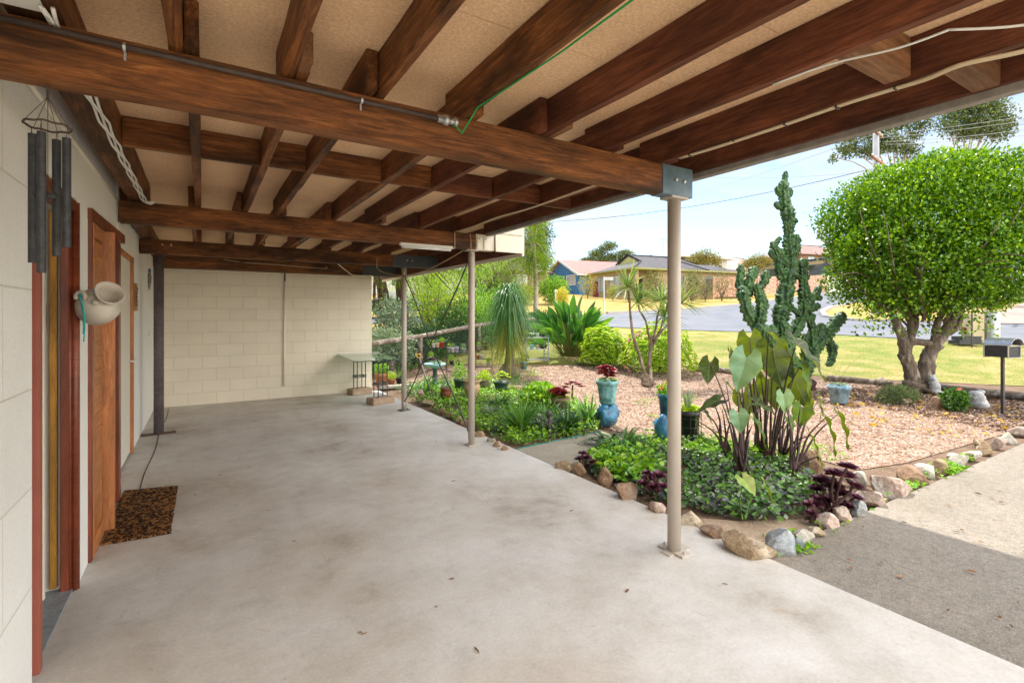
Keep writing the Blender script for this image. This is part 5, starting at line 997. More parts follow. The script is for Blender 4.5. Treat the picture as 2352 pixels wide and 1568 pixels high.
# feature pots
st = g(1395, 975); s_ = gf(975)/FPX; mb = MB(); mb.blob((0, 0, 24*s_), (25*s_, 22*s_, 28*s_), 21, .5, 3, 1.4, .06, flat=.9); mb.blob((-12*s_, 0, 38*s_), (13*s_, 12*s_, 12*s_), 4, .4, 3); tag(mb.build('painted_stump', BLUE, smooth=True), 'glossy blue painted stump under the aqua ribbed pot', 'stump').location = st
potted('aqua ribbed pot of dark red aeoniums standing on the blue stump', st+Uv*49*s_, 24*s_, 53*s_, 'ribs', AQUA, 'red', 36*s_, grp='feature pots', n=28)
st = g(1524, 1012); s_ = gf(1012)/FPX; mb = MB(); mb.blob((0, 0, 28*s_), (22*s_, 22*s_, 32*s_), 33, .45, 3, 1.4, .05, flat=.9); tag(mb.build('painted_stump', BLUE, smooth=True), 'bright blue lumpy stump half hidden behind the near post', 'stump').location = st
pt = potted('slate blue pot of orange and red flowers behind the near post', st+Uv*56*s_+Rv*.03, 17*s_, 52*s_, 'taper', BLUE, 'bush', 26*s_, grp='feature pots')
q = QM(); 
for k, c in enumerate([(-.05, 0, .36), (0, -.03, .40), (-.09, .0, .33)]): rosette(q, c, .045, 14)
q.build('flower', leafmat('orange_petal', [(.7, .06, .02), (.8, .35, .03), (.75, .12, .03)], .5, .3, .3), pt)
c1 = g(1583, 1012); CG_ = thing('caged_planter', 'black planter in a wire cage with yellow green broad leaves right of the near post', 'planter', c1, 'feature pots')
mb = MB(); mb.lathe([(a*.118, b*.36) for a, b in PROF['taper']], (0, 0, 0), 20); mb.build('pot', BLACKP, CG_, smooth=True); mb = MB()
for z in (.08, .18, .28, .33): mb.tube([(.135*math.cos(a), .135*math.sin(a), z) for a in np.linspace(0, 6.283, 25)], .004, 5)
for a in np.linspace(0, 6.283, 9)[:-1]: mb.tube([(.135*math.cos(a), .135*math.sin(a), 0), (.135*math.cos(a), .135*math.sin(a), .34)], .004, 5)
mb.build('cage', WIREM, CG_); q = QM()
for k in range(16): a = k*2.4; rr = .09*math.sqrt(k/16); rosette(q, (rr*math.cos(a), rr*math.sin(a), .36+.02*(k % 3)), .085, 12, (.3*math.cos(a), .3*math.sin(a)))
q.build('foliage', L_YG, CG_); clump('blue_tuft', (-.03, 0, .40), 26, .2, .015, L_GREY, CG_, .04, (1.0, 1.5), (0, .1))
potpx('blue washed pot of mixed succulents standing on the mulch by the cactus', 1927, 924, 46, 39, 'taper', BLUEW, 'succ', 18, grp='feature pots')
fp = g(1927, 924)+Uv*.28; mb = MB(); mb.tube([fp, fp+Rv*.08+Uv*.2, fp+Rv*.2+Uv*.38, fp+Rv*.42+Uv*.55], [.004, .003, .003, .002], 5); mb.tube([fp, fp-Rv*.06+Uv*.2, fp-Rv*.1+Uv*.4], .002, 5); tag(mb.build('dry_stem', mat('dry_stem', (.32, .2, .1))), 'thin dry bent flower stem rising from the blue washed pot', 'stem')
# small dark figurine
fg = g(1262, 996); FG = thing('garden_figurine', 'small dark metal fairy figurine seated among the strappy leaves', 'figurine', fg); mb = MB(); mb.blob((0, 0, .255), (.038, .034, .042), 2, .25, 3); mb.build('head', STEEL, FG, smooth=True)
mb = MB(); mb.tube([(0, 0, .22), (.005, 0, .20), (0, 0, .15), (-.01, 0, .10), (.0, 0, .06)], [.012, .03, .024, .028, .032], 12); mb.tube([(-.02, 0, .19), (-.06, -.02, .14), (-.03, -.05, .10)], [.011, .009, .007], 8); mb.tube([(.025, 0, .19), (.06, -.01, .15), (.065, -.03, .09)], [.011, .009, .007], 8)
mb.tube([(-.01, 0, .07), (-.03, -.06, .08), (-.05, -.07, .01), (-.07, -.10, .0)], [.019, .015, .010, .009], 8); mb.tube([(.02, 0, .07), (.04, -.07, .07), (.03, -.08, .01), (.05, -.11, 0)], [.019, .015, .010, .009], 8); mb.build('body', STEEL, FG, smooth=True)
mb = MB(); mb.tube([(.09*math.cos(a), .09*math.sin(a)-.02, .02) for a in np.linspace(0, 6.28, 20)], .006, 6); mb.tube([(-.08, 0, .0), (-.09, 0, .08), (-.05, .02, .15)], .006, 6); mb.build('swirl_base', STEEL, FG)
# stone animals
GC = mat('grey_cement', (.40, .40, .40), (.50, .50, .49), 9, .95, .1, .8, .008, c3=(.33, .33, .33), fine=60)
p = g(2146, 903); SC = thing('stone_animal', 'grey cement sitting animal statue with round ears leaning by the trunk', 'statue', p, 'grey cement ornaments'); mb = MB()
sk = [((.02, 0, .03), (.115, .10, .08)), ((.01, 0, .12), (.10, .09, .11)), ((-.015, 0, .20), (.078, .075, .08)), ((-.035, 0, .285), (.070, .066, .066)), ((-.075, 0, .335), (.022, .02, .024)), ((.0, 0, .345), (.022, .02, .024)), ((-.055, -.055, .275), (.028, .026, .022)), ((.10, -.03, .02), (.05, .04, .03))]
for i, (c, d) in enumerate(sk): mb.blob(Rv*c[0]-Fw*(-c[1])+Uv*c[2], d, i, .1, 3, 1, .02)
o = mb.build('body', GC, SC, smooth=True); md = o.modifiers.new('r', 'REMESH'); md.mode = 'VOXEL'; md.voxel_size = .012; md.use_smooth_shade = True
p = g(2245, 936); S2 = thing('stone_ornament', 'squat grey cement frog shaped ornament left of the letterbox post', 'statue', p, 'grey cement ornaments'); mb = MB()
for i, (c, d) in enumerate([((.02, 0, .07), (.14, .12, .10)), ((-.01, 0, .16), (.12, .11, .09)), ((-.03, -.0, .23), (.115, .09, .045)), ((.06, 0, .255), (.05, .05, .035)), ((-.105, 0, .22), (.03, .05, .045)), ((.11, -.03, .04), (.05, .05, .05))]): mb.blob(Rv*c[0]-Fw*(-c[1])+Uv*c[2], d, i+9, .12, 3, 1, .02)
o = mb.build('body', GC, S2, smooth=True); md = o.modifiers.new('r', 'REMESH'); md.mode = 'VOXEL'; md.voxel_size = .012; md.use_smooth_shade = True
# letterbox
p = g(2303, 947); s_ = gf(947)/FPX; LB = thing('letterbox', 'black louvred letterbox with curved galvanised hood on a thin steel post', 'letterbox', p, rz=-TH+.32)
zt = (947-819)*s_; mb = MB(); mb.bb((-.018, -.018, -.05), (.018, .018, zt)); mb.build('post', STEEL, LB)
mb = MB(); mb.bb((-.15, -.14, zt), (.13, .15, zt+.165)); mb.build('box', BLACKP, LB, bevel=.004)
mb = MB()
for k in range(9): mb.bar((.134, -.12, zt+.015+k*.017), (.134, .13, zt+.015+k*.017), .008, .006)
for k in range(9): mb.bar((-.13, -.144, zt+.015+k*.017), (.11, -.144, zt+.015+k*.017), .006, .005)
mb.build('louvre', mat('louvre_black', (.035, .035, .035)), LB)
mb = MB()
for (x, y) in ((-.155, -.145), (.135, -.145), (.135, .155), (-.155, .155)): mb.bar((x, y, zt-.005), (x, y, zt+.175), .014, .014)
for y in (-.147, .157): mb.bar((-.162, y, zt-.006), (.142, y, zt-.006), .014, .012); mb.bar((-.162, y, zt+.172), (.142, y, zt+.172), .014, .012)
mb.build('frame', mat('cream_trim', (.5, .46, .36)), LB)
mb = MB(); n = 18; vs = []
for i in range(n+1):
    a = math.pi*i/n
    for (rr, y) in ((.155, -.19), (.155, .16), (.148, .16), (.148, -.19)): vs.append((-.01-rr*math.cos(a), y, zt+.178+rr*.72*math.sin(a)))
mb.add(vs, [(4*i+k, 4*i+(k+1) % 4, 4*i+4+(k+1) % 4, 4*i+4+k) for i in range(n) for k in range(4)]+[(0, 1, 2, 3), (4*n+3, 4*n+2, 4*n+1, 4*n)]); mb.add([(-.15, .155, zt+.178)]+[(-.01-.148*math.cos(math.pi*i/n), .155, zt+.178+.148*.72*math.sin(math.pi*i/n)) for i in range(n+1)], [(0, i, i+1) for i in range(1, n+1)])
mb.build('hood', GALV, LB)
# ---- larger garden plants
pp_ = g(1171, 861); PP = thing('ponytail_palm', 'ponytail palm with cascading narrow green leaves and swollen pale base', 'palm', pp_); mb = MB(); mb.lathe([(.24, -.04), (.29, .05), (.24, .16), (.14, .30), (.09, .5), (.09, 1.2), (.08, 1.9)], (0, 0, 0), 16, wob=.08); mb.build('trunk', BARK, PP, smooth=True)
q = QM(); n = 1500; a = rng.uniform(0, 6.28, n); zz = rng.uniform(1.35, 2.1, n); e = rng.uniform(.15, 1.3, n); D = np.stack([np.cos(a)*np.cos(e), np.sin(a)*np.cos(e), np.sin(e)], 1); P = np.stack([.06*np.cos(a), .06*np.sin(a), zz], 1)+rng.normal(size=(n, 3))*[.04, .04, .03]; q.strips(P, D*np.array([.36, .36, 1]), rng.uniform(.7, 1.05, n), .022, rng.uniform(1.25, 1.75, n), 8, 'taper', .3); q.build('leaf_head', leafmat('pony_leaf', [(.02, .085, .02), (.045, .15, .03), (.08, .22, .045), (.15, .30, .07)], .4, .5, .25), PP)
q = QM(); n = 700; a = rng.uniform(0, 6.28, n); zz = rng.uniform(.7, 1.45, n); e = rng.uniform(-.2, .9, n); D = np.stack([np.cos(a)*np.cos(e), np.sin(a)*np.cos(e), np.sin(e)], 1); P = np.stack([.06*np.cos(a), .06*np.sin(a), zz], 1); q.strips(P, D*np.array([.22, .22, 1]), rng.uniform(.5, .8, n), .018, rng.uniform(1.1, 1.5, n), 7, 'taper', .3); q.build('lower_leaves', leafmat('pony_low', [(.07, .17, .03), (.22, .30, .04), (.42, .30, .06), (.12, .22, .04)], .6, .3, .3), PP)
b_ = g(1313, 818); BP = thing('bird_of_paradise', 'large bird of paradise clump with broad paddle leaves behind the mulch bed', 'plant', b_); s_ = gf(818)/FPX
q = QM(); q2 = QM(); n = 150; a = rng.uniform(0, 6.28, n); sp = rng.uniform(.1, 1.0, n)**.7; base_p = np.stack([np.cos(a)*.28*sp, np.sin(a)*.28*sp, np.zeros(n)], 1); hh = rng.uniform(.35, 1.4, n)*(1.12-.45*sp); tip = np.stack([np.cos(a)*.75*sp, np.sin(a)*.75*sp, hh], 1)+base_p*.4; D = tip-base_p; Ls = np.linalg.norm(D, axis=1)
q2.strips(base_p, D, Ls, .028, .0, 3, 'even', .5); D2 = D/Ls[:, None]+np.stack([np.cos(a)*.35*sp, np.sin(a)*.35*sp, np.zeros(n)], 1)
rs = rng.normal(size=(n, 3)); rs[:, 2] = 0; q.strips(base_p+D, D2, rng.uniform(.48, .80, n), rng.uniform(.15, .23, n), rng.uniform(.05, .35, n), 8, 'leaf', .22, side=np.cross(D2, rdir(n, .1, .6)))
q.build('leaf', leafmat('paradise_leaf', [(.02, .08, .02), (.04, .14, .03), (.08, .23, .03), (.16, .36, .04)], .3, .6, .3), BP, smooth=True); q2.build('stalk', leafmat('paradise_stalk', [(.10, .13, .04), (.16, .20, .05), (.2, .16, .07)], .6, .3, .1), BP)
def rosbush(label, u, v, rx, h, n, cat='bush', mt=None):
    c = g(u, v); t = thing('round_bush', label, cat, c, 'lime green round bushes'); q = QM(); d = rdir(n, -.15, 1)
    lm = np.array([noise.noise(Vector((float(x[0])*3.4+u, float(x[1])*3.4, float(x[2])*3.4))) for x in d])
    for x, l in zip(d, lm):
        r_ = 1+.26*l; rosette(q, (x[0]*rx*r_, x[1]*rx*r_, .05+(x[2]*.86+.14)*h*r_), .062, 12, (x[0]*1.0, x[1]*1.0), wd=.5)
    q.build('foliage', mt or L_YG, t); q = QM(); bushcloud(q, (0, 0, h*.42), (rx*.78, rx*.78, h*.42), 2200, .07, .045, .5, .15, seed=u); q.build('inner_foliage', L_BRIGHT, t)
    mb = MB()
    for k in range(9): a = k*.7; limb(mb, [(0, 0, 0), (rx*.3*math.cos(a), rx*.3*math.sin(a), h*.3), (rx*.7*math.cos(a), rx*.7*math.sin(a), h*.6)], .02, .006, 6)
    mb.build('branch', BARK, t); return t
rosbush('round lime green bush immediately right of the bird of paradise', 1386, 838, .62, .98, 1300); rosbush('wider lime green bush with pink flowers behind the thin branching plant', 1512, 853, .86, 1.08, 2000)
q = QM()
for (u, v) in [(1443, 782), (1463, 769), (1470, 764), (1487, 755), (1434, 843), (1446, 850)]:
    c = at(u, v, 12.4); P = np.tile(npv(c), (7, 1)); q.leaves(P, rdir(7), rdir(7), .05, .04)
tag(q.build('flower', leafmat('magenta_petal', [(.7, .12, .55), (.8, .25, .65)], .5, .3, .3)), 'small magenta flowers dotted over the wider lime green bush', 'flowers', None, 'stuff')
dr_ = g(1489, 884); DR = thing('dragon_tree', 'thin multi stemmed dragon tree with spiky leaf heads left of the near post', 'plant', dr_); dw = lambda u, v, f=10.6: at(u, v, f)-dr_; mb = MB()
mb.blob((0, 0, .06), (.15, .13, .10), 5, .5, 3, 2); mb.blob(dw(1483, 868), (.09, .08, .12), 8, .5, 2, 2)
for pts, r0, r1 in [([dw(1489, 886), dw(1493, 860), dw(1491, 829), dw(1494, 800), dw(1497, 770)], .075, .035), ([dw(1483, 880), dw(1478, 846), dw(1467, 810), dw(1455, 775), dw(1449, 735), dw(1446, 690), dw(1443, 668)], .055, .022), ([dw(1495, 805), dw(1490, 770), dw(1483, 737), dw(1470, 715), dw(1465, 700)], .032, .022), ([dw(1497, 790), dw(1506, 755), dw(1510, 725), dw(1519, 700)], .034, .022), ([dw(1497, 800), dw(1512, 770), dw(1530, 750), dw(1550, 730, 10.9), dw(1564, 705, 10.9)], .034, .022), ([dw(1500, 785), dw(1515, 760, 10.3), dw(1524, 735, 10.3)], .026, .02)]: limb(mb, pts, r0*.75, r1*.8, 8, .004)
mb.build('stem', BARK, DR, smooth=True)
for (u, v, f, L_, n) in [(1443, 660, 10.6, .62, 60), (1465, 694, 10.6, .60, 60), (1519, 690, 10.6, .58, 60), (1564, 698, 10.9, .66, 60), (1526, 728, 10.3, .5, 45)]: clump('leaf_head', dw(u, v, f), n, L_, .036, leafmat('dragon_leaf', [(.06, .14, .03), (.12, .22, .05), (.24, .32, .10), (.32, .38, .16)], .4, .5, .3), DR, .03, (-.35, 1.45), (.05, .45), 5)
# strappy clumps
def strap(label, u, v, n, L_, W_, m, name='strappy_plant', cat='plant', grp='strappy leafed clumps', **k):
    t = thing(name, label, cat, g(u, v), grp); clump('leaf', (0, 0, 0), n, L_, W_, m, t, **k); return t
strap('big strappy lily clump in the middle of the long bed', 1198, 985, 80, .62, .035, L_STRAP, elev=(.6, 1.45), droop=(.1, .7)); strap('strappy clump just behind the small metal figurine', 1252, 972, 60, .52, .032, L_STRAP); strap('strappy clump nearest the blue stump', 1352, 968, 85, .50, .03, L_STRAP)
strap('bright strappy clump between woven barrel pot and blue stump', 1335, 950, 70, .5, .026, L_BRIGHT); strap('broad leafed clump right of the figurine', 1305, 985, 60, .42, .05, L_DEEP); strap('arching agave like clump at the left end of the corner bed', 1432, 1032, 60, .60, .035, L_STRAP, droop=(.6, 1.1), elev=(.5, 1.3)); strap('darker arching clump overlapping the concrete path', 1395, 1022, 34, .40, .045, L_DEEP, droop=(.5, 1.1))
strap('iris like clump beside the garden fork', 978, 905, 45, .48, .035, L_STRAP, elev=(.7, 1.4)); strap('yellow flowered strappy clump near the rear cream post', 950, 898, 40, .38, .03, L_STRAP); strap('blue grey fescue tuft in the long bed', 1128, 955, 380, .26, .005, L_GREY, name='fescue_tuft', droop=(.2, .6)); strap('second grey fescue tuft closer to the slab edge', 1142, 985, 200, .18, .004, L_GREY, name='fescue_tuft'); strap('spiky green clump at the foot of the birdbath', 1012, 900, 30, .36, .04, L_STRAP)
strap('tall thin weed clump in front of the navy pot', 1222, 862, 22, .42, .02, L_BRIGHT); strap('leafy clump under the lime pot near the brace post', 1150, 935, 50, .4, .045, L_MID)
bu = thing('leafy_plant', 'leafy green plant between the clay bowl and woven barrel pot', 'plant', g(1245, 935)); q = QM(); bushcloud(q, (0, 0, .15), (.35, .3, .22), 1200, .07, .05, .8, .2); q.build('foliage', L_BRIGHT, bu)
bu = thing('grey_leaf_plant', 'small grey green sedum mound beside the metal figurine', 'plant', g(1242, 985)); q = QM(); bushcloud(q, (0, 0, .06), (.16, .14, .12), 700, .03, .02, .7, .2); q.build('foliage', L_GREY, bu)
bu = thing('geranium', 'green geranium with pink flowers between the two cement ornaments', 'plant', g(2195, 940)); q = QM(); bushcloud(q, (0, 0, .14), (.17, .17, .18), 600, .05, .045, .7, .2); q.build('foliage', L_MID, bu); q = QM()
for c in [(-.2, -.1, .33), (-.17, -.1, .35), (.35, 0, .2), (.25, 0, .1), (.22, .03, .3)]: rosette(q, c, .04, 12)
q.build('flower', leafmat('pink_petal', [(.8, .1, .25), (.85, .3, .45)], .5, .3, .3), bu)
bu = thing('grey_herb', 'fine grey green herb mound at the foot of the clipped tree', 'plant', g(2065, 920)); q = QM(); bushcloud(q, (0, 0, .08), (.50, .25, .17), 2600, .06, .012, .8, .2); q.build('foliage', leafmat('herb_leaf', [(.08, .13, .06), (.14, .20, .09), (.20, .2, .08)], .7, .2, .2), bu)
# dark purple aeoniums
def aeon(label, cx, cy, f, heads, R_, grp='purple black aeonium clusters'):
    t = thing('aeonium', label, 'succulent', g(cx, cy), grp); b0 = g(cx, cy); q = QM(); mb = MB()
    for (u, v, r_, tr_, tf) in heads:
        q = QM(); c = at(u, v, f+random.uniform(-.08, .08))-b0; nd = Rv*tr_-Fw*tf; rosette(q, c, r_*1.12, 46, (nd.x*.7, nd.y*.7), cup=.8, wd=.60); q.build('rosette', L_PURP, t); limb(mb, [(random.uniform(-.05, .05), random.uniform(-.05, .05), 0), c*.5, c], .011, .009, 6, .004, 3)
    mb.build('stem', BARK2, t); return t
aeon('cluster of large purple black rosettes at the driveway corner of the bed', 1905, 1180, 3.85, [(1905, 1118, .10, .1, .9), (1885, 1105, .08, -.2, .5), (1935, 1095, .10, .3, .2), (1958, 1118, .08, .8, .3), (1925, 1135, .09, .2, .9), (1875, 1125, .07, -.4, .7), (1960, 1145, .07, .6, .6), (1930, 1162, .08, .2, .8), (1900, 1150, .07, -.1, .8), (1870, 1160, .07, -.5, .6), (1945, 1075, .08, .3, .1), (1880, 1150, .07, -.3, .6), (1915, 1090, .08, 0, .3), (1950, 1165, .06, .4, .7)], .1)
aeon('purple rosettes at the slab edge just left of the near post', 1500, 1140, 4.1, [(1490, 1100, .07, -.1, .8), (1512, 1095, .07, .1, .8), (1478, 1112, .06, -.3, .6), (1500, 1120, .07, 0, .9), (1520, 1118, .06, .3, .7), (1485, 1088, .05, 0, .2)], .08)
aeon('little purple rosettes at the path corner of the bed', 1340, 1075, 4.9, [(1345, 1052, .06, 0, .8), (1330, 1055, .05, -.3, .6), (1360, 1062, .05, .2, .8), (1338, 1042, .05, 0, .3)], .08)
aeon('reddish rosettes low in front of the dark purple cluster', 1865, 1195, 3.7, [(1862, 1180, .05, -.1, .8), (1878, 1190, .05, .2, .8), (1855, 1160, .05, -.2, .5)], .08)
t = thing('aeonium', 'deep red rosettes rising behind the woven barrel pot', 'succulent', g(1315, 925)); q = QM()
for (x, z) in ((0, .42), (-.08, .38), (.09, .38), (.15, .33), (-.14, .32)): q = QM(); rosette(q, (x*C_, -x*S_, z*.8), .10, 22, wd=.6); q.build('rosette', L_RED, t)
mb = MB(); limb(mb, [(0, 0, 0), (0, 0, .3)], .02, .012, 6); mb.build('stem', BARK2, t)
# fence with log rail and wire mesh
FE = thing('log_rail_fence', 'log rail fence with sagging wire mesh behind the potted plants', 'fence', (0, 0, 0)); FP = [(-3.35, 11.2), (-2.42, 13.2), (-1.06, 16.0), (.4, 17.7), (1.5, 19.2), (2.7, 20.6)]
fr = lambda i, z: rf(FP[i][0], FP[i][1], T(FP[i][1])+z)
mb = MB(); limb(mb, [fr(i, .82) for i in range(len(FP))], .065, .06, 10, .006, 5); mb.build('rail', LOGM, FE, smooth=True)
for i in range(1, len(FP)): mb = MB(); p0 = fr(i, 0); mb.tube([p0-Uv*.1, p0+Uv*.80], [.06, .055], 10); mb.build('fence_post', LOGM, FE, smooth=True)
mb = MB()
for i in range(len(FP)-1):
    A, B = fr(i, 0), fr(i+1, 0); L_ = (B-A).length; n = int(L_/.09)
    for k in range(-8, n):
        for sg in (0, 1):
            x0, x1 = k*.09, k*.09+.74; z0, z1 = (.04, .78) if sg == 0 else (.78, .04)
            if x0 < 0: z0 += (z1-z0)*(-x0)/.74; x0 = 0
            if x1 > L_: z1 = z0+(z1-z0)*(L_-x0)/(x1-x0); x1 = L_
            d_ = (B-A)/L_; mb.bar(A+d_*x0+Uv*z0, A+d_*x1+Uv*z1, .004, .004)
mb.build('wire_mesh', mat('green_wire_mesh', (.05, .08, .06)), FE)
# understorey behind the fence
def shrub(label, u, v, rx, h, n, L_, W_, m, f=None, name='shrub', cat='shrub', grp=None, bm=BARK, lump=.22, z0=.42):
    p = g(u, v) if f is None else at(u, v, f); t = thing(name, label, cat, p, grp); q = QM(); bushcloud(q, (0, 0, h*.55), (rx, rx, h*.5), n, L_, W_, .75, lump, seed=u*.1); q.build('foliage', m, t); mb = MB()
    for k in range(7): a = k*.9+u; limb(mb, [(0, 0, -.05), (rx*.25*math.cos(a), rx*.25*math.sin(a), h*.35), (rx*.7*math.cos(a), rx*.7*math.sin(a), h*.8)], max(.015, rx*.04), .008, 6)
    mb.build('branches', bm, t); return t
def pf(r, f): return (CX+r/f*FPX, HY+(1.5-T(f))*FPX/f)
GU = 'shrubs and grasses behind the log rail fence'
for (r, f, rx, h, m, lb) in [(-2.6, 14.6, .8, .9, L_DEEP, 'deep green shrub low behind the wire mesh near the fork'), (-1.7, 16.4, .8, .8, L_DEEP, 'deep green shrub low behind the wire plant stands'), (.2, 18.6, .8, .9, L_DEEP, 'deep green shrub low behind the palm'), (1.2, 19.8, .8, .9, L_DEEP, 'deep green shrub behind the metal shelf'), (-3.2, 13.0, .7, 1.0, L_GREY, 'grey leafed shrub behind the fence next to the rear wall'), (-3.5, 15, .8, 1.7, L_GREY, 'taller grey green shrub behind the fence by the dark trunks'), (-1.9, 17, .8, 1.5, L_MID, 'green shrub behind the fence between the two cream posts'), (-1.2, 18.5, .9, 1.7, L_BRIGHT, 'light green shrub behind the brace post'), (-.9, 20, 1.0, 1.8, L_MID, 'mid green shrub at the roadside left of the palm'), (-3.6, 21, 1.5, 3.6, L_CAS, 'tall bright bush filling the gap between the dark leaning trunks'), (-1.9, 22.5, 1.5, 3.3, L_BRIGHT, 'tall bright green bush behind the crossed brace rods'), (-.2, 25.5, 1.4, 3.0, L_CAS, 'tall yellow green bush left of the pale straight trunk'), (-2.9, 19, 1.3, 2.4, L_CAS, 'yellow green bush between the dark trunks and the brace post')]:
    u, v = pf(r, f); shrub(lb, u, v, rx, h, 2600, .10, .04, m, f=f, grp=GU)
for (r, f, n, L_, W_, m, lb) in [(-2.5, 15.2, 320, 1.2, .022, L_STRAP, 'tall grass tussock behind the fence post'), (-1.6, 17.2, 420, 1.35, .02, L_DRYG, 'yellow fountain grass behind the fence in the middle'), (-3.3, 14.2, 260, 1.1, .02, L_STRAP, 'grass tussock at the rear wall end'), (.35, 20.5, 260, 1.3, .02, L_DRYG, 'yellow grass beside the pale trunk'), (1.4, 21.5, 260, 1.3, .02, L_STRAP, 'green grass tussock left of the bird of paradise'), (-2.2, 14.4, 260, .8, .018, L_STRAP, 'low tussock right behind the fence post'), (-.7, 18.6, 300, 1.0, .02, L_STRAP, 'tussock behind the palm on its left'), (2.0, 19.4, 200, .9, .02, L_STRAP, 'tussock at the foot of the bird of paradise')]:
    u, v = pf(r, f); t = thing('grass_tussock', lb, 'grass', at(u, v, f), GU); clump('blades', (0, 0, 0), n, L_, W_, m, t, .18, (.6, 1.5), (.2, .9), 5, 'taper')
cover('ground_cover', 'rough dry grass and weeds behind the log rail fence', 'weeds', [tuple(rf(r, f).xy) for r, f in [(-5, 11), (-3.2, 11.8), (-1, 16.2), (2.4, 20.2), (1, 23), (-7, 20)]], 9000, .10, L_MID, .25)
# feathery trees
def featree(label, r, f, trunks, crowns, n, m=L_CAS, bm=BARK2, L_=.55, W_=.022, name='feathery_tree', cat='tree', grp=None, dr=1.0):
    u, v = pf(r, f); b0 = at(u, v, f); t = thing(name, label, cat, b0, grp); mb = MB()
    for pts, r0, r1 in trunks: limb(mb, [at(*p)-b0 for p in pts], r0, r1, 10, .02)
    tot = sum(c[4]*c[5]*c[3] for c in crowns)
    q = QM()
    for (uu, vv, ff, rx, ry, rz) in crowns:
        c = at(uu, vv, ff)-b0; k = int(n*rx*ry*rz/sum(x[3]*x[4]*x[5] for x in crowns)); d = rdir(k); rr = rng.uniform(.25, 1, k)**.5; rr *= 1+.5*np.array([noise.noise(Vector((float(x[0])*2+uu, float(x[1])*2, float(x[2])*2))) for x in d])
        W3 = npv(Rv)[None]*(d[:, :1]*rx)+npv(Fw)[None]*(d[:, 1:2]*ry)+np.array([[0, 0, 1]])*(d[:, 2:]*rz); P = npv(c)+W3*rr[:, None]
        cl = np.array([noise.noise(Vector((float(x[0])*1.1, float(x[1])*1.1, float(x[2])*.8))) for x in P]); P = P[cl > -.12]; k = len(P); D = rdir(k, -.3, .6)
        q.strips(P, D, L_*rng.uniform(.5, 1.3, k), W_, rng.uniform(.5*dr, 1.3*dr, k), 3, 'taper', .1)
        for _ in range(7):
            e = c+Rv*random.uniform(-rx, rx)*.7+Uv*random.uniform(-rz, rz)*.7+Fw*random.uniform(-.5, .5); s0 = at(*trunks[0][0][-1])-b0; limb(mb, [s0, s0.lerp(e, .5)+Uv*.2, e], .05, .01, 6, .03, 3)
    mb.build('trunk', bm, t, smooth=True); q.build('crown', m, t); return t
featree('she oak with two leaning dark trunks beyond the end of the rear wall', -4.1, 16, [([(905, 775, 16), (890, 720, 16), (878, 660, 16), (872, 600, 16), (868, 520, 16)], .22, .12), ([(935, 765, 16.6), (925, 715, 16.6), (921, 660, 16.6), (925, 600, 16.6), (935, 520, 16.6)], .20, .12)], [(890, 610, 16, 1.1, 1, .9), (950, 600, 16.5, 1.0, 1, .9), (1010, 640, 17, 1.0, 1, .8), (1040, 590, 17, 1.2, 1, .7), (880, 700, 15.6, .35, .4, .5), (1100, 600, 18, 1.1, 1, .6), (880, 500, 16.4, 1.6, 1, .9), (1000, 520, 16.6, 1.6, 1, .8)], 14000, L_=.34, W_=.016, dr=.45)
featree('feathery bright green tree on a pale straight trunk beside the street', 1.52, 27, [([(1231, 722, 27), (1231, 680, 27), (1230, 620, 27), (1226, 560, 27)], .15, .10)], [(1205, 560, 27, 1.35, 1.2, 1.6), (1180, 620, 26.5, 1.1, 1, 1.1), (1230, 600, 27, .9, .9, 1.3), (1215, 500, 27.5, 1.2, 1.2, .9), (1150, 650, 26, 1.0, 1, .7), (1120, 600, 26, 1.1, 1, 1.0), (1200, 670, 26.5, .7, .8, .5)], 17000, bm=BARK3, L_=.42, W_=.026, dr=.45)
featree('wispy dark she oak between the brace post and the palm', -1.6, 24, [([(1095, 735, 24), (1090, 690, 24), (1080, 640, 24), (1090, 580, 24)], .10, .05), ([(1010, 735, 23), (1000, 690, 23), (1010, 640, 23), (1030, 590, 23)], .10, .05), ([(1090, 700, 24), (1130, 650, 24), (1160, 610, 24)], .05, .02)], [(1090, 640, 24, 1.4, 1, 1.0), (1150, 620, 24, 1.0, 1, 1.0), (1020, 660, 23.5, 1.2, 1, .9), (970, 650, 23.5, 1.0, 1, 1.1), (1125, 680, 24, .8, .8, .5)], 9000, m=L_GUM, bm=BARK, L_=.4, W_=.022, dr=.4)
def crowntree(label, r, f, base_uv, top_uv, crowns, n, L_, m, bm=BARK3, r0=.2, name='gum_tree', cat='tree', grp=None):
    u, v = pf(r, f); b0 = at(u, v, f); t = thing(name, label, cat, b0, grp); mb = MB(); top = at(*top_uv)-b0; limb(mb, [(0, 0, 0), top*.5+Vector((.2, 0, 0)), top], r0, r0*.5, 8, .03)
    q = QM(); tot = sum(c[3]**3 for c in crowns)
    for i, (uu, vv, ff, rx, rz) in enumerate(crowns):
        c = at(uu, vv, ff)-b0; bushcloud(q, c, (rx, rx, rz), max(60, int(n*rx**3/tot)), L_, L_*.5, .8, .28, 2.2, seed=i*3.3, up=.1, outward=.3); limb(mb, [top*.75, top.lerp(c, .5)-Uv*.1, c+Uv*rz*.4], r0*.4, .02, 6, .03, 3)
    mb.build('trunk', bm, t, smooth=True); q.build('crown', m, t); return t
crowntree('dark dense tree behind the feathery bright green tree', 3.2, 42, None, (1245, 600, 42), [(1240, 590, 42, 1.2, 1.3), (1250, 540, 42, 1.0, 1.2), (1235, 520, 42, 1.0, .9), (1256, 610, 42, .7, .8), (1225, 560, 42, 1.2, 1.2)], 6500, .16, L_GUM, name='dense_tree')
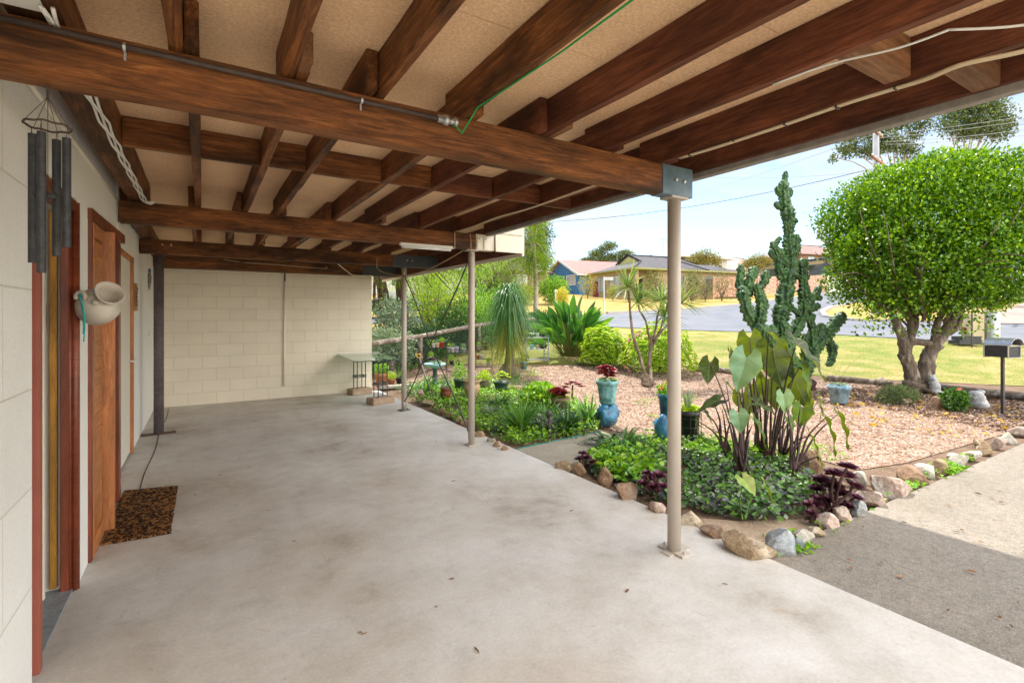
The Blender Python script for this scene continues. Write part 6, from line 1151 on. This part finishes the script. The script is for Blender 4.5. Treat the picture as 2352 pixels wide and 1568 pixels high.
crowntree('distant flat topped gum tree above the pink roof', 17.5, 88, None, (1402, 605, 88), [(1368, 583, 88, 1.5, .7), (1385, 574, 88, 1.3, .8), (1400, 565, 88, 1.6, .8), (1395, 590, 88, 1.3, .7), (1418, 590, 88, 1.6, .8), (1436, 580, 88, 1.3, .5), (1452, 583, 88, .7, .4), (1356, 596, 88, .9, .5), (1385, 598, 88, 1.8, .7), (1430, 598, 88, 1.3, .6)], 5200, .30, L_GUM, grp='distant gum trees')
crowntree('sprawling gum tree behind the power pole', 36.5, 45, None, (2060, 400, 45), [(1950, 330, 45, 1.1, 1.0), (1975, 300, 45, 1.2, 1.0), (1945, 350, 45, .9, .6), (2020, 310, 45, 1.3, 1.1), (2060, 280, 45, 1.3, 1.0), (2100, 270, 45, 1.2, 1.0), (2125, 285, 45, .9, .8), (2050, 330, 45, 1.3, .8), (2000, 345, 45, 1.3, .6), (2100, 310, 45, .9, .7), (1912, 365, 45, .4, .35), (2085, 345, 45, 1.1, .7)], 6200, .24, L_GUM, grp='distant gum trees')
crowntree('bushy topped gum tree at upper right above the clipped tree', 41, 45.5, None, (2210, 400, 45.5), [(2190, 265, 45, 1.2, .9), (2220, 245, 45, 1.3, .9), (2255, 240, 45, 1.3, .8), (2285, 250, 45, 1.2, .8), (2300, 275, 45, 1.2, .9), (2315, 295, 45, .8, .8), (2240, 280, 45, 1.6, 1.1), (2180, 290, 45, 1.1, .7), (2270, 300, 45, 1.3, .8), (2300, 315, 45, .7, .5), (2215, 305, 45, 1.2, .7)], 7200, .24, L_GUM, grp='distant gum trees')
crowntree('low leafy tree at the right edge behind the clipped tree', 31, 30, None, (2362, 600, 30), [(2375, 610, 30, .9, 1.0), (2368, 570, 30, .7, .8), (2395, 590, 30, 1.1, 1.3)], 3000, .13, L_MID, name='leafy_tree')
SH = leafmat('grevillea_leaf', [(.10, .13, .05), (.19, .21, .08), (.28, .27, .13), (.15, .12, .06)], .7, .2, .2)
GS = 'shrubs in front of the yellow brick house'
def shf(label, u, f, rx, h, n, m, L_=.14, **k): uu, vv = CX+(u-CX), HY+(1.5-T(f))*FPX/f; return shrub(label, uu, vv, rx, h, n, L_, L_*.4, m, f=f, **k)
shf('big pale flowering shrub before the porch of the yellow brick house', 1504, 44, 1.0, 2.5, 1300, SH, grp=GS); shf('dark glossy shrub just right of the near post by the yellow house', 1592, 44.5, .85, 2.7, 1500, L_GUM, grp=GS); shf('small wispy bush low in front of the dark glossy shrub', 1588, 42, .75, 1.8, 600, SH, grp=GS); shf('middle wispy bush with bare legs', 1620, 43.5, .65, 1.9, 450, SH, grp=GS); shf('largest wispy shrub beside the timber fence', 1658, 44.5, 1.15, 2.7, 900, SH, grp=GS)
shf('rounded green shrub in front of the blue house', 1272, 40, 1.15, 2.1, 5200, L_BRIGHT, L_=.15); shf('golden shrub next to the rounded green one', 1291, 36, .45, 1.3, 900, leafmat('gold_leaf', [(.42, .40, .03), (.55, .48, .08)], .6, .3, .3)); shf('flowering garden shrub left of the rounded green one', 1205, 40, 1.3, 1.5, 2600, L_DRYG); shf('yellow green sapling by the blue house wall', 1350, 50, .9, 2.2, 900, L_DRYG)
shf('shrub against the window of the yellow brick house', 1443, 43.6, .6, 1.9, 500, SH, grp=GS); shf('small bush at the end wall of the yellow brick house', 1407, 45, .4, 1.4, 500, L_DRYG, grp=GS)
crowntree('autumn tinted tree behind the yellow house roof', 31, 68, None, (1620, 625, 68), [(1596, 597, 68, 1.3, 1.0), (1615, 590, 68, 1.5, 1.1), (1635, 596, 68, 1.4, 1.1), (1645, 605, 68, .9, .9), (1600, 607, 68, 1.6, 1)], 4200, .22, leafmat('rust_leaf', [(.14, .17, .04), (.26, .20, .06), (.20, .24, .06), (.34, .22, .10)], .7, .2, .3), name='rust_tree')
crowntree('second rusty tree in front of the pink tiled roof', 37.5, 72, None, (1745, 620, 72), [(1722, 603, 72, 1.3, .9), (1742, 597, 72, 1.4, .9), (1758, 601, 72, 1.2, .8), (1730, 610, 72, 1.6, .8)], 3200, .22, MATS['rust_leaf'], name='rust_tree')
crowntree('tiny treetop behind the pink roof ridge', 12, 92, None, (1350, 610, 92), [(1343, 598, 92, 1.1, .5), (1355, 597, 92, 1.2, .5)], 700, .3, L_GUM, name='dense_tree')
# ================================================================ street and houses
A1 = math.radians(-23.5); D1 = (math.sin(A1), math.cos(A1)); D2 = (D1[1], -D1[0])
class Frame:
    def __init__(s, r, f, ang=A1, z=None): s.r, s.f, s.z = r, f, T(f) if z is None else z; s.d1 = (math.sin(ang), math.cos(ang)); s.d2 = (s.d1[1], -s.d1[0])
    def __call__(s, x, y, z): return rf(s.r+s.d2[0]*x+s.d1[0]*y, s.f+s.d2[1]*x+s.d1[1]*y, s.z+z)
def roofmesh(name, faces, m, parent, th=.12):
    me = bpy.data.meshes.new(name); vs = []; fs = []
    for f in faces: b = len(vs); vs += [tuple(p) for p in f]; fs.append(tuple(range(b, b+len(f))))
    nv = len(vs); 
    for f in faces: b = len(vs); vs += [tuple(Vector(p)-Uv*th) for p in f]; fs.append(tuple(range(b, b+len(f)))[::-1])
    for f in faces:
        pass
    k = 0
    for f in faces:
        n = len(f)
        for i in range(n): fs.append((k+i, k+(i+1) % n, nv+k+(i+1) % n, nv+k+i))
        k += n
    me.from_pydata(vs, [], fs); me.update(); uv = me.uv_layers.new(name='UVMap')
    for p in me.polygons:
        n = p.normal; h = Uv.cross(n); h = h.normalized() if h.length > 1e-3 else Vector((1, 0, 0)); s = n.cross(h)
        for li in p.loop_indices: c = me.vertices[me.loops[li].vertex_index].co; uv.data[li].uv = (c.dot(h), c.dot(s))
    me.materials.append(m); o = bpy.data.objects.new(name, me); COL.objects.link(o); o.parent = parent; return o
def fbox(mb, F, lo, hi):
    vs = [F(x, y, z) for z in (lo[2], hi[2]) for x, y in ((lo[0], lo[1]), (hi[0], lo[1]), (hi[0], hi[1]), (lo[0], hi[1]))]; mb.add(vs, [(3, 2, 1, 0), (4, 5, 6, 7), (0, 1, 5, 4), (1, 2, 6, 5), (2, 3, 7, 6), (3, 0, 4, 7)]); return mb
def fpart(name, F, lo, hi, m, par): mb = MB(); fbox(mb, F, lo, hi); return mb.build(name, m, par)
def window(F, side, a0, a1, z0, z1, par, at0=0., fm=None, curtain=True, mull=1):
    P = (lambda a, d, z: F(at0+d*1.0, a, z)) if side == 'end' else (lambda a, d, z: F(a, at0+d, z))
    w = MB(); 
    def bx(mb, alo, ahi, dlo, dhi, zlo, zhi):
        vs = [P(a, d, z) for z in (zlo, zhi) for a, d in ((alo, dlo), (ahi, dlo), (ahi, dhi), (alo, dhi))]; mb.add(vs, [(3, 2, 1, 0), (4, 5, 6, 7), (0, 1, 5, 4), (1, 2, 6, 5), (2, 3, 7, 6), (3, 0, 4, 7)])
    bx(w, a0, a1, -.06, -.0, z0, z0+.07); bx(w, a0, a1, -.06, 0, z1-.07, z1); bx(w, a0, a0+.07, -.06, 0, z0+.07, z1-.07); bx(w, a1-.07, a1, -.06, 0, z0+.07, z1-.07)
    for k in range(mull): c = a0+(a1-a0)*(k+1)/(mull+1); bx(w, c-.03, c+.03, -.055, 0, z0+.07, z1-.07)
    wf = w.build('window', fm or WHITE, par); g_ = MB(); bx(g_, a0+.07, a1-.07, -.03, -.01, z0+.07, z1-.07); g_.build('pane', GLASSW if curtain else GLASSD, wf); return wf
GLASSW = mat('curtained_glass', (.50, .52, .48), (.36, .38, .38), 1.2, .15, .6, stretch=(3, 3, .2)); GLASSD = mat('dark_glass', (.03, .04, .05), (.07, .08, .09), .6, .1, .6)
def clad(name, c1, rowh=.18, dark=.7):
    m, nt, p = base(name, .7, .25); t = nt.nodes.new('ShaderNodeTexCoord'); se = nt.nodes.new('ShaderNodeSeparateXYZ'); nt.links.new(t.outputs['Object'], se.inputs[0]); mu = nt.nodes.new('ShaderNodeMath'); mu.operation = 'MULTIPLY'; mu.inputs[1].default_value = 1/rowh; nt.links.new(se.outputs[2], mu.inputs[0]); fr_ = nt.nodes.new('ShaderNodeMath'); fr_.operation = 'FRACT'; nt.links.new(mu.outputs[0], fr_.inputs[0])
    n = noisen(nt, t.outputs['Object'], 1.5, 4); col = mixc(nt, 1., ramp(nt, fr_.outputs[0], [(.0, tuple(x*dark for x in c1)), (.14, c1)]), ramp(nt, n, [(.3, .9), (.7, 1.08)]), 'MULTIPLY'); nt.links.new(col, p.inputs['Base Color']); bump(nt, p, fr_.outputs[0], .5, .03); return m
def brickm(name, c1, c2, mort):
    m, nt, p = base(name, .85, .2); t = nt.nodes.new('ShaderNodeTexCoord'); mp_ = nt.nodes.new('ShaderNodeMapping'); mp_.vector_type = 'POINT'; se = nt.nodes.new('ShaderNodeSeparateXYZ'); nt.links.new(t.outputs['Object'], se.inputs[0]); ad = nt.nodes.new('ShaderNodeMath'); ad.operation = 'ADD'; nt.links.new(se.outputs[0], ad.inputs[0]); nt.links.new(se.outputs[1], ad.inputs[1]); cb = nt.nodes.new('ShaderNodeCombineXYZ'); nt.links.new(ad.outputs[0], cb.inputs[0]); nt.links.new(se.outputs[2], cb.inputs[1])
    br = nt.nodes.new('ShaderNodeTexBrick'); br.inputs['Scale'].default_value = 1; br.inputs['Brick Width'].default_value = .32; br.inputs['Row Height'].default_value = .11; br.inputs['Mortar Size'].default_value = .012; br.inputs['Color1'].default_value = (*c1, 1); br.inputs['Color2'].default_value = (*c2, 1); br.inputs['Mortar'].default_value = (*mort, 1); nt.links.new(cb.outputs[0], br.inputs['Vector']); nt.links.new(br.outputs['Color'], p.inputs['Base Color']); return m
BLUEC = clad('blue_cladding', (.07, .21, .42)); PINKR = clad('pink_metal_roof', (.50, .17, .15), 9); YBR = brickm('yellow_brick', (.50, .38, .20), (.40, .29, .14), (.42, .36, .26)); BBR = brickm('brown_brick', (.30, .15, .10), (.24, .11, .075), (.35, .3, .25))
DTILE = tileroof('dark_tile', (.085, .08, .085), (.12, .11, .115)); BTILE = tileroof('brown_tile', (.30, .20, .17), (.25, .165, .14)); PTILE = tileroof('pink_tile', (.60, .38, .32), (.52, .33, .28))
OLIVE = mat('olive_trim', (.30, .29, .09), (.26, .25, .08), 2, .6); GABY = mat('gable_yellow', (.60, .56, .20), (.55, .52, .18), 2, .7); WTR = mat('white_trim', (.72, .70, .66), rough=.6)
GH = 'houses across the street'
# blue house
F = Frame(7.78, 58); t = thing('blue_house', 'blue clad house with a pink metal gable roof across the street', 'house', F(0, 0, 0), GH); t.location = (0, 0, 0)
mb = MB(); fbox(mb, F, (0, 0, -.4), (13, 8.2, 2.5)); vs = [F(0, 0, 2.5), F(0, 8.2, 2.5), F(0, 4.1, 4.25), F(13, 0, 2.5), F(13, 8.2, 2.5), F(13, 4.1, 4.25)]; mb.add(vs, [(0, 2, 1), (3, 4, 5), (0, 3, 5, 2), (1, 2, 5, 4)]); mb.build('wall', BLUEC, t)
roofmesh('roof', [[F(-.5, -.6, 2.28), F(13.5, -.6, 2.28), F(13.5, 4.1, 4.40), F(-.5, 4.1, 4.40)], [F(13.5, 8.8, 2.28), F(-.5, 8.8, 2.28), F(-.5, 4.1, 4.40), F(13.5, 4.1, 4.40)]], PINKR, t, .10)
mb = MB()
for y0, z0, y1, z1 in ((-.62, 2.14, 4.1, 4.27), (8.82, 2.14, 4.1, 4.27)):
    a, b = F(-.53, y0, z0+.04), F(-.53, y1, z1+.04); mb.bar(a, b, .05, .24)
mb.bar(F(-.5, -.64, 2.2), F(13.5, -.64, 2.2), .1, .14); mb.build('barge_board', WTR, t)
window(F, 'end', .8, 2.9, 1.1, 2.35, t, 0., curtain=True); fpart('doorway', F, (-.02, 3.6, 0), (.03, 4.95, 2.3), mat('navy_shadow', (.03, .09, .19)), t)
# red fence
t = thing('red_fence', 'dark red metal panel fence between the blue and yellow houses', 'fence', (0, 0, 0)); F2 = Frame(8.5, 52.5, math.radians(20)); mb = MB()
for k in range(22):
    x = k*.11; fbox(mb, F2, (x, 0, -.2), (x+.10, .02+.04*(k % 2), 1.45))
mb.build('panel', mat('dark_red_steel', (.25, .035, .035), (.20, .03, .03), 3, .5), t); fpart('rail', F2, (0, -.03, 1.45), (2.42, .07, 1.52), mat('dark_red_steel', (.25, .035, .035)), t)
# yellow brick house
F = Frame(11.53, 46.6); t = thing('yellow_brick_house', 'yellow brick house with dark tiled hip roof and olive gutters', 'house', (0, 0, 0), GH)
mb = MB(); fbox(mb, F, (0, 1.6, -.4), (12.8, 8, 2.75)); fbox(mb, F, (2.6, .05, -.4), (12.8, 1.598, 2.75)); mb.build('wall', YBR, t)
fpart('pillar', F, (.0, .05, -.4), (.40, .45, 2.75), YBR, t); fpart('planter_wall', F, (-.9, .8, -.4), (-.02, 6.2, .35), YBR, t)
fpart('soffit', F, (-.5, -.5, 2.76), (13.3, 8.5, 2.80), OLIVE, t)
def hip(F, x0, x1, y0, y1, z0, zr, xr0, xr1, name='roof', m=DTILE, par=None, gab=.9, gl=True):
    yc = (y0+y1)/2; zg = zr-gab*(zr-z0)/((y1-y0)/2)*.85; k = (zr-zg)/(zr-z0); yg0, yg1 = yc+(y0-yc)*k, yc+(y1-yc)*k
    fs = [[F(x0, y0, z0), F(x1, y0, z0), F(xr1, yc, zr), F(xr0, yc, zr), F(xr0, yg0, zg)], [F(x1, y1, z0), F(x0, y1, z0), F(xr0, yg1, zg), F(xr0, yc, zr), F(xr1, yc, zr)], [F(x1, y0, z0), F(x1, y1, z0), F(xr1, yc, zr)], [F(x0, y1, z0), F(x0, y0, z0), F(xr0, yg0, zg), F(xr0, yg1, zg)]]
    r_ = roofmesh(name, fs, m, par); mb = MB(); mb.add([F(xr0+.05, yg0, zg-.02), F(xr0+.05, yg1, zg-.02), F(xr0+.05, yc, zr-.02), F(xr0+.12, yg0, zg-.02), F(xr0+.12, yg1, zg-.02), F(xr0+.12, yc, zr-.02)], [(0, 1, 2), (5, 4, 3), (0, 3, 4, 1), (1, 4, 5, 2), (2, 5, 3, 0)]); mb.build('gable_vent', GABY, par)
    mb = MB()
    for a, b in ((F(xr0-.02, yg0-.1, zg+.03), F(xr0-.02, yc, zr+.10)), (F(xr0-.02, yg1+.1, zg+.03), F(xr0-.02, yc, zr+.10)), (F(xr0, yc, zr+.03), F(xr1, yc, zr+.03)), (F(x0, y0, z0+.03), F(xr0, yg0, zg+.03)), (F(x1, y0, z0+.03), F(xr1, yc, zr+.03))): mb.bar(a, b, .16, .10)
    mb.build('ridge_cap', m, par); return r_
hip(F, -.6, 8.5, -.6, 7.2, 2.9, 4.55, 1.6, 6.2, par=t, gab=2.3); hip(F, 4.6, 13.4, 2.2, 9.8, 2.92, 4.95, 6.6, 10.4, par=t, gab=2.3)
roofmesh('roof', [[F(8.3, -.6, 2.88), F(13.4, -.6, 2.88), F(12.4, 3.0, 3.9), F(7.2, 3.0, 3.9)]], DTILE, t)
mb = MB(); mb.bar(F(-.66, -.66, 2.84), F(13.45, -.66, 2.84), .12, .16); mb.bar(F(-.66, -.66, 2.84), F(-.66, 7.2, 2.84), .12, .16); mb.build('gutter', OLIVE, t)
window(F, 'end', 2.3, 4.2, .35, 2.45, t, 0., GREYPOT, True); window(F, 'end', 5.0, 6.6, .9, 2.45, t, 0., GREYPOT, True); window(F, 'front', 4.0, 5.8, .8, 2.4, t, .05, GREYPOT, False); window(F, 'front', 8.5, 10.5, .8, 2.4, t, .05, GREYPOT, False)
fpart('door', F, (1.1, 1.57, 0), (2.0, 1.59, 2.1), mat('dark_door', (.05, .035, .03)), t)
def antenna(F, x, y, z, h, t_, name='antenna'):
    p = F(x, y, z); mb = MB(); mb.tube([p, p+Uv*h], .03, 6)
    for k in range(3): mb.tube([p+Uv*(h-.1-k*.35)-Rv*.45+Uv*.1*k, p+Uv*(h-.1-k*.35)+Rv*.45], .014, 5); mb.tube([p+Uv*(h-.5)+Rv*(-.35+.35*k), p+Uv*h+Rv*(-.35+.35*k)], .014, 5)
    mb.build(name, GREYPOT, t_)
antenna(F, 6.6, 4.0, 3.6, 3.1, t); antenna(F, 3.6, 8, 3.8, 2.2, t)
# white modern house
F = Frame(28.5, 76, math.radians(-10)); t = thing('white_house', 'white flat roofed modern house rising behind the yellow house', 'house', (0, 0, 0), GH); fpart('wall', F, (-3, 0, -1), (4.6, 6, 4.5), mat('white_render', (.72, .72, .70)), t)
roofmesh('roof', [[F(-3.8, -.8, 5.1), F(5.4, -.8, 4.7), F(5.4, 6.8, 4.7), F(-3.8, 6.8, 5.1)]], WTR, t, .25); window(F, 'front', 2.2, 3.8, 2.2, 3.6, t, 0., curtain=False)
# brown house at left behind the pale trunk
F = Frame(1.8, 60, math.radians(-35)); t = thing('brown_brick_house', 'brown brick house with reddish tiled roof left of the blue house', 'house', (0, 0, 0), GH); fpart('wall', F, (-4, 0, -.4), (3, 8, 2.6), BBR, t); hip(F, -4.6, 3.6, -.6, 8.6, 2.65, 4.9, -1.5, .8, par=t, m=BTILE, gab=.5)
window(F, 'front', -2, 0, .9, 2.2, t, 0., curtain=True)
# pale cottage seen past the dark trunks
F = Frame(-14, 58, math.radians(12)); t = thing('pale_cottage', 'pale weatherboard cottage glimpsed past the dark leaning trunks', 'house', (0, 0, 0), GH); fpart('wall', F, (-5, 0, -.4), (7, 7, 2.7), WTR, t); hip(F, -5.6, 7.6, -.6, 7.6, 2.75, 4.6, -2, 4, par=t, m=GALV, gab=.5); window(F, 'front', 0, 2, .9, 2.2, t, 0., curtain=False); window(F, 'front', 4, 5.5, .9, 2.2, t, 0., curtain=False)
# timber fence
t = thing('timber_fence', 'long pinkish horizontal slat timber fence along the side street', 'fence', (0, 0, 0)); PKW = wood('pink_slats', (.50, .27, .19), (.60, .34, .25), (.68, .42, .32), .85, stain=.15)
pts = [(19.4, 48.3), (22.2, 49.3), (25.6, 52.2), (29.7, 56.0), (34.2, 59.5), (39.5, 63)]; 
for i in range(len(pts)-1):
    mb = MB(); a, b = pts[i], pts[i+1]
    for k in range(9):
        n = 5
        for j in range(n):
            t0, t1 = j/n, (j+1)/n-.004; off = .05 if (j+k) % 2 else -.02
            mb.bar(rf(a[0]+(b[0]-a[0])*t0, a[1]+(b[1]-a[1])*t0-off, T(a[1])+(T(b[1])-T(a[1]))*t0+.25+k*.215), rf(a[0]+(b[0]-a[0])*t1, a[1]+(b[1]-a[1])*t1-off, T(a[1])+(T(b[1])-T(a[1]))*t1+.25+k*.215), .03, .185)
    mb.build('slat_panel', PKW, t)
for a in pts: mb = MB(); mb.bar(rf(a[0], a[1]-.12, T(a[1])-.1), rf(a[0], a[1]-.12, T(a[1])+2.15), .13, .13); mb.build('fence_post', PKW, t)
t = thing('cream_gate', 'cream double gate at the end of the pinkish timber fence', 'gate', (0, 0, 0)); 
for i in (0, 1): mb = MB(); mb.bar(rf(39.9+i*1.6, 63.3+i*.9, T(63)+1.05), rf(41.4+i*1.6, 64.1+i*.9, T(64)+1.05), .06, 2.1); mb.build('leaf', CREAM, t)
# shed with blue gutter
F = Frame(37.6, 78, math.radians(68.2), 4.7); t = thing('long_shed', 'long cream shed with dark blue gutter behind the timber fence', 'shed', (0, 0, 0), GH); fpart('wall', F, (0, 0, -1), (14, 6, 4.15), clad('cream_cladding', (.62, .58, .48), .3), t); roofmesh('roof', [[F(-.5, -.5, 4.2), F(14.5, -.5, 4.2), F(14.5, 6.5, 4.9), F(-.5, 6.5, 4.9)]], GALV, t); mb = MB(); mb.bar(F(-.5, -.56, 4.2), F(14.5, -.56, 4.2), .14, .28); mb.build('gutter', mat('navy_gutter', (.03, .07, .17)), t); fpart('window', F, (1.5, -.06, 2.4), (4.5, -.02, 3.6), GLASSD, t); fpart('window', F, (9.5, -.06, 2.2), (12.5, -.02, 3.6), GLASSD, t)
# pink tiled and brick houses
F = Frame(37, 84, math.radians(-15)); t = thing('pink_tiled_house', 'low house whose pale pink tiled roof shows over the rusty trees', 'house', (0, 0, 0), GH); fpart('wall', F, (-1.5, 0, -1), (7, 7, 2.9), WTR, t); hip(F, -2.5, 8, -.6, 7.6, 2.95, 5.4, 1.5, 4.5, par=t, m=PTILE, gab=.3)
F = Frame(50, 86, math.radians(-20)); t = thing('two_storey_house', 'two storey brick house with brown tiled roof behind the cactus', 'house', (0, 0, 0), GH); fpart('wall', F, (-.5, 0, -1), (12, 8, 5.6), BBR, t); hip(F, -1.3, 12.8, -.8, 8.8, 5.65, 7.9, 2.5, 9, par=t, m=BTILE, gab=.3)
for x in (1.2, 4.5, 8): window(F, 'front', x, x+1.6, 4.0, 5.3, t, 0., mat('teal_frame', (.1, .35, .4)), True)
# street sign
p = g(1387, 717); t = thing('street_sign', 'white street name sign on a thin steel pole at the lawn edge', 'street sign', p); mb = MB(); mb.tube([(0, 0, -.1), (0, 0, 2.25)], .04, 8); mb.build('pole', GALV, t); mb = MB(); mb.box(Rv*.28+Uv*2.12, (.62, .03, .17), Matrix.Rotation(-TH, 3, 'Z')); bl = mb.build('blade', WHITE, t)
cu = bpy.data.curves.new('lettering', 'FONT'); cu.body = 'HILLSIDE CR'; cu.size = .125; cu.align_x = 'CENTER'; cu.align_y = 'CENTER'; cu.extrude = .002; to = bpy.data.objects.new('lettering', cu); COL.objects.link(to); to.parent = bl; to.location = Rv*.28+Uv*2.12-Fw*.018; to.rotation_euler = (math.pi/2, 0, -TH); cu.materials.append(mat('letter_black', (.02, .02, .02)))
bpy.context.view_layer.update(); me_ = bpy.data.meshes.new_from_object(to); t2 = bpy.data.objects.new('lettering', me_); COL.objects.link(t2); t2.parent = bl; t2.location = to.location; t2.rotation_euler = to.rotation_euler; bpy.data.objects.remove(to)
p = g(1277, 703); t = thing('white_post', 'short weathered white post with a rounded cap beside the golden shrub', 'post', p); mb = MB(); mb.tube([(0, 0, -.1), (0, 0, 1.0)], [.10, .09], 10); mb.build('shaft', WTR, t); mb = MB(); mb.blob((0, 0, 1.08), (.12, .12, .14), 3, .1, 3); mb.build('cap', WTR, t, smooth=True)
# parked car glimpsed on the left
p = g(930, 727); t = thing('parked_car', 'dark green parked car glimpsed between the leaning trunks', 'car', p, rz=-TH+.2); CARM = mat('car_green', (.02, .05, .04), rough=.25, spec=.6)
prof = [(-2.1, .35), (-2.15, .7), (-2.0, .85), (-1.2, .92), (1.0, .92), (1.9, .80), (2.15, .65), (2.15, .35)]; mb = MB(); vs = [(x, -.85, z) for x, z in prof]+[(x, .85, z) for x, z in prof]; n = len(prof); mb.add(vs, [tuple(range(n)), tuple(range(2*n-1, n-1, -1))]+[(i, (i+1) % n, n+(i+1) % n, n+i) for i in range(n)]); mb.build('body', CARM, t, bevel=.04)
pr2 = [(-1.7, .92), (-1.2, 1.38), (.1, 1.42), (.95, .92)]; mb = MB(); vs = [(x, -.72, z) for x, z in pr2]+[(x, .72, z) for x, z in pr2]; mb.add(vs, [(0, 1, 2, 3), (7, 6, 5, 4), (0, 4, 5, 1), (1, 5, 6, 2), (2, 6, 7, 3), (3, 7, 4, 0)]); mb.build('cabin', GLASSW, t, bevel=.03)
for x in (-1.35, 1.35):
    for y in (-.8, .8): mb = MB(); mb.lathe([(.16, -.1), (.31, -.1), (.32, 0), (.31, .1), (.16, .1), (.1, .05), (0, .05)], (x, y, .32), 18, Matrix.Rotation(math.pi/2, 3, 'X')); mb.build('wheel', BLACKP, t)
# bin, cabinet, trays at the kerb
p = g(2277, 787); t = thing('metal_bin', 'tall shiny galvanised bin standing by the road beyond the letterbox', 'bin', p); s_ = gf(787)/FPX; mb = MB(); mb.lathe([(15*s_, 0), (15*s_, 70*s_), (16*s_, 71*s_), (16*s_, 74*s_), (14*s_, 74*s_), (14*s_, 60*s_), (0, 60*s_)], (0, 0, 0), 26); mb.build('drum', GALV, t, smooth=False); mb = MB(); mb.box(Rv*17*s_+Uv*69*s_, (.04, .04, .12)); mb.build('latch', STEEL, t)
p = g(2247, 787); t = thing('beige_cabinet', 'beige utility cabinet left of the shiny galvanised bin', 'cabinet', p, rz=-TH); mb = MB(); mb.bb((-.27, -.05, 0), (.18, .4, 1.05)); mb.build('body', mat('beige_steel', (.56, .45, .28), (.5, .4, .25), 3), t, bevel=.01); mb = MB(); mb.bb((-.24, -.06, .08), (.15, -.052, 1.0)); mb.blob((.08, -.07, .75), (.02, .02, .02), 1, 0, 2); mb.build('door', mat('beige_steel', (.56, .45, .28)), t)
for i, (u, v, w_, lb) in enumerate([(2216, 791, .78, 'lower black plastic tray stacked by the beige cabinet'), (2222, 784, .66, 'upper black plastic tray resting on the lower one')]):
    p = g(2216, 790)+(Uv*.14+Rv*.05 if i else Vector((0, 0, 0))); mb = MB(); h = .13
    mb.box((0, 0, .01), (w_*.92, .4, .02)); mb.box((0, -.21, h/2), (w_, .02, h)); mb.box((0, .21, h/2), (w_, .02, h)); mb.box((-w_/2, 0, h/2), (.02, .4, h)); mb.box((w_/2, 0, h/2), (.02, .4, h)); mb.box((0, -.225, h), (w_+.04, .02, .025)); o = mb.build('plastic_tray', BLACKP); o.location = p; o.rotation_euler = (0, 0, -TH); tag(o, lb, 'tray', 'black plastic trays')
p = g(2225, 784)+Uv*.33; mb = MB(); mb.bar(-Rv*.42+Uv*.12, Rv*.5-Uv*.02, .3, .05); mb.bar(-Rv*.42+Uv*.16-Fw*.15, Rv*.5+Uv*.02-Fw*.15, .03, .09); o = mb.build('plant_trough', TERR2); o.location = p; tag(o, 'rust brown trough lying tilted on the black trays', 'trough')
p = g(2232, 795); mb = MB(); mb.tube([(0, 0, -.05), (.0, 0, .6), (.03, 0, 1.22)], .022, 8); o = mb.build('star_picket', STEEL); o.location = p; tag(o, 'thin dark metal stake standing in the verge before the beige cabinet', 'stake')
t = thing('letterbox', 'small black letterbox on a thin pole across the road seen between the tree limbs', 'letterbox', g(2135, 752)); mb = MB(); mb.tube([(0, 0, 0), (0, 0, .95)], .03, 8); mb.build('post', STEEL, t); mb = MB(); mb.box((0, 0, 1.08), (.5, .35, .26), Matrix.Rotation(-TH, 3, 'Z')); mb.build('box', BLACKP, t, bevel=.02)
# power pole and wires
f = 30.; p = at(2012, HY+(1.5-T(f))*FPX/f, f); t = thing('power_pole', 'grey power pole with crossarms behind the clipped tree', 'power pole', p); mb = MB(); mb.tube([(0, 0, 0), (0, 0, 12.6)], [.22, .15], 12); mb.build('shaft', mat('pole_grey', (.30, .31, .33), (.38, .39, .40), 3, .8), t, smooth=True)
ca = (Rv*.75+Fw*.65).normalized()
for z, w_ in ((10.75, .95), (9.15, 1.3)):
    mb = MB(); mb.bar(-ca*w_+Uv*z-Fw*.18, ca*w_+Uv*z-Fw*.18, .11, .12); mb.build('crossarm', WB, t)
    for k in (-.9, -.35, .35, .9): mb = MB(); mb.lathe([(.03, 0), (.05, .04), (.03, .07), (.05, .11), (0, .15)], ca*w_*k+Uv*(z+.06)-Fw*.18, 8); mb.build('insulator', WHITE, t)
WM = mat('wire_alu', (.45, .46, .48), rough=.4); WK = mat('wire_black', (.05, .05, .06))
def wire(u0, v0, f0, u1, v1, f1, sag, label, r=.012, m=WM):
    a, b = at(u0, v0, f0), at(u1, v1, f1); mb = MB(); mb.tube([a.lerp(b, t_)-Uv*sag*4*t_*(1-t_) for t_ in np.linspace(0, 1, 18)], r, 5, caps=False); tag(mb.build('overhead_wire', m), label, 'power line', 'overhead wires')
wire(1995, 313, 29.6, 2560, 232, 24, .15, 'upper pale overhead wire running right from the power pole', .011); wire(2020, 317, 30, 2560, 244, 24, .15, 'second pale overhead wire just under the upper one', .011); wire(2030, 326, 30, 2560, 268, 24, .2, 'third pale overhead wire running right over the clipped tree', .011); wire(2035, 332, 30, 2560, 285, 24, .2, 'lowest pale overhead wire running right over the clipped tree', .011)
wire(1995, 313, 29.6, 1500, 470, 62, .3, 'pale overhead wire running left from the power pole top'); wire(1270, 509, 60, 1985, 392, 45, .8, 'long dark telephone wire crossing the sky behind the near post', .028, WK); wire(1600, 405, 80, 1985, 395, 60, .5, 'faint high wire above the cactus', .012, WK); wire(2186, 215, 30, 2080, 345, 30, .1, 'short black cable dropping past the gum trees', .02, WK); wire(2186, 320, 34, 2600, 215, 26, .2, 'thin black wire climbing to the upper right corner', .012, WK)
wire(2310, 345, 28, 2600, 372, 20, .1, 'thin dark wire at the right edge above the clipped tree crown', .010, WK); wire(2320, 405, 28, 2600, 412, 20, .1, 'lower thin dark wire at the right edge', .010, WK)
